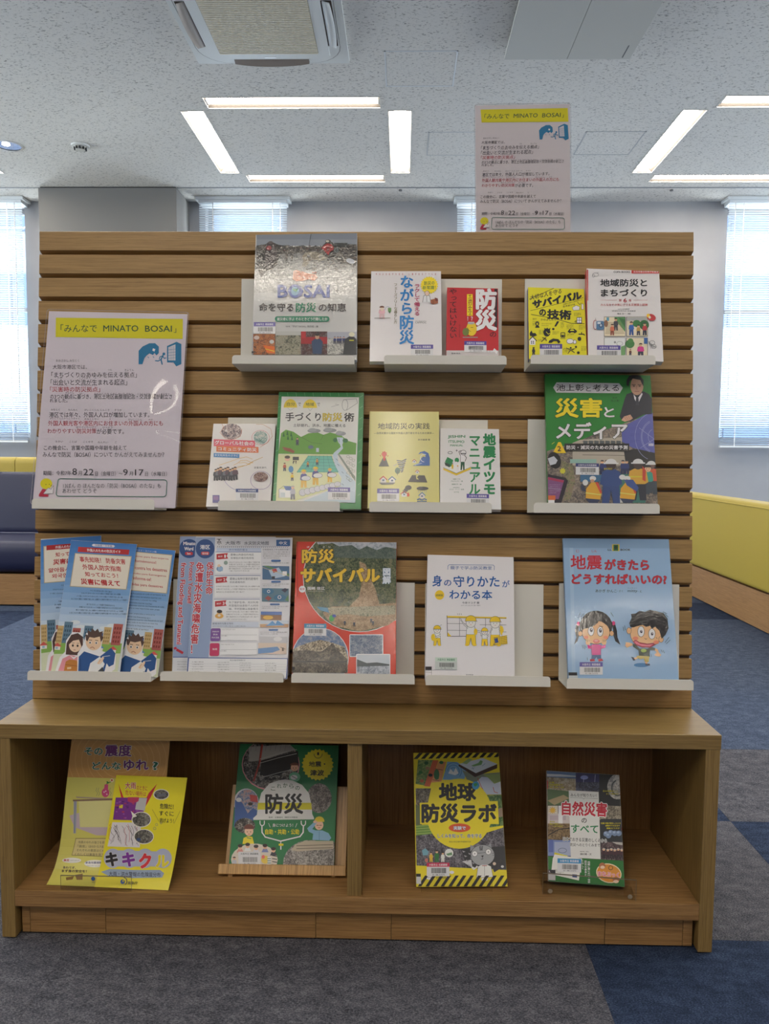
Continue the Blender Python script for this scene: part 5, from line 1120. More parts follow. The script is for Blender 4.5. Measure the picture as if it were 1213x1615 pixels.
# ================================================================ flooding maps
C = (240, 830, 5.054)
def mapsheet(label, pts, th, ob):
    F = sheet('c2', *cp(*C, *pts), ob=ob, th=th)
    t_ = thing('folded_map', label, 'map', F.w(F.W/2, 0, 0), 'folded flooding maps')
    b = MB(); b.box((0, 0, -.0018), (F.W, F.H, 0), mat((226, 228, 232), .5, film=1), .0003); b.build('sheet', t_, lambda v: F.w(*v)); return t_, F
PB = (150, 168, 204)
t_, F = mapsheet('folded flooding map behind the other, with English title running down its left edge', ((218, 80), (990, 83), (163, 1155), (940, 1165)), .003, .060)
A = Art(F, *C, film=1); A.fill((222, 224, 230)); A.Pg(PB, [(215, 78), (350, 80), (290, 1045), (160, 1040)])
A.E((30, 74, 136), 295, 178, 78, 76); A.T(WHT, 'Minato', 248, 122, 345, 152, .05); A.T(WHT, 'Ward', 256, 164, 330, 194, .05); A.rr(RED, 262, 205, 325, 230, 11); A.T(WHT, 'Save', 278, 210, 308, 225, .03)
def down(A, c, st, x, y0, y1, w, sk, b=.05):
    """Latin words turned to run downwards"""
    a, fs = glyph(st); lo, hi = a.min(0), a.max(0)
    for col, off in (((236, 232, 236), b+.05), (c, b)):
        for dx, dy in A.spread(off):
            q = a+(dx, dy); A.put(x+(q[:, 1]-lo[1])/(hi[1]-lo[1])*w+sk*(q[:, 0]-lo[0])/(hi[0]-lo[0]), y0+(q[:, 0]-lo[0])/(hi[0]-lo[0])*(y1-y0), fs, col); A.z += .000003
        A.up()
MR = (196, 44, 62)
down(A, MR, 'from Flooding and Tsunami', 222, 292, 940, 50, -38); down(A, MR, 'Protect Yourself', 300, 288, 618, 34, -18)
A.Ln(MR, [(184, 970), (186, 975)], 22); A.Ln(MR, [(200, 985), (242, 1008)], 20)
A.R((50, 84, 150), 160, 1040, 290, 1046); A.grey(200, 1080, 280, 5, 20, 2)
A.done(t_, 'printed_picture', 'printed_lettering')
t_, F = mapsheet('folded flooding map in front, with Chinese title and red numbered flags', ((345, 85), (1121, 92), (283, 1155), (1078, 1210)), .006, .075)
A = Art(F, *C, film=1); A.fill((224, 224, 230)); A.Pg(PB, [(340, 83), (503, 86), (475, 760), (450, 1045), (280, 1045)])
A.E((30, 74, 136), 423, 180, 75, 77); A.T(WHT, '港区', 382, 148, 462, 184, .03); A.rr(RED, 390, 203, 456, 230, 11); A.T(WHT, '保存版', 398, 208, 448, 226, .02)
A.V(MR, '免遭水灾海啸危害！', 352, 285, 418, 1020, .05, oc=WHT, ow=.045, sk=-56); A.V(MR, '保护生命', 434, 285, 492, 545, .045, oc=WHT, ow=.04, sk=-10)
A.Ln((50, 50, 60), [(516, 103), (552, 103)], 4); A.Ln((50, 50, 60), [(520, 140), (534, 104), (550, 140)], 4); A.Ln((50, 50, 60), [(516, 126), (552, 126)], 3); A.Ln((50, 50, 60), [(534, 126), (534, 148)], 4)
A.T((60, 70, 90), '大阪市', 584, 118, 706, 148, .01); A.T((60, 70, 90), '水灾防灾地图', 734, 120, 930, 150, .01); A.R((50, 100, 160), 990, 108, 1100, 158); A.T(WHT, '中文', 1012, 120, 1078, 148, .03)
for i in range(36): A.Ln((80, 90, 120), [(518+i*16, 170), (526+i*16, 158)], 3); A.z -= STEP
A.up(); A.R((196, 206, 226), 515, 174, 870, 204); A.T((80, 100, 150), '防灾地图的看法', 615, 180, 760, 196, 0)
for j, (y, hh) in enumerate(((208, 168), (396, 168), (584, 170))):
    dx = -j*6; A.R((90, 110, 160), 505+dx, y-4, 870+dx, y); A.R((240, 240, 242), 505+dx, y, 868+dx, y+hh)
    A.Pg(RED, [(514+dx, y+14), (605+dx, y+6), (595+dx, y+30), (607+dx, y+50), (514+dx, y+58)]); A.T(WHT, '知识', 526+dx, y+27, 562+dx, y+42, .02, sl=-3); A.T(WHT, str(j+1), 574+dx, y+18, 590+dx, y+44, .04)
A.T((90, 96, 110), '要确认所居住的地区', 626, 218, 812, 236, 0); A.T((90, 96, 110), '有哪些灾害的危险性', 626, 246, 812, 262, 0); A.T((90, 96, 110), '要确认每种灾害的避难时', 620, 408, 846, 430, 0); A.T((90, 96, 110), '机和避难场所', 620, 438, 742, 454, 0)
A.T((90, 96, 110), '为了保护生命、充分利用', 612, 598, 846, 616, 0); A.T((90, 96, 110), '所登载的信息和个人时间', 612, 624, 846, 642, 0); A.T((90, 96, 110), '轴、平时就确认准备情况', 612, 650, 846, 668, 0)
A.grey(614, 288, 860, 5, 17, 3, (110, 110, 116)); A.grey(512, 480, 858, 3, 22, 3, (110, 110, 116)); A.grey(592, 682, 850, 4, 20, 3, (110, 110, 116))
A.E((120, 150, 190), 540, 340, 26, 22); A.E((240, 210, 180), 534, 316, 12, 12); A.R((160, 190, 220), 524, 325, 564, 358); A.E((150, 170, 160), 588, 292, 16, 16); A.E((242, 206, 160), 538, 690, 22, 20); A.E((50, 40, 40), 538, 680, 22, 14); A.E((232, 176, 90), 536, 716, 34, 20); A.E((240, 226, 210), 536, 712, 12, 10)
A.R((206, 214, 230), 480, 764, 850, 806); A.T((90, 100, 120), '避难场所与集合场所', 482, 768, 648, 784, 0); A.grey(484, 796, 750, 1, 1, 2)
A.rr((130, 84, 160), 470, 814, 548, 916, 12, sk=-6); A.T(WHT, '洪水', 486, 856, 526, 870, .02); A.T(WHT, '内水泛滥', 476, 880, 534, 894, .02); A.T(WHT, '津波以外', 480, 834, 536, 846, .01)
A.rr((200, 50, 100), 462, 932, 538, 1034, 12, sk=-4); A.T(WHT, '海啸', 480, 972, 520, 988, .02)
A.R((240, 240, 242), 548, 814, 850, 912); A.R((240, 240, 242), 542, 930, 836, 1026)
for y in (866, 912, 984, 1026): A.Ln((130, 130, 140), [(550, y), (836, y)], 1.6)
A.grey(556, 824, 664, 1, 1, 2); A.grey(552, 874, 600, 1, 1, 2); A.grey(548, 942, 656, 1, 1, 2); A.grey(544, 994, 594, 1, 1, 2)
A.T((90, 96, 110), '在家里发生了什么样的灾害？', 882, 180, 1094, 194, 0); A.grey(884, 206, 1098, 4, 16, 2.4)
A.rr((60, 104, 164), 950, 268, 1026, 284, 6); A.grey(884, 294, 1094, 1, 1, 2); A.R((70, 110, 150), 880, 316, 1094, 424, 4); A.Pg((90, 130, 90), [(880, 316), (930, 316), (1094, 380), (1094, 400)]); A.Pg((180, 200, 220), [(930, 350), (1010, 330), (1060, 400), (960, 420)]); A.Pg((190, 60, 70), [(955, 345), (990, 338), (1000, 362), (968, 372)]); A.R(WHT, 1040, 360, 1075, 395); A.R((40, 46, 56), 955, 400, 980, 420); A.Ln((220, 200, 120), [(882, 330), (1094, 400)], 3)
A.rr((60, 104, 164), 950, 436, 1026, 450, 6); A.grey(882, 462, 1094, 2, 14, 2); A.R((80, 120, 140), 876, 494, 1090, 600, 4); A.E((50, 110, 150), 925, 520, 46, 26); A.E((50, 110, 150), 1020, 570, 50, 26); A.ring(WHT, 1016, 566, 12, 12, 4); A.ring(WHT, 930, 520, 10, 10, 4); A.Pg((150, 60, 60), [(900, 575), (925, 555), (955, 575), (930, 595)]); A.Pg((40, 44, 70), [(1030, 510), (1060, 494), (1086, 505), (1060, 530)]); A.Pg((80, 130, 80), [(1060, 590), (1088, 545), (1090, 600)])
A.rr((60, 104, 164), 940, 616, 1018, 630, 6); A.grey(876, 640, 1088, 2, 14, 2); A.R((60, 104, 176), 868, 680, 1034, 712, 2); A.R((150, 110, 80), 866, 706, 1032, 748, 2); A.E((230, 180, 70), 925, 728, 40, 16); A.R((204, 214, 226), 864, 752, 1088, 780); A.R((190, 150, 110), 862, 780, 1088, 806); A.Pg((90, 150, 206), [(930, 780), (960, 755), (985, 780), (1000, 750), (1040, 778), (1060, 790), (900, 795)])
A.rr((60, 104, 164), 930, 820, 1005, 834, 6); A.grey(862, 845, 1080, 2, 14, 2); A.R((190, 190, 196), 856, 880, 1076, 930, 2); A.R((216, 196, 180), 848, 930, 1072, 1018, 2); A.E((226, 226, 228), 1003, 900, 34, 18); A.Pg((90, 140, 196), [(846, 975), (1000, 960), (1020, 985), (960, 1008), (846, 1016)]); A.Ln((60, 60, 60), [(1025, 965), (1062, 980)], 4); A.R((80, 60, 50), 1036, 968, 1050, 995)
A.Pg((72, 96, 156), [(280, 1045), (1088, 1052), (1078, 1215), (1060, 1215), (1060, 1165), (275, 1165)]); A.Pg((236, 236, 238), [(296, 1052), (1078, 1058), (1068, 1210), (286, 1200)])
for x, y0 in ((320, 1082), (524, 1085), (700, 1090), (900, 1092)): A.grey(x, y0, x+90, 5, 19, 2, seed=x)
for y in (1096, 1116, 1136, 1154): A.Ln((170, 170, 180), [(300, y), (1070, y+6)], 1.2)
A.T((80, 90, 110), '发生灾害时的联络方法', 622, 1062, 744, 1074, 0)
A.done(t_, 'printed_picture', 'printed_lettering')
# ================================================================ red landslide book
C = (440, 830, 5.054)
F = sheet('c3', *cp(*C, (140, 122), (940, 127), (104, 1165), (931, 1175)), th=.012)
t_ = book('picture_book', 'red hardback with landslide photograph and yellow title in crinkled film', F, .012, (206, 58, 40), 2, hard=True)
A = Art(F, *C, film=2.2); RR = (218, 60, 36); A.fill(RR)
fo = photo_mat(((34, 48, 34), (62, 80, 50), (104, 112, 76), (128, 120, 92)), 100, film=2.2)
pts = [(300, 122), (1000, 122), (1000, 700), (932, 745)]+[(640+445*math.cos(math.radians(a)), 400+440*math.sin(math.radians(a))) for a in range(54, 181, 9)]+[(205, 330), (235, 200)]
A.Pg(WHT, [(x+(x-600)*.012, y+(y-480)*.012) for x, y in pts]); A.Pg(fo, pts)
A.Pg(photo_mat(((150, 160, 172), (190, 196, 204), (206, 208, 214)), 40, film=2.2), [(300, 122), (1000, 122), (1000, 190), (850, 165), (780, 190), (700, 160), (640, 190), (580, 150), (480, 160), (430, 135), (310, 145)])
A.Pg(photo_mat(((60, 80, 74), (84, 100, 90), (104, 114, 104)), 90, film=2.2), [(440, 150), (480, 160), (580, 150), (640, 188), (700, 158), (780, 190), (850, 165), (940, 188), (940, 260), (440, 250)])
A.Pg(photo_mat(((130, 104, 74), (170, 140, 106), (196, 172, 138)), 110, film=2.2), [(640, 280), (690, 300), (720, 400), (770, 500), (800, 620), (940, 610), (932, 745), (870, 790), (640, 838), (470, 800), (400, 760), (350, 690), (420, 640), (560, 640), (640, 560), (660, 440)])
A.Pg(photo_mat(((110, 110, 92), (160, 150, 120), (200, 190, 160), (80, 90, 60)), 130, film=2.2), [(380, 650), (930, 630), (930, 700), (700, 720), (560, 700), (400, 720)])
A.Pg((86, 146, 180), [(300, 640), (390, 650), (400, 690), (330, 670)]); A.E((60, 160, 70), 420, 735, 20, 26); A.E((80, 100, 190), 440, 715, 16, 12)
for x, y in ((600, 800), (750, 790), (735, 770), (525, 790)): A.fig(x, y, 46, top=(40, 50, 70), leg=(40, 40, 50))
YG = (240, 200, 60)
A.T(YG, '防災', 180, 180, 446, 298, .055, oc=(60, 44, 30), ow=.035); A.T(YG, 'サバイバル', 172, 332, 806, 448, .07, oc=(60, 44, 30), ow=.035)
for i, ch in enumerate('ぼうさい'): A.T(WHT, ch, (224, 258, 350, 396)[i], 158, (244, 276, 366, 412)[i], 172, .02)
A.V((226, 232, 240), '図解', 826, 332, 892, 460, .06, oc=(50, 120, 180), ow=.03)
A.E(WHT, 187, 502, 27, 27); A.T((190, 50, 50), '監修', 168, 492, 206, 510, .02); A.T(WHT, '国崎 信江', 228, 482, 366, 508, .03); A.grey(232, 518, 362, 1, 1, 2, (210, 210, 210))
pts = [(330+222*math.cos(math.radians(a)), 1050+235*math.sin(math.radians(a))) for a in range(0, 360, 12)]
A.Pg(WHT, [(330+(x-330)*1.02, 1050+(y-1050)*1.02) for x, y in pts]); A.Pg(photo_mat(((84, 108, 150), (120, 136, 166), (170, 170, 176)), 40, film=2.2), pts)
A.Pg(photo_mat(((60, 52, 44), (120, 106, 88), (184, 168, 140), (206, 196, 176)), 100, film=2.2), [(98, 990), (150, 960), (230, 930), (330, 905), (430, 930), (520, 960), (550, 1040), (548, 1170), (98, 1170)])
A.Pg(photo_mat(((40, 38, 36), (84, 76, 66), (130, 120, 104)), 110, film=2.2), [(104, 1000), (200, 985), (340, 1000), (430, 930), (470, 990), (545, 1060), (546, 1170), (98, 1170)]); A.R((60, 60, 58), 98, 1074, 545, 1086)
A.rr(WHT, 562, 862, 832, 1042, 8); A.R(photo_mat(((80, 96, 124), (116, 128, 150), (160, 168, 180)), 120, film=2.2), 568, 868, 826, 1036)
A.rr(WHT, 616, 1018, 888, 1200, 8); A.R((196, 204, 214), 622, 1024, 882, 1190); A.R(photo_mat(((110, 120, 136), (160, 168, 180), (200, 204, 212)), 60, film=2.2), 622, 1100, 882, 1190); A.Pg((70, 80, 84), [(622, 1060), (660, 1075), (700, 1090), (780, 1085), (880, 1100), (880, 1112), (622, 1118)])
A.R((150, 30, 30), 146, 122, 150, 560)
A.sticker(202, 776, 378, 872, c=(36, 134, 176), sl=2); A.R(BLK, 84, 1120, 128, 1146)
A.done(t_)
# ================================================================ plain white parents' book
C = (650, 850, 5.054)
F = sheet('c4', *cp(*C, (122, 127), (815, 143), (106, 1085), (812, 1090)), th=.012)
t_ = book('paperback', 'white paperback with blue title and yellow-helmeted cartoon family', F, .012, (236, 233, 236), 0, spine=(60, 90, 170))
A = Art(F, *C, film=0); BB = (24, 96, 172); YH = (244, 208, 40)
A.T(BB, '親子で学ぶ防災教室', 305, 216, 636, 244, .005, sl=2); A.Ln(BB, [(285, 243), (286, 215), (296, 206), (645, 208), (656, 218), (654, 248)], 3)
A.T(BB, '身', 160, 288, 240, 380, .035); A.T(BB, 'の', 254, 326, 314, 376, .02); A.T(BB, '守りかた', 328, 292, 698, 384, .03, sl=2); A.T(BB, 'が', 718, 330, 778, 386, .02)
A.T(BB, 'わかる本', 296, 404, 640, 482, .028, sl=4)
A.E(YH, 219, 447, 37, 38); A.T((90, 90, 60), '図解版', 190, 440, 246, 458, .01)
A.T((70, 76, 90), '今泉マユ子 著', 398, 500, 536, 518, .012); A.grey(390, 530, 545, 1, 1, 2, (80, 90, 110))
L = (54, 58, 70)
A.R(YH, 280, 614, 752, 626, 10); A.Ln(L, [(278, 612), (282, 776), (430, 776)], 4); A.Ln(L, [(280, 628), (750, 634)], 2.4); A.Ln(L, [(378, 628), (378, 776)], 3); A.Ln(L, [(585, 632), (585, 700)], 3)
for y in (674, 728): A.Ln(L, [(282, y), (450, y+2)], 2.4)
A.Ln(L, [(540, 684), (750, 686)], 2.4); A.Ln(L, [(720, 742), (750, 742)], 2.4); A.Pg(YH, [(284, 744), (284, 776), (314, 776)])
for x in (362, 375, 390): A.Ln(L, [(x, 594), (x+4, 606)], 2.4)
def kid(x, y, h, arms=()):
    r = h*.155
    A.Pg((240, 240, 240), [(x-h*.13, y-h*.62), (x+h*.13, y-h*.62), (x+h*.15, y-h*.36), (x-h*.15, y-h*.36)]); A.Ln(L, [(x-h*.13, y-h*.62), (x-h*.15, y-h*.36), (x+h*.15, y-h*.36), (x+h*.13, y-h*.62)], 2.4)
    A.Pg(YH, [(x-h*.15, y-h*.36), (x+h*.15, y-h*.36), (x+h*.17, y-h*.03), (x+h*.04, y-h*.03), (x, y-h*.24), (x-h*.05, y-h*.03), (x-h*.17, y-h*.03)]); A.Ln(L, [(x-h*.15, y-h*.36), (x-h*.17, y-h*.03), (x-h*.05, y-h*.03), (x, y-h*.24), (x+h*.04, y-h*.03), (x+h*.17, y-h*.03), (x+h*.15, y-h*.36)], 2.4)
    A.E((238, 236, 232), x, y-h*.74, r, r); A.ring(L, x, y-h*.74, r, r, 2.4, 18); A.E(YH, x, y-h*.80, r*1.15, r*1.15, n=16, a0=180, a1=360); A.ring(L, x, y-h*.80, r*1.15, r*1.15, 2.4, 16, 180, 360); A.Ln(L, [(x-r*1.2, y-h*.79), (x+r*1.35, y-h*.79)], 3)
    for s_ in (-1, 1): A.E(L, x+s_*r*.35, y-h*.74, 2.6, 3.4)
    A.Ln((200, 90, 80), [(x-4, y-h*.68), (x+5, y-h*.68)], 3)
    for p in arms: A.Ln((238, 238, 236), p, 11); A.Ln(L, [(a, b_-6) for a, b_ in p], 2.4); A.Ln(L, [(a, b_+6) for a, b_ in p], 2.4)
    for s_ in (-1, 1): A.E(YH, x+s_*h*.12, y-h*.02, h*.07, h*.035)
kid(200, 850, 165, ([(185, 765), (192, 785), (228, 765)],)); A.E(YH, 168, 785, 16, 28); A.Ln(L, [(225, 690), (236, 684)], 2.4)
kid(468, 850, 245, ([(445, 708), (412, 680), (386, 640)], [(495, 708), (520, 735), (555, 745)])); A.E(YH, 506, 740, 14, 26)
kid(578, 850, 145, ([(560, 785), (545, 760)], [(595, 780), (612, 765)]))
kid(662, 852, 240, ([(640, 715), (618, 745)], [(690, 712), (716, 752), (716, 775)])); A.Pg(YH, [(700, 690), (722, 700), (730, 730), (712, 770), (700, 740)])
A.Pg(YH, [(652, 785), (754, 768), (760, 836), (654, 850)]); 
for i in range(8): A.Ln(L, [(654+i*14, 786-i*2), (656+i*14, 848-i*2)], 2)
for i in range(5): A.Ln(L, [(652, 788+i*14), (758, 772+i*14)], 2)
A.Pg((60, 80, 150), [(655, 795), (680, 790), (690, 825), (662, 832)])
A.T((80, 84, 96), '朝日新聞出版', 430, 1078, 486, 1088, 0); A.R((44, 36, 42), 98, 1018, 156, 1044); A.Ln((90, 90, 94), [(100, 1062), (156, 1064)], 2); A.Ln((90, 90, 94), [(154, 1040), (155, 1085)], 2)
A.sticker(184, 944, 358, 1040, c=(206, 222, 210), wt=(206, 212, 208), tc=(30, 130, 80), sl=2)
A.done(t_)
# ================================================================ light blue cartoon book
C = (860, 830, 4.852)
F = sheet('c5', *cp(*C, (136, 90), (943, 100), (176, 1165), (1027, 1170)), th=.010)
t_ = book('picture_book', 'light blue picture book with a frightened cartoon girl and boy', F, .010, (150, 186, 222), 2, hard=True)
A = Art(F, *C, film=1.9); LBc = (156, 190, 226); A.fill(LBc)
A.R((144, 178, 214), 130, 92, 1040, 165, 6); A.R((170, 200, 230), 186, 165, 214, 1150, sk=18)
A.T((40, 44, 40), 'LL', 478, 172, 508, 188, .03); A.R((236, 206, 70), 512, 138, 568, 190); A.R((30, 110, 60), 522, 142, 558, 188); A.E((30, 60, 40), 540, 163, 11, 15); A.T((60, 50, 40), 'BOOK', 575, 172, 652, 188, .05)
RT_ = (206, 34, 56); OC = (60, 40, 60)
A.T(RT_, 'じ', 236, 180, 260, 200, .01); A.T(RT_, 'しん', 356, 180, 394, 200, .01)
A.T(RT_, '地震', 192, 218, 436, 334, .034); A.T(RT_, 'がきたら', 452, 250, 796, 336, .05, oc=OC, ow=.015, sl=2)
A.T(RT_, 'どうすればいいの?', 200, 362, 930, 444, .05, oc=OC, ow=.015, sl=4)
A.T((40, 44, 60), 'あかぎ かんこ', 384, 482, 545, 506, .012, sl=2); A.T((40, 44, 60), '・さく', 548, 488, 594, 504, .005); A.T((40, 44, 60), 'mitty', 630, 485, 704, 510, .01); A.T((40, 44, 60), '・え', 706, 490, 738, 508, .005); A.T((40, 44, 60), 'ミッティー', 630, 470, 702, 478, 0)
K, SK, SKo = (24, 20, 26), (240, 190, 140), (90, 54, 40)
# girl
A.Pg(K, [(262, 742), (238, 752), (226, 800), (238, 850), (222, 905), (246, 880), (262, 830), (256, 780)]); A.Pg(K, [(510, 742), (535, 752), (548, 800), (552, 850), (575, 908), (536, 880), (522, 840), (518, 790)])
A.E((230, 60, 130), 254, 746, 13, 16); A.E((230, 60, 130), 522, 742, 13, 16)
A.E(K, 388, 770, 126, 124); A.E(SKo, 388, 812, 108, 92); A.E(SK, 388, 812, 104, 88); A.E(SK, 268, 822, 16, 20); A.E(SK, 508, 820, 16, 20); A.ring(SKo, 268, 822, 16, 20, 2.4, 14); A.ring(SKo, 508, 820, 16, 20, 2.4, 14)
A.Pg(K, [(268, 800), (262, 740), (300, 680), (390, 655), (470, 680), (514, 740), (510, 800), (485, 770), (440, 735), (418, 708), (400, 740), (360, 772), (300, 785)])
for s_, (x, y) in ((1, (350, 802)), (1, (420, 806))): A.E(K, x, y, 24, 38); A.E(WHT, x, y, 21, 35); A.E((50, 40, 60), x+2, y-8, 11, 17); A.E(WHT, x+4, y-14, 4, 5)
A.Ln(K, [(325, 756), (352, 770)], 4); A.Ln(K, [(412, 762), (440, 770)], 4); A.E((230, 120, 110), 390, 880, 26, 16); A.E((240, 170, 160), 390, 876, 16, 7); A.E((244, 150, 120), 312, 850, 18, 12); A.E((244, 150, 120), 462, 850, 18, 12)
A.Pg((226, 60, 150), [(322, 905), (345, 915), (362, 905), (412, 905), (440, 915), (462, 900), (460, 930), (424, 940), (422, 985), (358, 985), (352, 940), (326, 935)]); A.Ln((140, 30, 90), [(352, 905), (354, 985)], 3); A.Ln((140, 30, 90), [(426, 905), (424, 985)], 3)
for x in (328, 450):
    A.Pg(SK, [(x-16, 905), (x-20, 880), (x-10, 866), (x, 872), (x+10, 866), (x+18, 884), (x+12, 908)])
    for i in range(3): A.Ln(SKo, [(x-10+i*9, 868), (x-8+i*8, 884)], 2)
A.Pg((70, 100, 150), [(356, 985), (426, 985), (428, 1024), (400, 1020), (392, 1000), (376, 1022), (350, 1020)]); A.Pg((190, 40, 60), [(340, 1018), (374, 1016), (380, 1032), (344, 1034)]); A.Pg((190, 40, 60), [(402, 1016), (432, 1012), (444, 1030), (408, 1036)])
# boy
A.E((70, 130, 186), 735, 1062, 58, 16)
A.E(SKo, 770, 820, 122, 110); A.E(SK, 768, 820, 118, 106); A.E(SK, 640, 800, 18, 24); A.E(SK, 885, 865, 18, 24); A.ring(SKo, 640, 800, 18, 24, 2.4, 14); A.ring(SKo, 885, 865, 18, 24, 2.4, 14)
A.Pg(K, [(650, 770), (642, 742), (660, 700), (655, 672), (690, 668), (720, 648), (760, 655), (800, 640), (850, 650), (905, 665), (935, 710), (942, 780), (920, 830), (890, 862), (872, 800), (840, 770), (815, 785), (800, 762), (770, 770), (745, 755), (700, 765), (672, 775)])
for x, y in ((732, 806), (815, 824)): A.E(K, x, y, 27, 42); A.E(WHT, x, y, 24, 39); A.E((50, 40, 60), x+2, y, 9, 12); A.E(WHT, x+4, y-4, 3, 4)
A.Pg((160, 40, 60), [(668, 882), (690, 868), (720, 888), (780, 898), (835, 890), (838, 908), (800, 930), (740, 928), (690, 910)]); A.Pg((236, 130, 150), [(680, 884), (694, 878), (725, 900), (780, 908), (826, 902), (800, 920), (740, 918), (695, 902)])
A.E((240, 140, 110), 690, 858, 22, 14); A.E((240, 140, 110), 848, 888, 22, 14); A.Ln(SKo, [(760, 858), (768, 866), (776, 860)], 4)
A.Pg((50, 66, 50), [(668, 898), (690, 905), (720, 935), (780, 938), (810, 925), (842, 932), (840, 950), (800, 948), (796, 1000), (716, 992), (712, 950), (672, 922)]); A.E((150, 180, 60), 752, 952, 22, 14)
A.Pg(SK, [(668, 898), (640, 890), (612, 888), (616, 900), (608, 912), (626, 930), (640, 922), (664, 914)]); A.Pg(SK, [(840, 932), (860, 942), (868, 965), (886, 985), (876, 998), (848, 994), (834, 985), (850, 965), (838, 950)])
A.Pg((196, 176, 90), [(716, 990), (796, 996), (790, 1040), (760, 1036), (752, 1012), (730, 1018), (696, 1006), (700, 992)]); A.Pg(SK, [(672, 1006), (700, 1002), (706, 1014), (680, 1022)]); A.Pg(SK, [(764, 1036), (782, 1040), (780, 1056), (764, 1054)]); A.Pg((40, 46, 70), [(655, 998), (676, 1004), (688, 1026), (672, 1028)]); A.Pg((40, 46, 70), [(762, 1050), (798, 1052), (800, 1066), (768, 1066)])
for p in (((282, 910), (290, 935)), ((294, 908), (302, 940)), ((308, 915), (312, 930)), ((250, 700), (268, 660)), ((262, 715), (290, 670)), ((500, 660), (520, 690)), ((595, 770), (600, 800)), ((606, 760), (612, 795)), ((900, 655), (930, 670)), ((915, 670), (940, 695)), ((915, 890), (945, 850)), ((925, 900), (955, 870)), ((885, 945), (895, 965)), ((900, 950), (910, 970)), ((795, 975), (798, 1000)), ((808, 978), (812, 1000)), ((320, 1005), (322, 1025)), ((845, 850), (855, 860))): A.Ln(K, p, 3)
A.ring(K, 385, 745, 112, 96, 3, 14, 215, 320)
A.sticker(262, 1040, 438, 1136); A.R((34, 34, 38), 175, 1118, 242, 1142); A.R((200, 206, 210), 178, 1142, 248, 1164)
A.done(t_)
# ================================================================ posters
POST = [('大阪市港区では、', 195, 428, 438, 460, 0), ('「まちづくりのあゆみを伝える拠点」', 185, 480, 790, 520, 0), ('「出会いと交流が生まれる起点」', 180, 532, 722, 574, 0), ('「災害時の防災拠点」', 175, 584, 530, 622, 1),
        ('の3つの観点に基づき、港区土地区画整理記念・交流会館が創立さ', 178, 636, 1040, 672, 0), ('れました。', 174, 670, 300, 696, 0), ('港区では年々、外国人人口が増加しています。', 170, 764, 880, 802, 0),
        ('外国人観光客や港区内にお住まいの外国人の方にも', 163, 824, 975, 862, 1), ('わかりやすい防災対策', 157, 880, 504, 916, 1), ('が必要です。', 508, 882, 700, 920, 0),
        ('この機会に、言葉や国籍や年齢を越えて', 132, 1000, 718, 1034, 0), ('みんなで防災（BOSAI）について かんがえてみませんか？', 124, 1046, 985, 1084, 0)]
RUBY = [('おおさかし みなとく', 218, 390, 382, 408), ('つた', 585, 458, 615, 472), ('きょてん', 705, 458, 770, 474), ('であ', 225, 514, 262, 528), ('こうりゅう', 382, 514, 460, 530), ('う', 490, 516, 502, 528), ('きてん', 648, 528, 692, 542), ('さいがいじ', 228, 568, 300, 580), ('ぼうさいきょてん', 396, 568, 510, 580),
        ('かんてん', 286, 622, 345, 634), ('もと', 385, 626, 405, 638), ('みなとく とち くかく せいり きねん', 488, 628, 765, 642), ('こうりゅうかいかん', 795, 630, 930, 643), ('そうりつ', 960, 630, 1022, 644),
        ('みなとく', 182, 740, 245, 754), ('ねんねん', 305, 742, 372, 754), ('がいこくじん じんこう', 420, 742, 596, 756), ('ぞうか', 632, 744, 684, 757), ('がいこくじんかんこうきゃく', 175, 802, 384, 816), ('みなとくない', 420, 806, 522, 820), ('す', 595, 808, 608, 820), ('がいこくじん', 730, 810, 826, 824), ('かた', 874, 812, 905, 824),
        ('ぼうさいたいさく', 362, 864, 502, 878), ('ひつよう', 548, 866, 618, 879), ('きかい', 215, 966, 268, 980), ('ことば', 314, 967, 366, 981), ('こくせき', 412, 968, 480, 982), ('ねんれい', 515, 971, 588, 985), ('こ', 636, 972, 650, 985)]
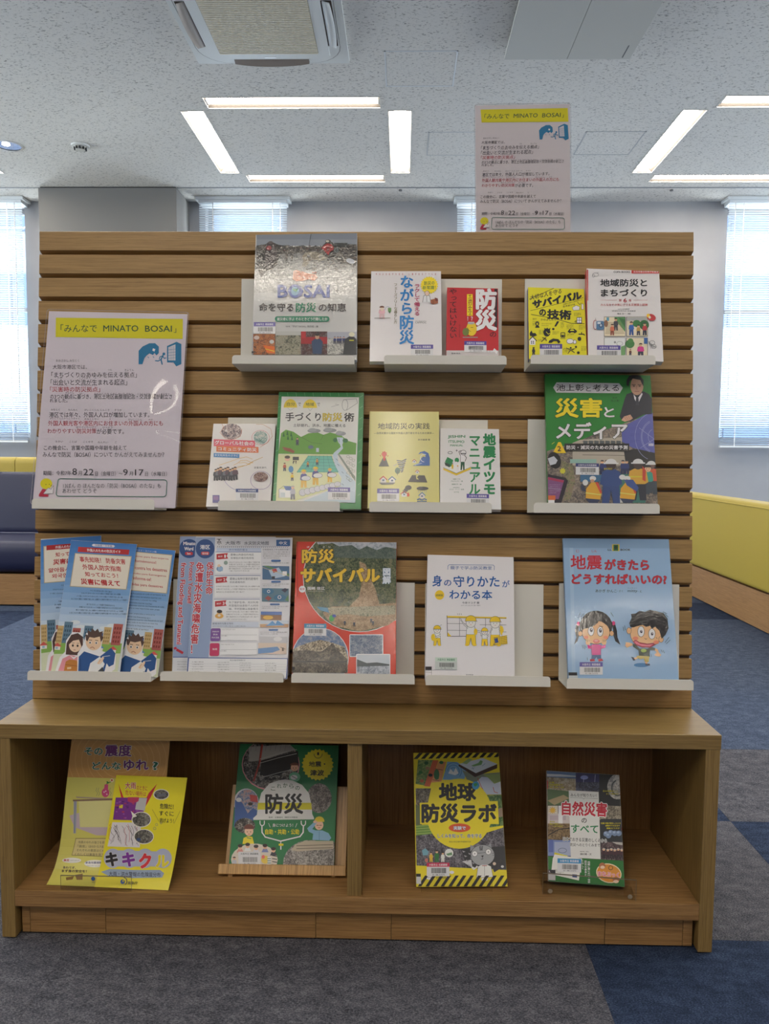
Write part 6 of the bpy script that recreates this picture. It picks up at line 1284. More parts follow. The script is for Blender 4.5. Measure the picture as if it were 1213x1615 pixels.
def poster_art(A, f, wv):
    """f maps the near poster's reading frame to this poster's; wv scales small glyph boxes"""
    def T(c, st, x0, y0, x1, y1, b=0):
        p0, p1, p2 = f(x0, y0), f(x1, y0), f(x0, y1)
        A.T(c, st, p2[0], p0[1], p2[0]+p1[0]-p0[0], p2[1], b, sl=p1[1]-p0[1], sk=p0[0]-p2[0])
    P = lambda *q: [f(x, y) for x, y in q]
    A.Pg((226, 216, 0), P((217, 95), (1117, 104), (1115, 246), (215, 232)))
    T((46, 84, 50), '「みんなで', 250, 142, 508, 198, .012); T((46, 84, 50), 'MINATO', 552, 148, 802, 194, .02); T((46, 84, 50), 'BOSAI', 848, 150, 1040, 196, .02); T((46, 84, 50), '」', 1052, 170, 1070, 202, .01)
    Bl = (18, 122, 170)
    A.Pg(Bl, P((803, 425), (803, 330), (830, 300), (880, 276), (920, 276), (946, 300), (946, 345), (930, 362), (915, 345), (905, 360), (880, 348), (860, 362), (845, 380), (830, 425)))
    A.Pg(WHT, P((905, 312), (922, 318), (915, 335), (900, 328))); A.Ln(Bl, P((868, 372), (875, 380)), 4); A.Ln(Bl, P((905, 370), (912, 378)), 4)
    A.Pg(Bl, P((1005, 296), (1072, 266), (1106, 282), (1106, 424), (1070, 440), (1050, 412), (1005, 412)))
    A.Pg((226, 220, 226), P((1014, 304), (1064, 284), (1064, 398), (1014, 398)))
    for x in (1026, 1039, 1052): A.Ln(Bl, P((x, 298), (x, 400)), 2*wv)
    for y in (318, 338, 358, 378): A.Ln(Bl, P((1012, y+6), (1066, y)), 2*wv)
    A.E(Bl, *f(982, 352), 10*wv, 10*wv); A.Ln(Bl, P((976, 362), (962, 392), (970, 425)), 9*wv); A.Ln(Bl, P((962, 392), (942, 402), (922, 400)), 7*wv); A.Ln(Bl, P((974, 366), (955, 372), (950, 388)), 6*wv); A.Ln(Bl, P((976, 368), (985, 384), (998, 380)), 6*wv)
    for st, x0, y0, x1, y1, r in POST: T((190, 62, 78) if r else (70, 68, 74), st, x0, y0, x1, y1, .004)
    for st, x0, y0, x1, y1 in RUBY: T((110, 106, 112), st, x0, y0, x1, y1, .0)
    for st, x0, x1, y0, y1, b in (('期間：令和7年', 128, 326, 1180, 1212, 0), ('8', 334, 368, 1162, 1210, .01), ('月', 376, 402, 1182, 1212, 0), ('22', 412, 486, 1166, 1212, .01), ('日（金曜日）〜', 496, 690, 1184, 1216, 0), ('9', 694, 728, 1168, 1214, .01), ('月', 738, 764, 1186, 1214, 0), ('17', 778, 840, 1170, 1214, .01), ('日（水曜日）', 850, 1004, 1186, 1218, 0)):
        T((70, 68, 74), st, x0, y0, x1, y1, b)
    rc = []
    for cx, cy, a in ((985, 1264, -90), (980, 1344, 0), (240, 1340, 90), (252, 1256, 180)):
        for i in range(4): t = math.radians(a+30*i); rc.append((cx+20*math.cos(t), cy+20*math.sin(t)))
    A.Ln((60, 120, 104), P(*(rc+[rc[0]])), 5*wv)
    T((66, 70, 76), '13ばん の ほんだなの「防災（BOSAI）のたな」も', 270, 1268, 962, 1304, .004); T((66, 70, 76), 'あわせて どうぞ', 264, 1306, 508, 1338, .004)
    A.E((232, 220, 20), *f(150, 1272), 42*wv, 38*wv); A.E(BLK, *f(148, 1278), 3*wv, 3*wv); A.E(BLK, *f(172, 1276), 3*wv, 3*wv); A.Ln((120, 80, 20), P((180, 1288), (190, 1280)), 3*wv)
    A.Pg((186, 40, 70), P((124, 1308), (150, 1312), (134, 1346), (164, 1348), (164, 1364), (98, 1362), (98, 1348)))
    A.Pg((236, 232, 236), P((128, 1344), (164, 1300), (184, 1312), (202, 1284), (198, 1342), (180, 1340))); A.Ln((110, 106, 112), P((128, 1344), (164, 1300), (184, 1312), (202, 1284), (198, 1342), (128, 1344)), 2*wv)
clear = bpy.data.materials.new('clear_plastic'); clear.use_nodes = True; ct = clear.node_tree; ct.nodes.remove(ct.nodes['Principled BSDF'])
tr = N(ct, 'ShaderNodeBsdfTransparent'); tr.inputs[0].default_value = (.965, .965, .965, 1); gl = N(ct, 'ShaderNodeBsdfGlossy'); gl.inputs['Roughness'].default_value = .04; fr = N(ct, 'ShaderNodeFresnel'); fr.inputs[0].default_value = 1.28; mx_ = N(ct, 'ShaderNodeMixShader')
thin_fresnel(ct, fr, mx_); ct.links.new(tr.outputs[0], mx_.inputs[1]); ct.links.new(gl.outputs[0], mx_.inputs[2]); ct.links.new(mx_.outputs[0], ct.nodes['Material Output'].inputs[0])
edge_m = mat((176, 168, 170), .25)
def sleeve(F, t_, m0, m1, z, dome=None):
    b = MB(); x0, y0, x1, y1 = -m0, -m1, F.W+m0, F.H+m0; P = []; r = .006
    for cx, cy, a in ((x1-r, y1-r, 0), (x0+r, y1-r, 90), (x0+r, y0+r, 180), (x1-r, y0+r, 270)):
        for i in range(5): t = math.radians(a+22.5*i); P.append((cx+r*math.cos(t), cy+r*math.sin(t)))
    if dome:
        cx, cy, sg, hh = dome; nx, ny = 60, 80; V_ = []
        for j in range(ny+1):
            for i in range(nx+1):
                x, y = x0+(x1-x0)*i/nx, y0+(y1-y0)*j/ny; V_.append(F.w(x, y, z+hh*math.exp(-((x-cx)**2+(y-cy)**2)/sg**2)))
        b.add(V_, [(j*(nx+1)+i, j*(nx+1)+i+1, (j+1)*(nx+1)+i+1, (j+1)*(nx+1)+i) for j in range(ny) for i in range(nx)], clear, True)
    else: b.add([F.w(x, y, z) for x, y in P], [tuple(range(len(P)))], clear)
    b.build('clear_film', t_)
    b = MB(); w = .0008; n = len(P); Q = [(x+(w if x < F.W/2 else -w), y+(w if y < F.H/2 else -w)) for x, y in P]
    b.add([F.w(x, y, z+.0001) for x, y in P]+[F.w(x, y, z+.0001) for x, y in Q], [(i, (i+1) % n, n+(i+1) % n, n+i) for i in range(n)], edge_m)
    b.add([F.w(x, y, z+.0001) for x, y in P]+[F.w(x, y, -.0012) for x, y in P], [(i, (i+1) % n, n+(i+1) % n, n+i) for i in range(n)], clear); b.build('film_edge', t_)
PW = (226, 216, 226)
C = (40, 480, 4.493)
F = sheet('b0', *cp(*C, (175, 55), (1155, 68), (50, 1415), (1062, 1420)), ob=.060, th=.012)
F.P = F.P+F.n*.002
t_ = thing('laminated_poster', 'large laminated poster with yellow heading standing in the tray at far left', 'poster', F.w(F.W/2, 0, 0), 'yellow-headed event posters')
b = MB(); b.box((0, 0, -.0008), (F.W, F.H, 0), mat(PW, .55)); b.build('paper', t_, lambda v: F.w(*v))
A = Art(F, *C, film=0, rough=.55); poster_art(A, lambda x, y: (x, y), 1); A.done(t_, 'printed_picture', 'printed_lettering'); dc = F.uv(*cp(*C, (1120, 770))[0]); sleeve(F, t_, .0035, .001, .0028, (dc[0]-.072, dc[1]-.035, .08, .0125))
# second copy behind the display
C = (740, 160, 7.135)
v = Vector((0, math.sin(math.radians(5)), math.cos(math.radians(5)))); P0 = Vector((0, 1.742, 1.36)); n = Vector((1, 0, 0)).cross(v)
F = sheet(None, *cp(*C, (75, 57), (1145, 20), (72, 1590), (1130, 1590)), plane=(P0, v, n, 0), drop=False)
t_ = thing('laminated_poster', 'small copy of the event poster rising behind the top of the slat wall', 'poster', F.w(F.W/2, 0, 0), 'yellow-headed event posters')
b = MB(); b.box((0, 0, -.0008), (F.W, F.H, 0), mat((220, 212, 217), .55)); b.build('paper', t_, lambda v: F.w(*v))
def f2(x, y):      # four reading points of the two copies
    yy = 57+(y-55)*1.065; xl = 75-6*(y-55)/1400; sh = (175-130*(y-55)/1360)
    w = 980+37*(y-55)/1360; q = (x-sh)/w
    return xl+q*1068+4, yy-(6+30*q*(1-(y-55)/1500)) if True else 0
A = Art(F, *C, film=0, rough=.55); poster_art(A, f2, 1.08); A.done(t_, 'printed_picture', 'printed_lettering'); sleeve(F, t_, .002, .002, .002)
b = MB(); b.box((.19, 1.70, 1.30), (.31, 1.7405, 1.345), tray_m, .001); b.build('poster_clip', t_)

# ================================================================ things in the bench
def floor_frame(BL, BR, zb, th):
    b0, b1 = on_z(*BL, zb), on_z(*BR, zb); u = (b1-b0).normalized(); u.z = 0; u.normalize(); back = Vector((0, 0, 1)).cross(u)
    t = math.radians(th); v = back*math.sin(t)+Vector((0, 0, 1))*math.cos(t); return b0, v, u.cross(v), 0, u, back
def lowsheet(C, TL, TR_, BL, BR, zb, th):
    q = cp(*C, TL, TR_, BL, BR); P, v, n, _, u, back = floor_frame(q[2], q[3], zb, th)
    F = sheet(None, *q, plane=(P, v, n, 0), drop=False); return F, u, back
def slabx(F, x0, y0, z0, x1, y1, z1, m, name, t_, bev=.0006):
    b = MB(); b.box((x0, y0, z0), (x1, y1, z1), m, bev); return b.build(name, t_, lambda v: F.w(*v))
# --- wooden book stand
C = (320, 1150, 4.665)
TH = 30
FB, u, back = lowsheet(C, (280, 112), (1000, 115), (178, 1033), (965, 1033), .1065, TH)
down = .125-.116; FB.P = FB.P-FB.v*.002; FB.H += .002
q = cp(*C, (115, 1100), (1055, 1108))
Fs = Flat(FB.P-FB.n*.0155, FB.u, FB.v, FB.W, FB.H)
ax = FB.uv(*q[0])[0]; bx_ = FB.uv(*q[1])[0]-.001; lw = wood('yz', (206, 168, 118), (170, 130, 84)); lwx = wood('y', (214, 176, 124), (176, 134, 84))
st = thing('wooden_book_stand', 'light wooden book stand with a front ledge in the left compartment', 'book stand', Vector((FB.w((ax+bx_)/2, 0, 0).x, FB.w(0, 0, 0).y, ZF)))
hb = (on_z(*cp(*C, (215, 365))[0], .28)-FB.P).dot(FB.v)
yt = FB.uv(*cp(*C, (215, 365))[0])[1]
b = MB(); b.box((ax+.008, -.004, -.0260), (bx_-.001, yt-.01, -.0165), lw, .001); b.build('back_board', st, lambda v: FB.w(*v))
b = MB(); b.box((ax, -.0080, -.0260), (bx_, -.0015, .012), lw, .001); b.build('ledge', st, lambda v: FB.w(*v))
b = MB(); b.box((ax, -.0082, .0122), (bx_, .011, .0182), wood('yz', (206, 164, 106), (158, 118, 66)), .0015)
o = b.build('front_lip', st, lambda v: FB.w(*v))
zlow = min(FB.w(ax, -.0082, z).z for z in (.012, .0182, -.026)); dz = ZF+.0005
b = MB()
for x in (ax+.02, bx_-.03):
    p0, p1, p2 = FB.w(x, -.008, -.02), FB.w(x, yt-.05, -.026), FB.w(x, -.008, .010)
    P = [(p2.y, ZF), (p1.y+.012, ZF), (p1.y+.012, ZF+.012), (p1.y, p1.z), (p0.y, p0.z), (p2.y, p2.z)]
    b.prism(P, x+FB.P.x, x+FB.P.x+.009, lw)
b.build('side_support', st)
t_ = book('picture_book', 'green picture book with a helmet design, resting on the wooden stand', FB, .013, (24, 110, 62), 1, hard=True)
A = Art(FB, *C, film=1); GG = (20, 122, 66); A.fill(GG)
A.R((16, 96, 52), 150, 100, 262, 1040, sk=-90)
dk2 = photo_mat(((16, 14, 16), (50, 46, 44), (110, 104, 96), (180, 176, 168)), 90, film=1)
A.E((226, 150, 160), 500, 262, 214, 190); A.E(dk2, 500, 258, 208, 184); A.Pg((176, 172, 164), [(340, 130), (640, 112), (680, 150), (560, 190), (430, 230), (340, 240)])
for i in range(8): A.Ln((120, 110, 100), [(360+i*36, 115), (350+i*36, 160)], 2)
A.Pg((22, 18, 20), [(430, 230), (700, 160), (704, 260), (560, 340), (420, 340)]); A.Ln((190, 70, 56), [(438, 112), (420, 240), (375, 380)], 12); A.Ln((120, 30, 30), [(430, 112), (405, 300)], 4)
for y in (160, 190, 300): A.Ln((200, 200, 190), [(420, y+60), (560, y+20), (690, y-10)], 4)
A.star((238, 220, 40), 845, 262, 118, 24, .9); A.T(BLK, '1', 840, 170, 856, 192, .03); A.ring(BLK, 848, 182, 30, 32, 3.5, 14, 0, 180)
A.T(BLK, '地震・', 780, 236, 902, 278, .035); A.T(BLK, '津波', 788, 298, 892, 344, .05)
A.E((236, 186, 150), 675, 282, 28, 28); [A.E((50, 36, 30), 675+q*10, 286, 3, 4) for q in (-1, 1)]; A.R((190, 90, 80), 669, 297, 682, 300); A.E((110, 60, 44), 675, 266, 33, 20, n=16, a0=180, a1=360); A.E((120, 190, 150), 675, 352, 42, 36); A.E((230, 232, 230), 670, 355, 26, 18); A.Ln((80, 60, 50), [(655, 345), (690, 365)], 4)
A.E((214, 214, 224), 320, 540, 92, 104); A.E(photo_mat(((60, 80, 130), (110, 130, 170), (180, 170, 170), (200, 130, 120)), 90, film=1), 325, 540, 84, 96)
A.Pg((56, 92, 160), [(238, 520), (290, 540), (330, 620), (370, 580), (400, 600), (390, 660), (330, 700), (230, 720)]); A.Pg((190, 60, 60), [(345, 480), (400, 490), (405, 540), (350, 530)]); A.E((220, 220, 220), 265, 520, 20, 16); A.E((40, 30, 30), 350, 550, 18, 12); A.E(dk2, 310, 710, 76, 56)
A.E(photo_mat(((54, 50, 48), (110, 104, 98), (170, 162, 154)), 110, film=1), 856, 508, 92, 110)
A.Pg((240, 240, 236), [(372, 668), (370, 655), (398, 630), (405, 560), (430, 470), (490, 400), (560, 376), (605, 370), (660, 378), (730, 410), (780, 470), (800, 560), (805, 625), (818, 652), (818, 664)])
A.Pg((232, 222, 30), [(402, 592), (406, 542), (798, 542), (802, 592)])
for i, ch in enumerate('これからの'): A.T((40, 100, 60), ch, 500+i*45, (424, 402, 396, 402, 418)[i], 540+i*45-6, (452, 434, 430, 436, 448)[i], .02)
A.T((22, 22, 24), '防災', 456, 470, 742, 628, .05); A.T((50, 60, 50), '監修：近藤誠司（関西大学教授）', 485, 643, 700, 655, .01)
for s_ in (0, 1):
    x = 437 if not s_ else 740; A.ring(WHT, x, 690, 16, 20, 7, 12, 0, 180); A.Ln(WHT, [(x-16, 676), (x-16, 690)], 7); A.Ln(WHT, [(x+16, 676), (x+16, 690)], 7)
A.Ln(WHT, [(435, 716), (436, 760), (460, 794), (540, 815), (572, 824), (610, 815), (715, 790), (738, 760), (740, 716)], 9); A.rr((232, 222, 30), 558, 842, 594, 858, 6); A.Ln(WHT, [(574, 826), (574, 842)], 6); A.Ln(WHT, [(574, 862), (574, 884)], 9)
A.T(WHT, '身につけよう！', 512, 694, 664, 720, .02); A.Ln(WHT, [(484, 694), (496, 722)], 3); A.Ln(WHT, [(693, 694), (682, 722)], 3)
A.T((232, 222, 30), '自助・共助・公助', 458, 734, 710, 776, .04)
A.E((240, 200, 170), 855, 706, 32, 36); [A.E((50, 36, 30), 855+q*12, 708, 3, 4) for q in (-1, 1)]; A.R((190, 90, 80), 847, 724, 863, 728); A.E((236, 214, 50), 858, 676, 36, 34, n=18, a0=170, a1=370); A.Ln((120, 90, 60), [(836, 708), (876, 708)], 3); A.Pg((140, 190, 220), [(768, 730), (800, 700), (830, 670), (842, 684), (806, 735), (830, 745), (880, 745), (925, 765), (945, 800), (930, 820), (806, 815), (812, 770), (780, 755)]); A.Ln((90, 140, 180), [(858, 750), (856, 815)], 3); A.E((240, 200, 170), 826, 682, 14, 10)
A.E((240, 200, 170), 340, 752, 32, 34); [A.E((50, 36, 30), 340+q*12, 756, 3, 4) for q in (-1, 1)]; A.R((190, 90, 80), 333, 770, 348, 774); A.E((110, 56, 44), 340, 730, 38, 30, n=18, a0=170, a1=370); A.Pg((240, 222, 50), [(292, 845), (300, 800), (330, 788), (365, 792), (378, 845)]); A.Ln((80, 130, 90), [(325, 798), (355, 806)], 6)
A.E((224, 214, 200), 380, 960, 172, 118)
for i, (x, y) in enumerate(((275, 868), (330, 858), (392, 872), (458, 866), (520, 890))): A.Pg(((220, 150, 140), (240, 240, 240), (220, 220, 230), (130, 140, 190), (60, 60, 70))[i], [(x-26, y+40), (x-14, y+14), (x+14, y+14), (x+26, y+40)]); A.E((238, 194, 160), x, y, 15, 18); [A.E((50, 36, 30), x+q*6, y+2, 2, 3) for q in (-1, 1)]; A.R((190, 90, 80), x-4, y+10, x+4, y+12); A.E((46, 34, 34), x, y-10, 18, 12)
A.fig(232, 1030, 90, top=(200, 200, 210)); A.E((236, 206, 80), 460, 960, 30, 30); A.E((240, 120, 110), 445, 940, 12, 14)
for i in range(6): A.R((240, 240, 240), 476, 940+i*16, 502, 950+i*16); A.R((60, 120, 80), 476, 950+i*16, 502, 955+i*16)
for i in range(5): A.Ln((40, 44, 46), [(512, 930+i*22), (545, 936+i*22)], 6)
rb = photo_mat(((80, 76, 74), (140, 134, 130), (196, 190, 184)), 120, film=1); A.E(rb, 790, 990, 200, 175); A.R(rb, 790, 830, 970, 1040)
A.Pg((196, 184, 160), [(680, 850), (750, 822), (960, 822), (962, 880), (700, 900), (650, 890)])
for y in (850, 872): A.Ln((110, 100, 90), [(690, y+8), (955, y)], 5)
A.sticker(262, 902, 426, 1000, c=None, st='大阪市立 港図書館', hb=.3, tc=(70, 80, 90)); A.R((30, 30, 34), 178, 990, 234, 1010); A.R(WHT, 176, 1010, 234, 1036)
A.done(t_)
# --- acrylic stands
def acrylic(F, x0, x1, ztop, label, lip_h, t_front, back_top, grp='clear acrylic stands'):
    base = F.w((x0+x1)/2, 0, 0); t_ = thing('acrylic_stand', label, 'book stand', Vector((base.x, base.y, ZF)), grp)
    th = .0022; u = F.u.copy(); bk = Vector((0, 0, 1)).cross(u)*1.0
    def bx(nm, a, c): 
        b = MB(); b.box(a, c, clear, .0003); return b.build(nm, t_, lambda v: F.P+u*v[0]+bk*v[1]+Vector((0, 0, v[2]-F.P.z)))
    return t_, bx, th
# yellow laboratory book
C = (620, 1160, 5.514)
FY, u, back = lowsheet(C, (180, 150), (913, 150), (197, 1318), (1003, 1313), .1035, 30)
t_, bx, th = acrylic(FY, 0, 0, 0, 'low clear acrylic stand under the black and yellow book', .02, 0, 0)
xa, xb = FY.uv(*cp(*C, (240, 1300))[0])[0], FY.uv(*cp(*C, (855, 1300))[0])[0]
bx('base_plate', (xa, -.011, ZF), (xb, .115, ZF+.0022)); bx('front_lip', (xa, -.011, ZF+.0023), (xb, -.0088, ZF+.026))
b = MB(); b.box((xa, .022, -.0185), (xb, .17, -.0165), clear, .0003); b.build('back_plate', t_, lambda v: FY.w(*v))
for x in (xa, xb-.001): bx('plate_edge', (x, -.0112, ZF), (x+.001, -.0111, ZF+.026))
t_ = book('picture_book', 'yellow laboratory book with hazard stripes and a grey cat in spectacles', FY, .014, (222, 204, 30), 1, spine=(230, 210, 40))
A = Art(FY, *C, film=1); YY = (238, 220, 34); A.fill(YY)
def haz(y0, y1, xs0, w, n, sk, dx):
    for i in range(n): x = xs0+i*dx; A.Pg((24, 22, 20), [(x+sk, y0), (x+sk+w, y0), (x+w, y1), (x, y1)]); A.z -= STEP
    A.up()
haz(148, 208, 175, 34, 12, 55, 62)
A.Pg((236, 218, 34), [(170, 205), (930, 188), (1010, 1225), (190, 1225)])
mpx = photo_mat(((70, 110, 60), (120, 150, 80), (160, 170, 100)), 90, film=1)
A.Pg(mpx, [(218, 210), (390, 216), (300, 440), (196, 420)]); A.Pg((206, 100, 60), [(345, 216), (395, 216), (320, 445), (270, 440)]); A.Pg((220, 150, 90), [(395, 225), (460, 228), (420, 400), (330, 410)])
for x, y, c in ((290, 240, (40, 90, 50)), (300, 285, (160, 120, 90)), (240, 320, (60, 120, 60)), (325, 345, (40, 30, 30)), (250, 395, (180, 90, 60)), (380, 370, (40, 120, 60)), (420, 235, (40, 110, 60)), (380, 310, (150, 80, 60))): A.E(c, x, y, 18, 14)
A.E((60, 120, 70), 378, 340, 24, 46); A.Ln((120, 60, 50), [(365, 290), (430, 300)], 5); A.Ln((120, 60, 50), [(345, 385), (400, 395)], 5)
A.Pg((130, 180, 216), [(470, 228), (560, 232), (640, 300), (620, 385), (430, 385), (455, 300)])
for r in (28, 50, 70): A.ring((70, 130, 180), 525, 310, r, r*1.05, 5, 22, 180, 400)
A.Pg((236, 240, 240), [(480, 330), (500, 290), (525, 320), (545, 280), (570, 330), (540, 345)])
A.Pg((130, 140, 120), [(600, 300), (700, 340), (940, 320), (960, 515), (760, 515), (660, 420)])
A.Pg((70, 44, 34), [(568, 265), (575, 250), (720, 325), (905, 250), (905, 285), (712, 362)]); A.Pg((214, 226, 234), [(572, 248), (780, 196), (905, 248), (720, 328)]); A.Pg((120, 170, 110), [(680, 262), (740, 240), (760, 215), (780, 225), (768, 255), (700, 270)]); A.Pg((160, 196, 130), [(600, 240), (660, 200), (690, 210), (640, 250)])
for p in (((680, 290), (710, 280)), ((775, 265), (800, 245)), ((690, 275), (700, 300))): A.Ln((90, 140, 170), p, 3)
A.Pg((196, 206, 224), [(730, 400), (770, 360), (940, 370), (955, 512), (800, 512)]); A.Pg((150, 170, 100), [(780, 340), (940, 330), (935, 400), (880, 420), (830, 370)]); A.Ln((190, 80, 60), [(735, 370), (760, 430), (800, 505)], 5); A.Ln((190, 80, 60), [(870, 450), (880, 490), (910, 500)], 5)
lf = photo_mat(((60, 54, 46), (100, 94, 84), (140, 132, 118)), 120, film=1); gf = photo_mat(((40, 80, 40), (80, 120, 60), (130, 150, 90)), 120, film=1)
A.Pg(lf, [(196, 460), (330, 460), (300, 600), (200, 640)]); A.Pg((90, 100, 70), [(196, 600), (240, 620), (250, 780), (198, 780)]); A.Pg((110, 150, 60), [(198, 780), (330, 775), (350, 855), (200, 870)])
for i in range(4): A.Ln((180, 196, 110), [(200, 790+i*22), (340, 780+i*22)], 4)
A.Pg(gf, [(790, 520), (960, 515), (975, 780), (840, 800)]); A.Pg((150, 130, 110), [(860, 650), (975, 620), (978, 700), (880, 720)])
rf = photo_mat(((54, 52, 60), (92, 88, 96), (136, 132, 140)), 90, film=1)
A.Pg(rf, [(198, 870), (400, 850), (800, 850), (975, 795), (1000, 1170), (600, 1150), (205, 1130)])
A.Pg((54, 54, 58), [(590, 985), (1000, 960), (1002, 1165), (640, 1150)]); A.Pg((206, 206, 210), [(600, 1095), (680, 1080), (690, 1150), (640, 1120)])
for i in range(7): A.Pg((160, 158, 164), [(600+(i*53) % 90, 1000+i*20), (630+(i*53) % 90, 1010+i*20), (610+(i*53) % 90, 1018+i*20)])
A.E(YY, 575, 680, 285, 305, n=40)
A.Pg(YY, [(232, 585), (910, 570), (920, 770), (235, 772)])
A.T(BLK, '地球', 396, 410, 724, 572, .06); A.E((60, 150, 200), 718, 435, 32, 36); A.Pg((50, 150, 80), [(700, 420), (725, 412), (735, 430), (715, 445), (705, 440)])
A.T(BLK, '防災ラボ', 245, 590, 902, 762, .06)
A.E((224, 90, 40), 578, 803, 95, 38); A.T(WHT, '実験で', 525, 788, 632, 822, .04, oc=(60, 90, 160), ow=.05)
A.T((60, 84, 140), 'しくみを知って、命を守る', 388, 854, 770, 892, .02, oc=(240, 240, 220), ow=.05); A.T((80, 76, 60), '東北大学災害科学国際研究所', 486, 918, 676, 930, .01)
GC = (150, 152, 158)
A.Pg(GC, [(670, 1010), (672, 950), (710, 975)]); A.Pg(GC, [(815, 960), (850, 935), (860, 1000)]); A.E((50, 50, 54), 778, 1042, 106, 93); A.E((168, 170, 174), 778, 1042, 103, 90)
for x, y in ((710, 1028), (828, 1012)): A.E((60, 60, 64), x, y, 25, 26); A.E((240, 240, 240), x, y, 22, 23); A.E(BLK, x, y, 4, 5)
for p in (((752, 965), (758, 1000)), ((764, 960), (766, 995)), ((778, 962), (772, 1000)), ((680, 1040), (664, 1036)), ((684, 1055), (664, 1060)), ((880, 1020), (862, 1026)), ((882, 1040), (864, 1042)), ((735, 1024), (804, 1018))): A.Ln((44, 44, 48), p, 6 if p[0][1] < 1000 else 3)
A.Pg((50, 40, 40), [(764, 1046), (788, 1042), (778, 1062)]); A.Ln((50, 40, 40), [(778, 1062), (772, 1078), (764, 1074)], 3); A.Ln((50, 40, 40), [(772, 1078), (786, 1070)], 3)
A.Pg((236, 236, 232), [(738, 1140), (770, 1125), (820, 1125), (852, 1140), (868, 1230), (724, 1238)]); A.Ln((90, 86, 80), [(738, 1140), (724, 1238), (868, 1230), (852, 1140)], 2.4); A.Ln((90, 86, 80), [(795, 1135), (795, 1232)], 2.4); A.Pg((236, 236, 232), [(738, 1145), (700, 1170), (680, 1150), (690, 1140), (712, 1150), (730, 1130)]); A.Pg((60, 56, 60), [(868, 1165), (905, 1150), (912, 1110), (925, 1105), (920, 1165), (880, 1190)]); A.E((240, 240, 236), 780, 1250, 14, 12); A.E((240, 240, 236), 810, 1250, 14, 12)
A.Ln((180, 80, 90), [(775, 1132), (815, 1132)], 6)
for x, c in ((330, (230, 190, 60)), (380, (50, 120, 60)), (432, (230, 230, 225))): A.fig(x, 1100, 84 if x != 380 else 100, top=c, leg=c)
A.E((232, 234, 230), 487, 1022, 37, 36); A.Pg((110, 150, 110), [(460, 1030), (510, 1015), (515, 1040), (475, 1045)]); A.Pg((120, 170, 190), [(250, 1000), (280, 980), (310, 1010), (300, 1040), (260, 1045)]); A.E((220, 200, 180), 880, 1115, 14, 14); A.E((60, 60, 60), 936, 1090, 14, 14); A.E((235, 235, 235), 950, 1140, 13, 11); A.E((200, 120, 110), 290, 1085, 14, 18); A.E(WHT, 510, 1190, 20, 14); A.E(WHT, 320, 1235, 34, 20); A.T(BLK, 'がんばる', 300, 1228, 342, 1240, .01); A.T(BLK, '佼成', 372, 1228, 400, 1246, .01); A.T(BLK, '出版', 428, 1228, 460, 1246, .01)
haz(1218, 1312, 215, 30, 13, 62, 66)
A.sticker(292, 1106, 490, 1224, c=(206, 40, 84), st='大阪市立 北図書館', hb=.3)
A.R((26, 24, 26), 192, 1202, 240, 1228); A.R((206, 206, 206), 192, 1228, 242, 1290)
A.done(t_)
# small natural disaster book in an upright acrylic stand
C = (820, 1190, 5.514)
FN, u, back = lowsheet(C, (232, 140), (865, 178), (247, 1105), (912, 1150), .111, 27)
t_, bx, th = acrylic(FN, 0, 0, 0, 'tall clear acrylic stand holding the small disaster book at right', .02, 0, 0)
xa, xb = FN.uv(*cp(*C, (188, 1120))[0])[0], FN.uv(*cp(*C, (988, 1180))[0])[0]
bx('base_plate', (xa, -.026, ZF), (xb, .13, ZF+.0025)); bx('front_lip', (xa, -.026, ZF+.0026), (xb, -.0235, ZF+.043)); bx('ledge', (xa, -.0234, ZF+.0026), (xb, .02, ZF+.005))
b = MB(); b.box((xa+.004, -.005, -.0190), (xb-.012, FN.H+.003, -.0165), clear, .0003); b.build('back_plate', t_, lambda v: FN.w(*v))
rim = mat((120, 108, 92), .3)
b = MB(); b.box((xa, -.0262, ZF+.0425), (xb, -.0234, ZF+.0432), rim); b.box((xa, -.0262, ZF), (xa+.0007, -.0255, ZF+.043), rim); b.box((xb-.0007, -.0262, ZF), (xb, -.0255, ZF+.043), rim)
o = b.build('lip_edge', t_, lambda v: FN.P+FN.u*v[0]+Vector((0, 0, 1)).cross(FN.u)*v[1]+Vector((0, 0, v[2]-FN.P.z)))
for x in (xa+.012, xb-.014):
    b = MB(); b.cyl((0, 0), .0045, 0, .003, mat((150, 138, 120), .15), 14); q = FN.P+FN.u*x; b.build('rubber_foot', t_, lambda v: Vector((q.x+v[0], q.y-.0285, ZF+.007+v[1])) if False else Vector((q.x+v[0], q.y-.0275+v[2]*.3, ZF+.009+v[1])))
for x in (xa-.006, xb-.004):      # side wings
    b = MB(); P = [(.03, .012), (.09, .012), (.11, .09), (.085, .115), (.045, .06)]
    b.add([(x, y, ZF+z) for y, z in P]+[(x+.002, y, ZF+z) for y, z in P], [tuple(range(5)), tuple(range(5, 10))]+[(i, (i+1) % 5, 5+(i+1) % 5, 5+i) for i in range(5)], clear)
    b.build('side_wing', t_, lambda v: FN.P+FN.u*v[0]+Vector((0, 0, 1)).cross(FN.u)*v[1]+Vector((0, 0, v[2]-FN.P.z)))
t_ = book('small_book', 'small photographic disaster book with white centre strip in the acrylic stand', FN, .013, (206, 206, 200), 1, spine=(214, 208, 204))
A = Art(FN, *C, film=1)
A.fill((60, 56, 50))
A.R(photo_mat(((120, 106, 84), (160, 146, 120), (186, 176, 156)), 60, film=1), 232, 140, 486, 440); A.Pg((96, 126, 170), [(232, 140), (486, 158), (486, 210), (232, 195)]); A.Pg((214, 222, 230), [(232, 168), (350, 172), (486, 185), (486, 196), (232, 190)]); A.Pg((84, 110, 70), [(240, 300), (430, 320), (430, 440), (240, 440)]); A.Pg((180, 160, 120), [(240, 400), (380, 350), (430, 380), (300, 440)])
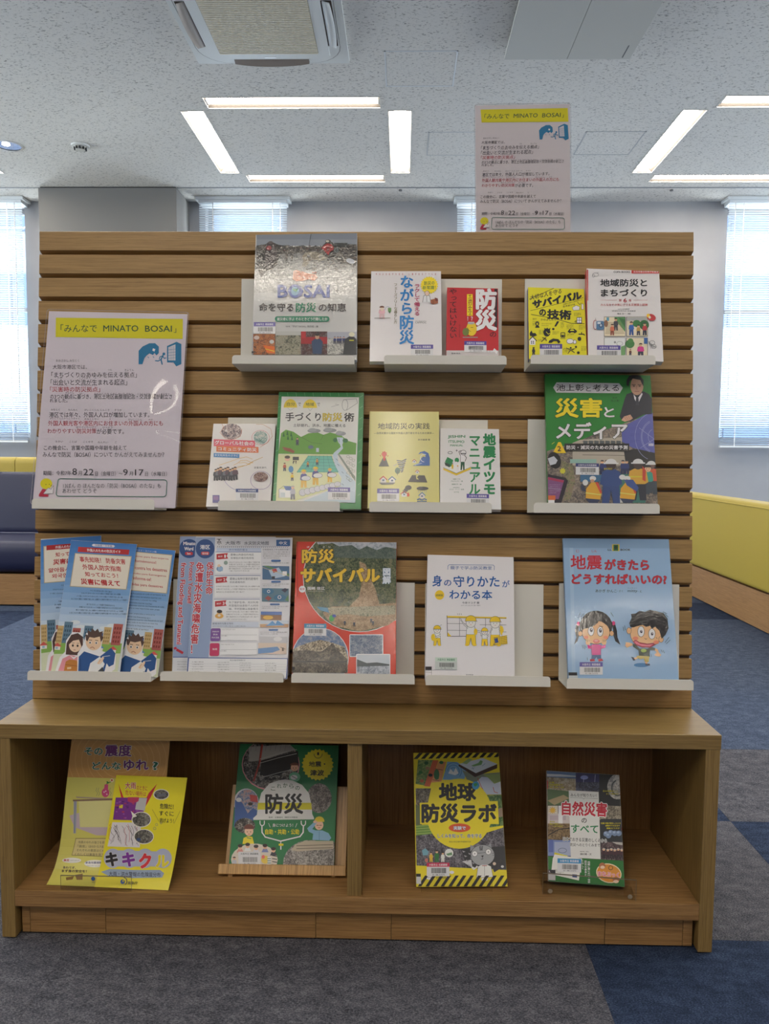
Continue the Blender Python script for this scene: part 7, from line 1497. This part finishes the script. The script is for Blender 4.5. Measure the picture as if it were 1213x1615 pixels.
A.Pg((40, 40, 96), [(486, 158), (690, 170), (690, 260), (486, 250)]); A.E((150, 160, 220), 560, 200, 34, 18); A.Ln((200, 206, 250), [(556, 205), (552, 250)], 3); A.Ln((200, 206, 250), [(656, 175), (650, 250)], 3); A.R(photo_mat(((20, 20, 36), (44, 46, 70), (90, 96, 120)), 130, film=1), 486, 240, 690, 320)
A.Pg((22, 24, 26), [(690, 170), (880, 180), (890, 450), (690, 440)]); sw = photo_mat(((120, 120, 124), (176, 174, 170), (214, 212, 206)), 60, film=1)
A.E(sw, 850, 280, 90, 110); A.ring((60, 70, 70), 850, 290, 50, 66, 10, 20, 60, 250)
A.Pg(photo_mat(((84, 76, 66), (136, 126, 110), (180, 170, 150)), 110, film=1), [(690, 440), (895, 450), (895, 570), (690, 570)])
A.R((222, 214, 196), 243, 445, 330, 515); A.star((230, 180, 50), 285, 485, 36, 10, .5); A.R((206, 196, 196), 243, 515, 440, 600); A.R((186, 170, 180), 260, 530, 400, 570); A.R(WHT, 335, 445, 372, 600)
A.Pg(photo_mat(((70, 54, 36), (116, 92, 60), (150, 124, 84)), 110, film=1), [(243, 600), (440, 600), (440, 740), (243, 740)]); A.Ln((40, 34, 30), [(250, 700), (340, 650), (440, 640)], 8)
A.R((120, 140, 196), 243, 742, 445, 880, 4); A.R((170, 180, 210), 300, 760, 440, 880); A.ring((100, 110, 140), 370, 835, 36, 20, 4); A.R((90, 110, 180), 250, 740, 290, 850)
A.R((40, 44, 50), 700, 560, 900, 780)
for x, y in ((750, 690), (790, 680), (825, 685), (860, 685), (770, 705)): A.E((120, 140, 176), x, y, 24, 24); A.E((160, 180, 210), x-6, y-8, 12, 10)
A.Pg(photo_mat(((40, 30, 34), (80, 60, 66), (130, 110, 110)), 130, film=1), [(706, 760), (900, 760), (905, 920), (706, 912)]); A.Pg((190, 186, 180), [(800, 760), (900, 765), (900, 790), (840, 780)])
for i, x in enumerate((730, 765, 795, 825, 855, 885)): A.fig(x, 905+(i % 2)*6, 90, hat=(200, 190, 180), top=(70, 40, 50), leg=(50, 36, 44))
A.Pg((34, 116, 44), [(243, 885), (907, 925), (915, 1155), (245, 1110)])
A.Pg((232, 232, 230), [(424, 312), (684, 325), (702, 910), (442, 895)])
A.T((50, 50, 54), 'みんなが知りたい！', 440, 336, 668, 366, .02, sl=6); A.Ln((60, 60, 64), [(438, 373), (545, 378), (554, 388), (562, 379), (676, 384)], 2)
A.T((200, 24, 54), '自然災害', 362, 400, 760, 530, .055, oc=(240, 238, 238), ow=.06, sl=16)
A.T((50, 50, 54), 'の', 534, 552, 582, 596, .03); A.T((14, 130, 76), 'すべて', 442, 606, 682, 682, .035, sl=6)
A.T((50, 50, 54), '日本でおきる災害のしくみから', 374, 716, 756, 752, .02, oc=(236, 236, 234), ow=.09, sl=16); A.T((50, 50, 54), '防災へのとりくみまで', 436, 768, 696, 798, .02, oc=(236, 236, 234), ow=.09, sl=6)
A.T((70, 70, 74), '気象予報士・防災士', 522, 838, 600, 848, .01, sl=2); A.T((50, 50, 54), '饒村曜・文', 524, 856, 622, 874, .02, sl=2)
YT = (226, 214, 40)
for st, x0, y0, x1, y1 in (('台風', 250, 236, 300, 252), ('地球温暖化で', 250, 256, 372, 272), ('大雨・洪水・土砂', 250, 278, 384, 292), ('火山', 258, 576, 300, 590), ('噴火の歴史と', 258, 596, 350, 610), ('いまを知る', 290, 616, 370, 630), ('巨大地震はいつ', 722, 310, 850, 326), ('どこで起きる？', 750, 334, 858, 350), ('地震や雷が発生したとき', 702, 590, 874, 606), ('避難所での生活や', 742, 612, 868, 626), ('備蓄はどうする？', 752, 634, 868, 648)): A.T(YT, st, x0, y0, x1, y1, .02, oc=(60, 50, 40), ow=.05)
A.Pg((226, 218, 60), [(300, 850), (415, 880), (410, 900), (296, 885)]); A.Pg((236, 236, 232), [(285, 905), (300, 868), (540, 905), (512, 1095), (270, 1040)]); A.grey(300, 1000, 385, 4, 11, 2.4, (90, 90, 90)); A.R((60, 80, 140), 455, 1040, 496, 1066, 4)
A.V(WHT, '地震に雷に火山・竜巻', 586, 926, 610, 1118, .02, sk=2); A.V(WHT, '防災の基本と', 560, 920, 582, 1056, .02); A.V(WHT, 'くわしく', 536, 914, 556, 1000, .02)
A.E((240, 226, 190), 772, 1032, 112, 84, 14); A.E((226, 150, 50), 772, 1032, 104, 76, 14); A.T((222, 60, 110), 'まなぶっく', 676, 1012, 862, 1056, .04, oc=(240, 240, 240), ow=.06, sl=14); A.E((180, 110, 70), 715, 968, 28, 28); A.E((240, 210, 180), 717, 980, 20, 14); A.E((180, 110, 70), 835, 1088, 30, 24); A.E((240, 210, 180), 834, 1104, 24, 14); A.ring((90, 60, 30), 788, 985, 18, 18, 5, 12)
A.R((200, 40, 50), 870, 320, 880, 352); A.R((206, 40, 50), 884, 592, 892, 660); A.R((210, 60, 50), 236, 226, 242, 300)
A.sticker(326, 902, 532, 1020, c=(54, 150, 206), st='大阪市立 東図書館', hb=.34, sl=6)
A.R((30, 30, 40), 243, 1000, 308, 1030, 3); A.R((190, 190, 192), 243, 1030, 308, 1090, 4); A.T(WHT, 'L', 254, 1010, 264, 1022, .02)
A.done(t_)
# --- two posters leaning on an acrylic stand
C = (60, 1150, 4.665)
def bent(name, label, BLp, BRp, prof, W_, sh=0, dy=0):
    b0, b1 = on_z(*BLp, ZF+.0008), on_z(*BRp, ZF+.0008); u = (b1-b0); u.z = 0; u.normalize(); F = Bent(b0+Vector((0, dy, 0)), u, prof, W_, sh)
    t_ = thing(name, label, 'poster', F.w(F.W/2, 0, 0), 'yellow posters in the bench'); return t_, F
def curve(pts, n=3):
    out = []
    for i in range(len(pts)-1):
        p0, p1, p2, p3 = pts[max(0, i-1)], pts[i], pts[i+1], pts[min(len(pts)-1, i+2)]
        for k in range(n):
            t = k/n; out.append(tuple(.5*(2*p1[j]+(p2[j]-p0[j])*t+(2*p0[j]-5*p1[j]+4*p2[j]-p3[j])*t*t+(3*p1[j]-p0[j]-3*p2[j]+p3[j])*t**3) for j in (0, 1)))
    return out+[pts[-1]]
def paper(F, t_, c):
    b = MB(); L = F.L; n = len(L)
    A_ = [F.w(0, l*.999999, 0) for l in L]; B_ = [F.w(F.W, l*.999999, 0) for l in L]; off = F.b*(-.0004)
    vs = A_+B_+[p+off for p in A_]+[p+off for p in B_]
    fs = [(i, n+i, n+i+1, i+1) for i in range(n-1)]+[(2*n+i, 2*n+i+1, 3*n+i+1, 3*n+i) for i in range(n-1)]+[(0, 2*n, 3*n, n), (n-1, 2*n-1, 4*n-1, 3*n-1)]
    fs += [(i, i+1, 2*n+i+1, 2*n+i) for i in range(n-1)]+[(n+i, 3*n+i, 3*n+i+1, n+i+1) for i in range(n-1)]
    b.add(vs, fs, mat(c, .4, film=1)); b.build('paper', t_)
q = cp(*C, (62, 1146), (700, 1170))
t_, F = bent('curling_poster', 'taller poster with orange heading, behind, its foot curling forward', q[0], q[1], curve([(0, 0), (-.030, .016), (-.053, .05), (-.066, .10), (-.081, .17), (-.108, .285)]), .207, .034)
paper(F, t_, (214, 206, 110)); A = Art(F, *C, film=1, rough=.4); A.box = (0, 0, F.W, F.H)
A.fill((222, 214, 108)); A.Pg((212, 160, 86), [(200, 20), (1020, 20), (1020, 372), (200, 352)])
for i in range(9): A.ring((224, 176, 104), 610, 230, 60+i*46, 50+i*40, 5, 30)
A.Pg((222, 214, 108), [(195, 352), (1020, 374), (1020, 1200), (0, 1200)])
A.T((20, 104, 66), 'その', 342, 134, 478, 190, .035, oc=(232, 230, 210), ow=.05); A.T((110, 30, 110), '震度', 492, 112, 690, 202, .045, oc=(232, 230, 210), ow=.04); A.T((20, 104, 66), 'どんな', 400, 240, 612, 298, .035, oc=(232, 230, 210), ow=.05); A.T((110, 30, 110), 'ゆれ', 630, 222, 816, 304, .045, oc=(232, 230, 210), ow=.04); A.T((20, 104, 66), '?', 846, 238, 886, 300, .035, oc=(232, 230, 210), ow=.05)
A.Pg((206, 186, 196), [(232, 635), (335, 605), (500, 600), (520, 780), (430, 780), (270, 720)])
A.Pg((228, 222, 150), [(300, 530), (545, 520), (530, 720), (310, 720)]); A.Pg((180, 160, 140), [(280, 495), (560, 508), (560, 520), (285, 505)])
A.Pg((140, 110, 90), [(258, 518), (560, 508), (560, 522), (258, 530)]); A.Pg((170, 174, 190), [(264, 530), (288, 530), (280, 766), (262, 766)]); A.Ln((120, 124, 140), [(274, 532), (270, 764)], 3)
A.E((214, 80, 130), 498, 466, 28, 34); A.Pg((214, 80, 130), [(488, 440), (492, 405), (518, 405), (518, 440)]); A.E((244, 210, 220), 488, 462, 5); A.E((244, 210, 220), 508, 478, 5); A.E((244, 210, 220), 500, 455, 5); A.Ln((60, 130, 60), [(505, 402), (540, 385)], 6); A.E((240, 220, 190), 545, 375, 14, 14); A.E((200, 90, 50), 545, 375, 7, 7); A.E((40, 130, 60), 514, 390, 10, 6, 30)
for x in (435, 450, 535): A.Ln((160, 156, 110), [(x, 430), (x-8, 450), (x+6, 470), (x-4, 490)], 3)
A.Pg((150, 132, 80), [(278, 800), (520, 800), (520, 940), (248, 930)]); A.Pg((222, 206, 140), [(282, 805), (520, 805), (520, 935), (253, 925)])
for i, st in enumerate(('地震のゆれの強さを表す', '「震度」は0から7まで', 'それぞれの震度はどんな', 'くわしくは裏面を見てね')): A.T((96, 84, 60), st, (298, 294, 286, 272)[i], 820+i*30, 510, 840+i*30, .005, sl=4)
A.E((236, 234, 226), 250, 966, 70, 20); A.T((190, 50, 50), '震度', 190, 956, 232, 974, .03); A.grey(236, 966, 305, 1, 1, 2); A.E((236, 234, 226), 420, 990, 78, 28); A.T((60, 70, 130), '緊急地震速報', 352, 974, 470, 992, .02); A.grey(360, 1006, 460, 1, 1, 2)
A.T((60, 40, 80), 'あわてず、', 186, 1008, 280, 1028, .03, sl=4); A.T((60, 40, 80), 'まず身の安全を！', 176, 1034, 360, 1056, .03, sl=4)
A.Pg((150, 116, 70), [(205, 1095), (265, 1085), (255, 1110), (210, 1115)]); A.Pg((150, 120, 80), [(275, 1075), (330, 1065), (328, 1112), (285, 1112)]); A.E((50, 90, 160), 406, 1104, 15, 15); A.T((70, 80, 120), '気象庁', 396, 1126, 420, 1134, .01)
A.done(t_, 'printed_picture', 'printed_lettering')
q = cp(*C, (415, 1160), (952, 1186))
t_, F = bent('curling_poster', 'shorter bright yellow poster in front, about heavy rain', q[0], q[1], curve([(0, 0), (-.017, .022), (-.034, .055), (-.054, .11), (-.080, .192)]), .148, .066)
paper(F, t_, (226, 214, 50)); A = Art(F, *C, film=1, rough=.4); A.box = (0, 0, F.W, F.H); A.fill((236, 222, 40))
A.Pg((206, 40, 50), [(592, 400), (640, 530), (660, 600), (630, 590), (612, 500)]); A.Pg((206, 40, 50), [(876, 402), (830, 500), (780, 590), (776, 550), (815, 470)])
A.Pg((124, 50, 140), [(572, 502), (805, 505), (760, 672), (552, 666)]); A.Pg((196, 196, 196), [(730, 506), (803, 508), (785, 600), (715, 590)]); A.Pg((226, 206, 60), [(600, 556), (626, 556), (622, 582), (596, 580)])
rg = random.Random(4)
for i in range(26): x, y = 565+rg.random()*170, 515+rg.random()*140; A.R(((160, 90, 170), (90, 30, 110), (180, 60, 90))[i % 3], x, y, x+rg.uniform(8, 22), y+rg.uniform(5, 12))
A.Pg((190, 60, 100), [(660, 500), (745, 500), (740, 530), (700, 545), (660, 530)])
R3 = (196, 66, 70); A.T(R3, '大雨', 642, 390, 722, 440, .03, oc=(240, 230, 200), ow=.05); A.T(R3, 'のときに', 726, 412, 806, 446, .01, sl=8); A.T(R3, '危ない場所は', 644, 448, 796, 484, .01, sl=12); A.T(R3, 'どこ？', 664, 502, 740, 530, .02)
A.Pg((226, 220, 222), [(548, 684), (760, 688), (750, 870), (512, 862)])
for i in range(16):
    x, y = 530+rg.random()*40+(i % 5)*42, 692+rg.random()*30; pts = [(x, y)]
    for k in range(7): x += rg.uniform(-12, 16); y += rg.uniform(10, 28); pts.append((min(max(x, 524), 748), min(y, 858)))
    A.Ln((60, 50, 60) if i % 4 else (190, 60, 60), pts, 2.2)
for x, y, rx, ry in ((908, 480, 58, 40), (762, 664, 72, 58), (780, 790, 74, 56)): A.E((236, 232, 220), x, y, rx, ry); A.E(photo_mat(((50, 48, 46), (100, 96, 88), (150, 146, 136)), 120), x, y, rx-6, ry-6)
A.Pg((236, 232, 220), [(684, 600), (730, 640), (700, 650)]); A.E((60, 80, 120), 742, 812, 16, 12); A.Pg((110, 110, 120), [(870, 478), (940, 470), (950, 490), (880, 500)])
K = (70, 70, 50); A.T(K, '危険だ！', 898, 545, 1000, 585, .015, sl=6); A.T(K, 'すぐに', 892, 598, 1000, 636, .02, sl=6); A.T(K, '逃げよう！', 896, 652, 1000, 686, .015, sl=6); A.Ln((150, 140, 60), [(842, 590), (892, 680)], 2.4); A.Ln((150, 140, 60), [(1048, 600), (1002, 694)], 2.4); A.ring((150, 150, 120), 874, 702, 8, 9, 3, 12); A.ring((150, 150, 120), 860, 730, 10, 10, 3, 12); A.ring((150, 150, 120), 906, 690, 6, 7, 3, 12)
for x in (552, 672, 790, 920): A.E((180, 184, 206), x, 950, 66, 72)
A.Pg((180, 184, 206), [(490, 960), (560, 890), (900, 900), (985, 960), (930, 1010), (540, 1010)])
for ch, x0, x1, y0, y1, c in (('キ', 498, 590, 905, 1010, (40, 34, 36)), ('キ', 620, 716, 905, 1012, (124, 44, 150)), ('ク', 744, 836, 912, 1026, (216, 50, 60)), ('ル', 868, 966, 925, 1016, (232, 214, 40))): A.T(c, ch, x0, y0, x1, y1, .07, oc=(226, 222, 220), ow=.03)
A.Pg((150, 166, 190), [(465, 1050), (530, 1028), (700, 1036), (900, 1036), (930, 1060), (915, 1092), (700, 1096), (520, 1080)]); A.T((40, 44, 60), '大雨・洪水警報の危険度分布', 524, 1046, 904, 1082, .015, sl=8)
A.E((56, 90, 150), 624, 1124, 16, 17); A.E((236, 222, 40), 628, 1118, 6, 6); A.ring((60, 64, 80), 630, 1120, 26, 28, 5, 14, -80, 60); A.T((70, 70, 60), '気象庁', 662, 1120, 736, 1142, .015, sl=2)
A.done(t_, 'printed_picture', 'printed_lettering')
yb = F.P.y; xl, xr_ = on_z(*cp(*C, (195, 1150))[0], ZF).x, on_z(*cp(*C, (705, 1172))[0], ZF).x
t_ = thing('acrylic_stand', 'clear acrylic stand behind and in front of the two yellow posters', 'book stand', ((xl+xr_)/2, yb, ZF), 'clear acrylic stands')
b = MB(); b.box((xl, yb-.013, ZF+.0022), (xr_, yb-.011, ZF+.030), clear, .0003); b.build('front_lip', t_)
b = MB(); b.box((xl, yb-.0131, ZF+.0295), (xr_, yb-.0109, ZF+.0302), rim); b.box((xl, yb-.0131, ZF+.0022), (xl+.0006, yb-.0125, ZF+.03), rim); b.box((xr_-.0006, yb-.0131, ZF+.0022), (xr_, yb-.0125, ZF+.03), rim); b.build('lip_edge', t_)
b = MB(); b.box((xl, yb-.013, ZF), (xr_, yb+.15, ZF+.0007), clear); b.build('base_plate', t_)
b = MB(); b.prism([(yb+.098, ZF+.001), (yb+.1005, ZF+.001), (yb+.142, ZF+.19), (yb+.1395, ZF+.19)], xl, xr_, clear); b.build('back_plate', t_)
bpy.data.objects.remove(_fo)
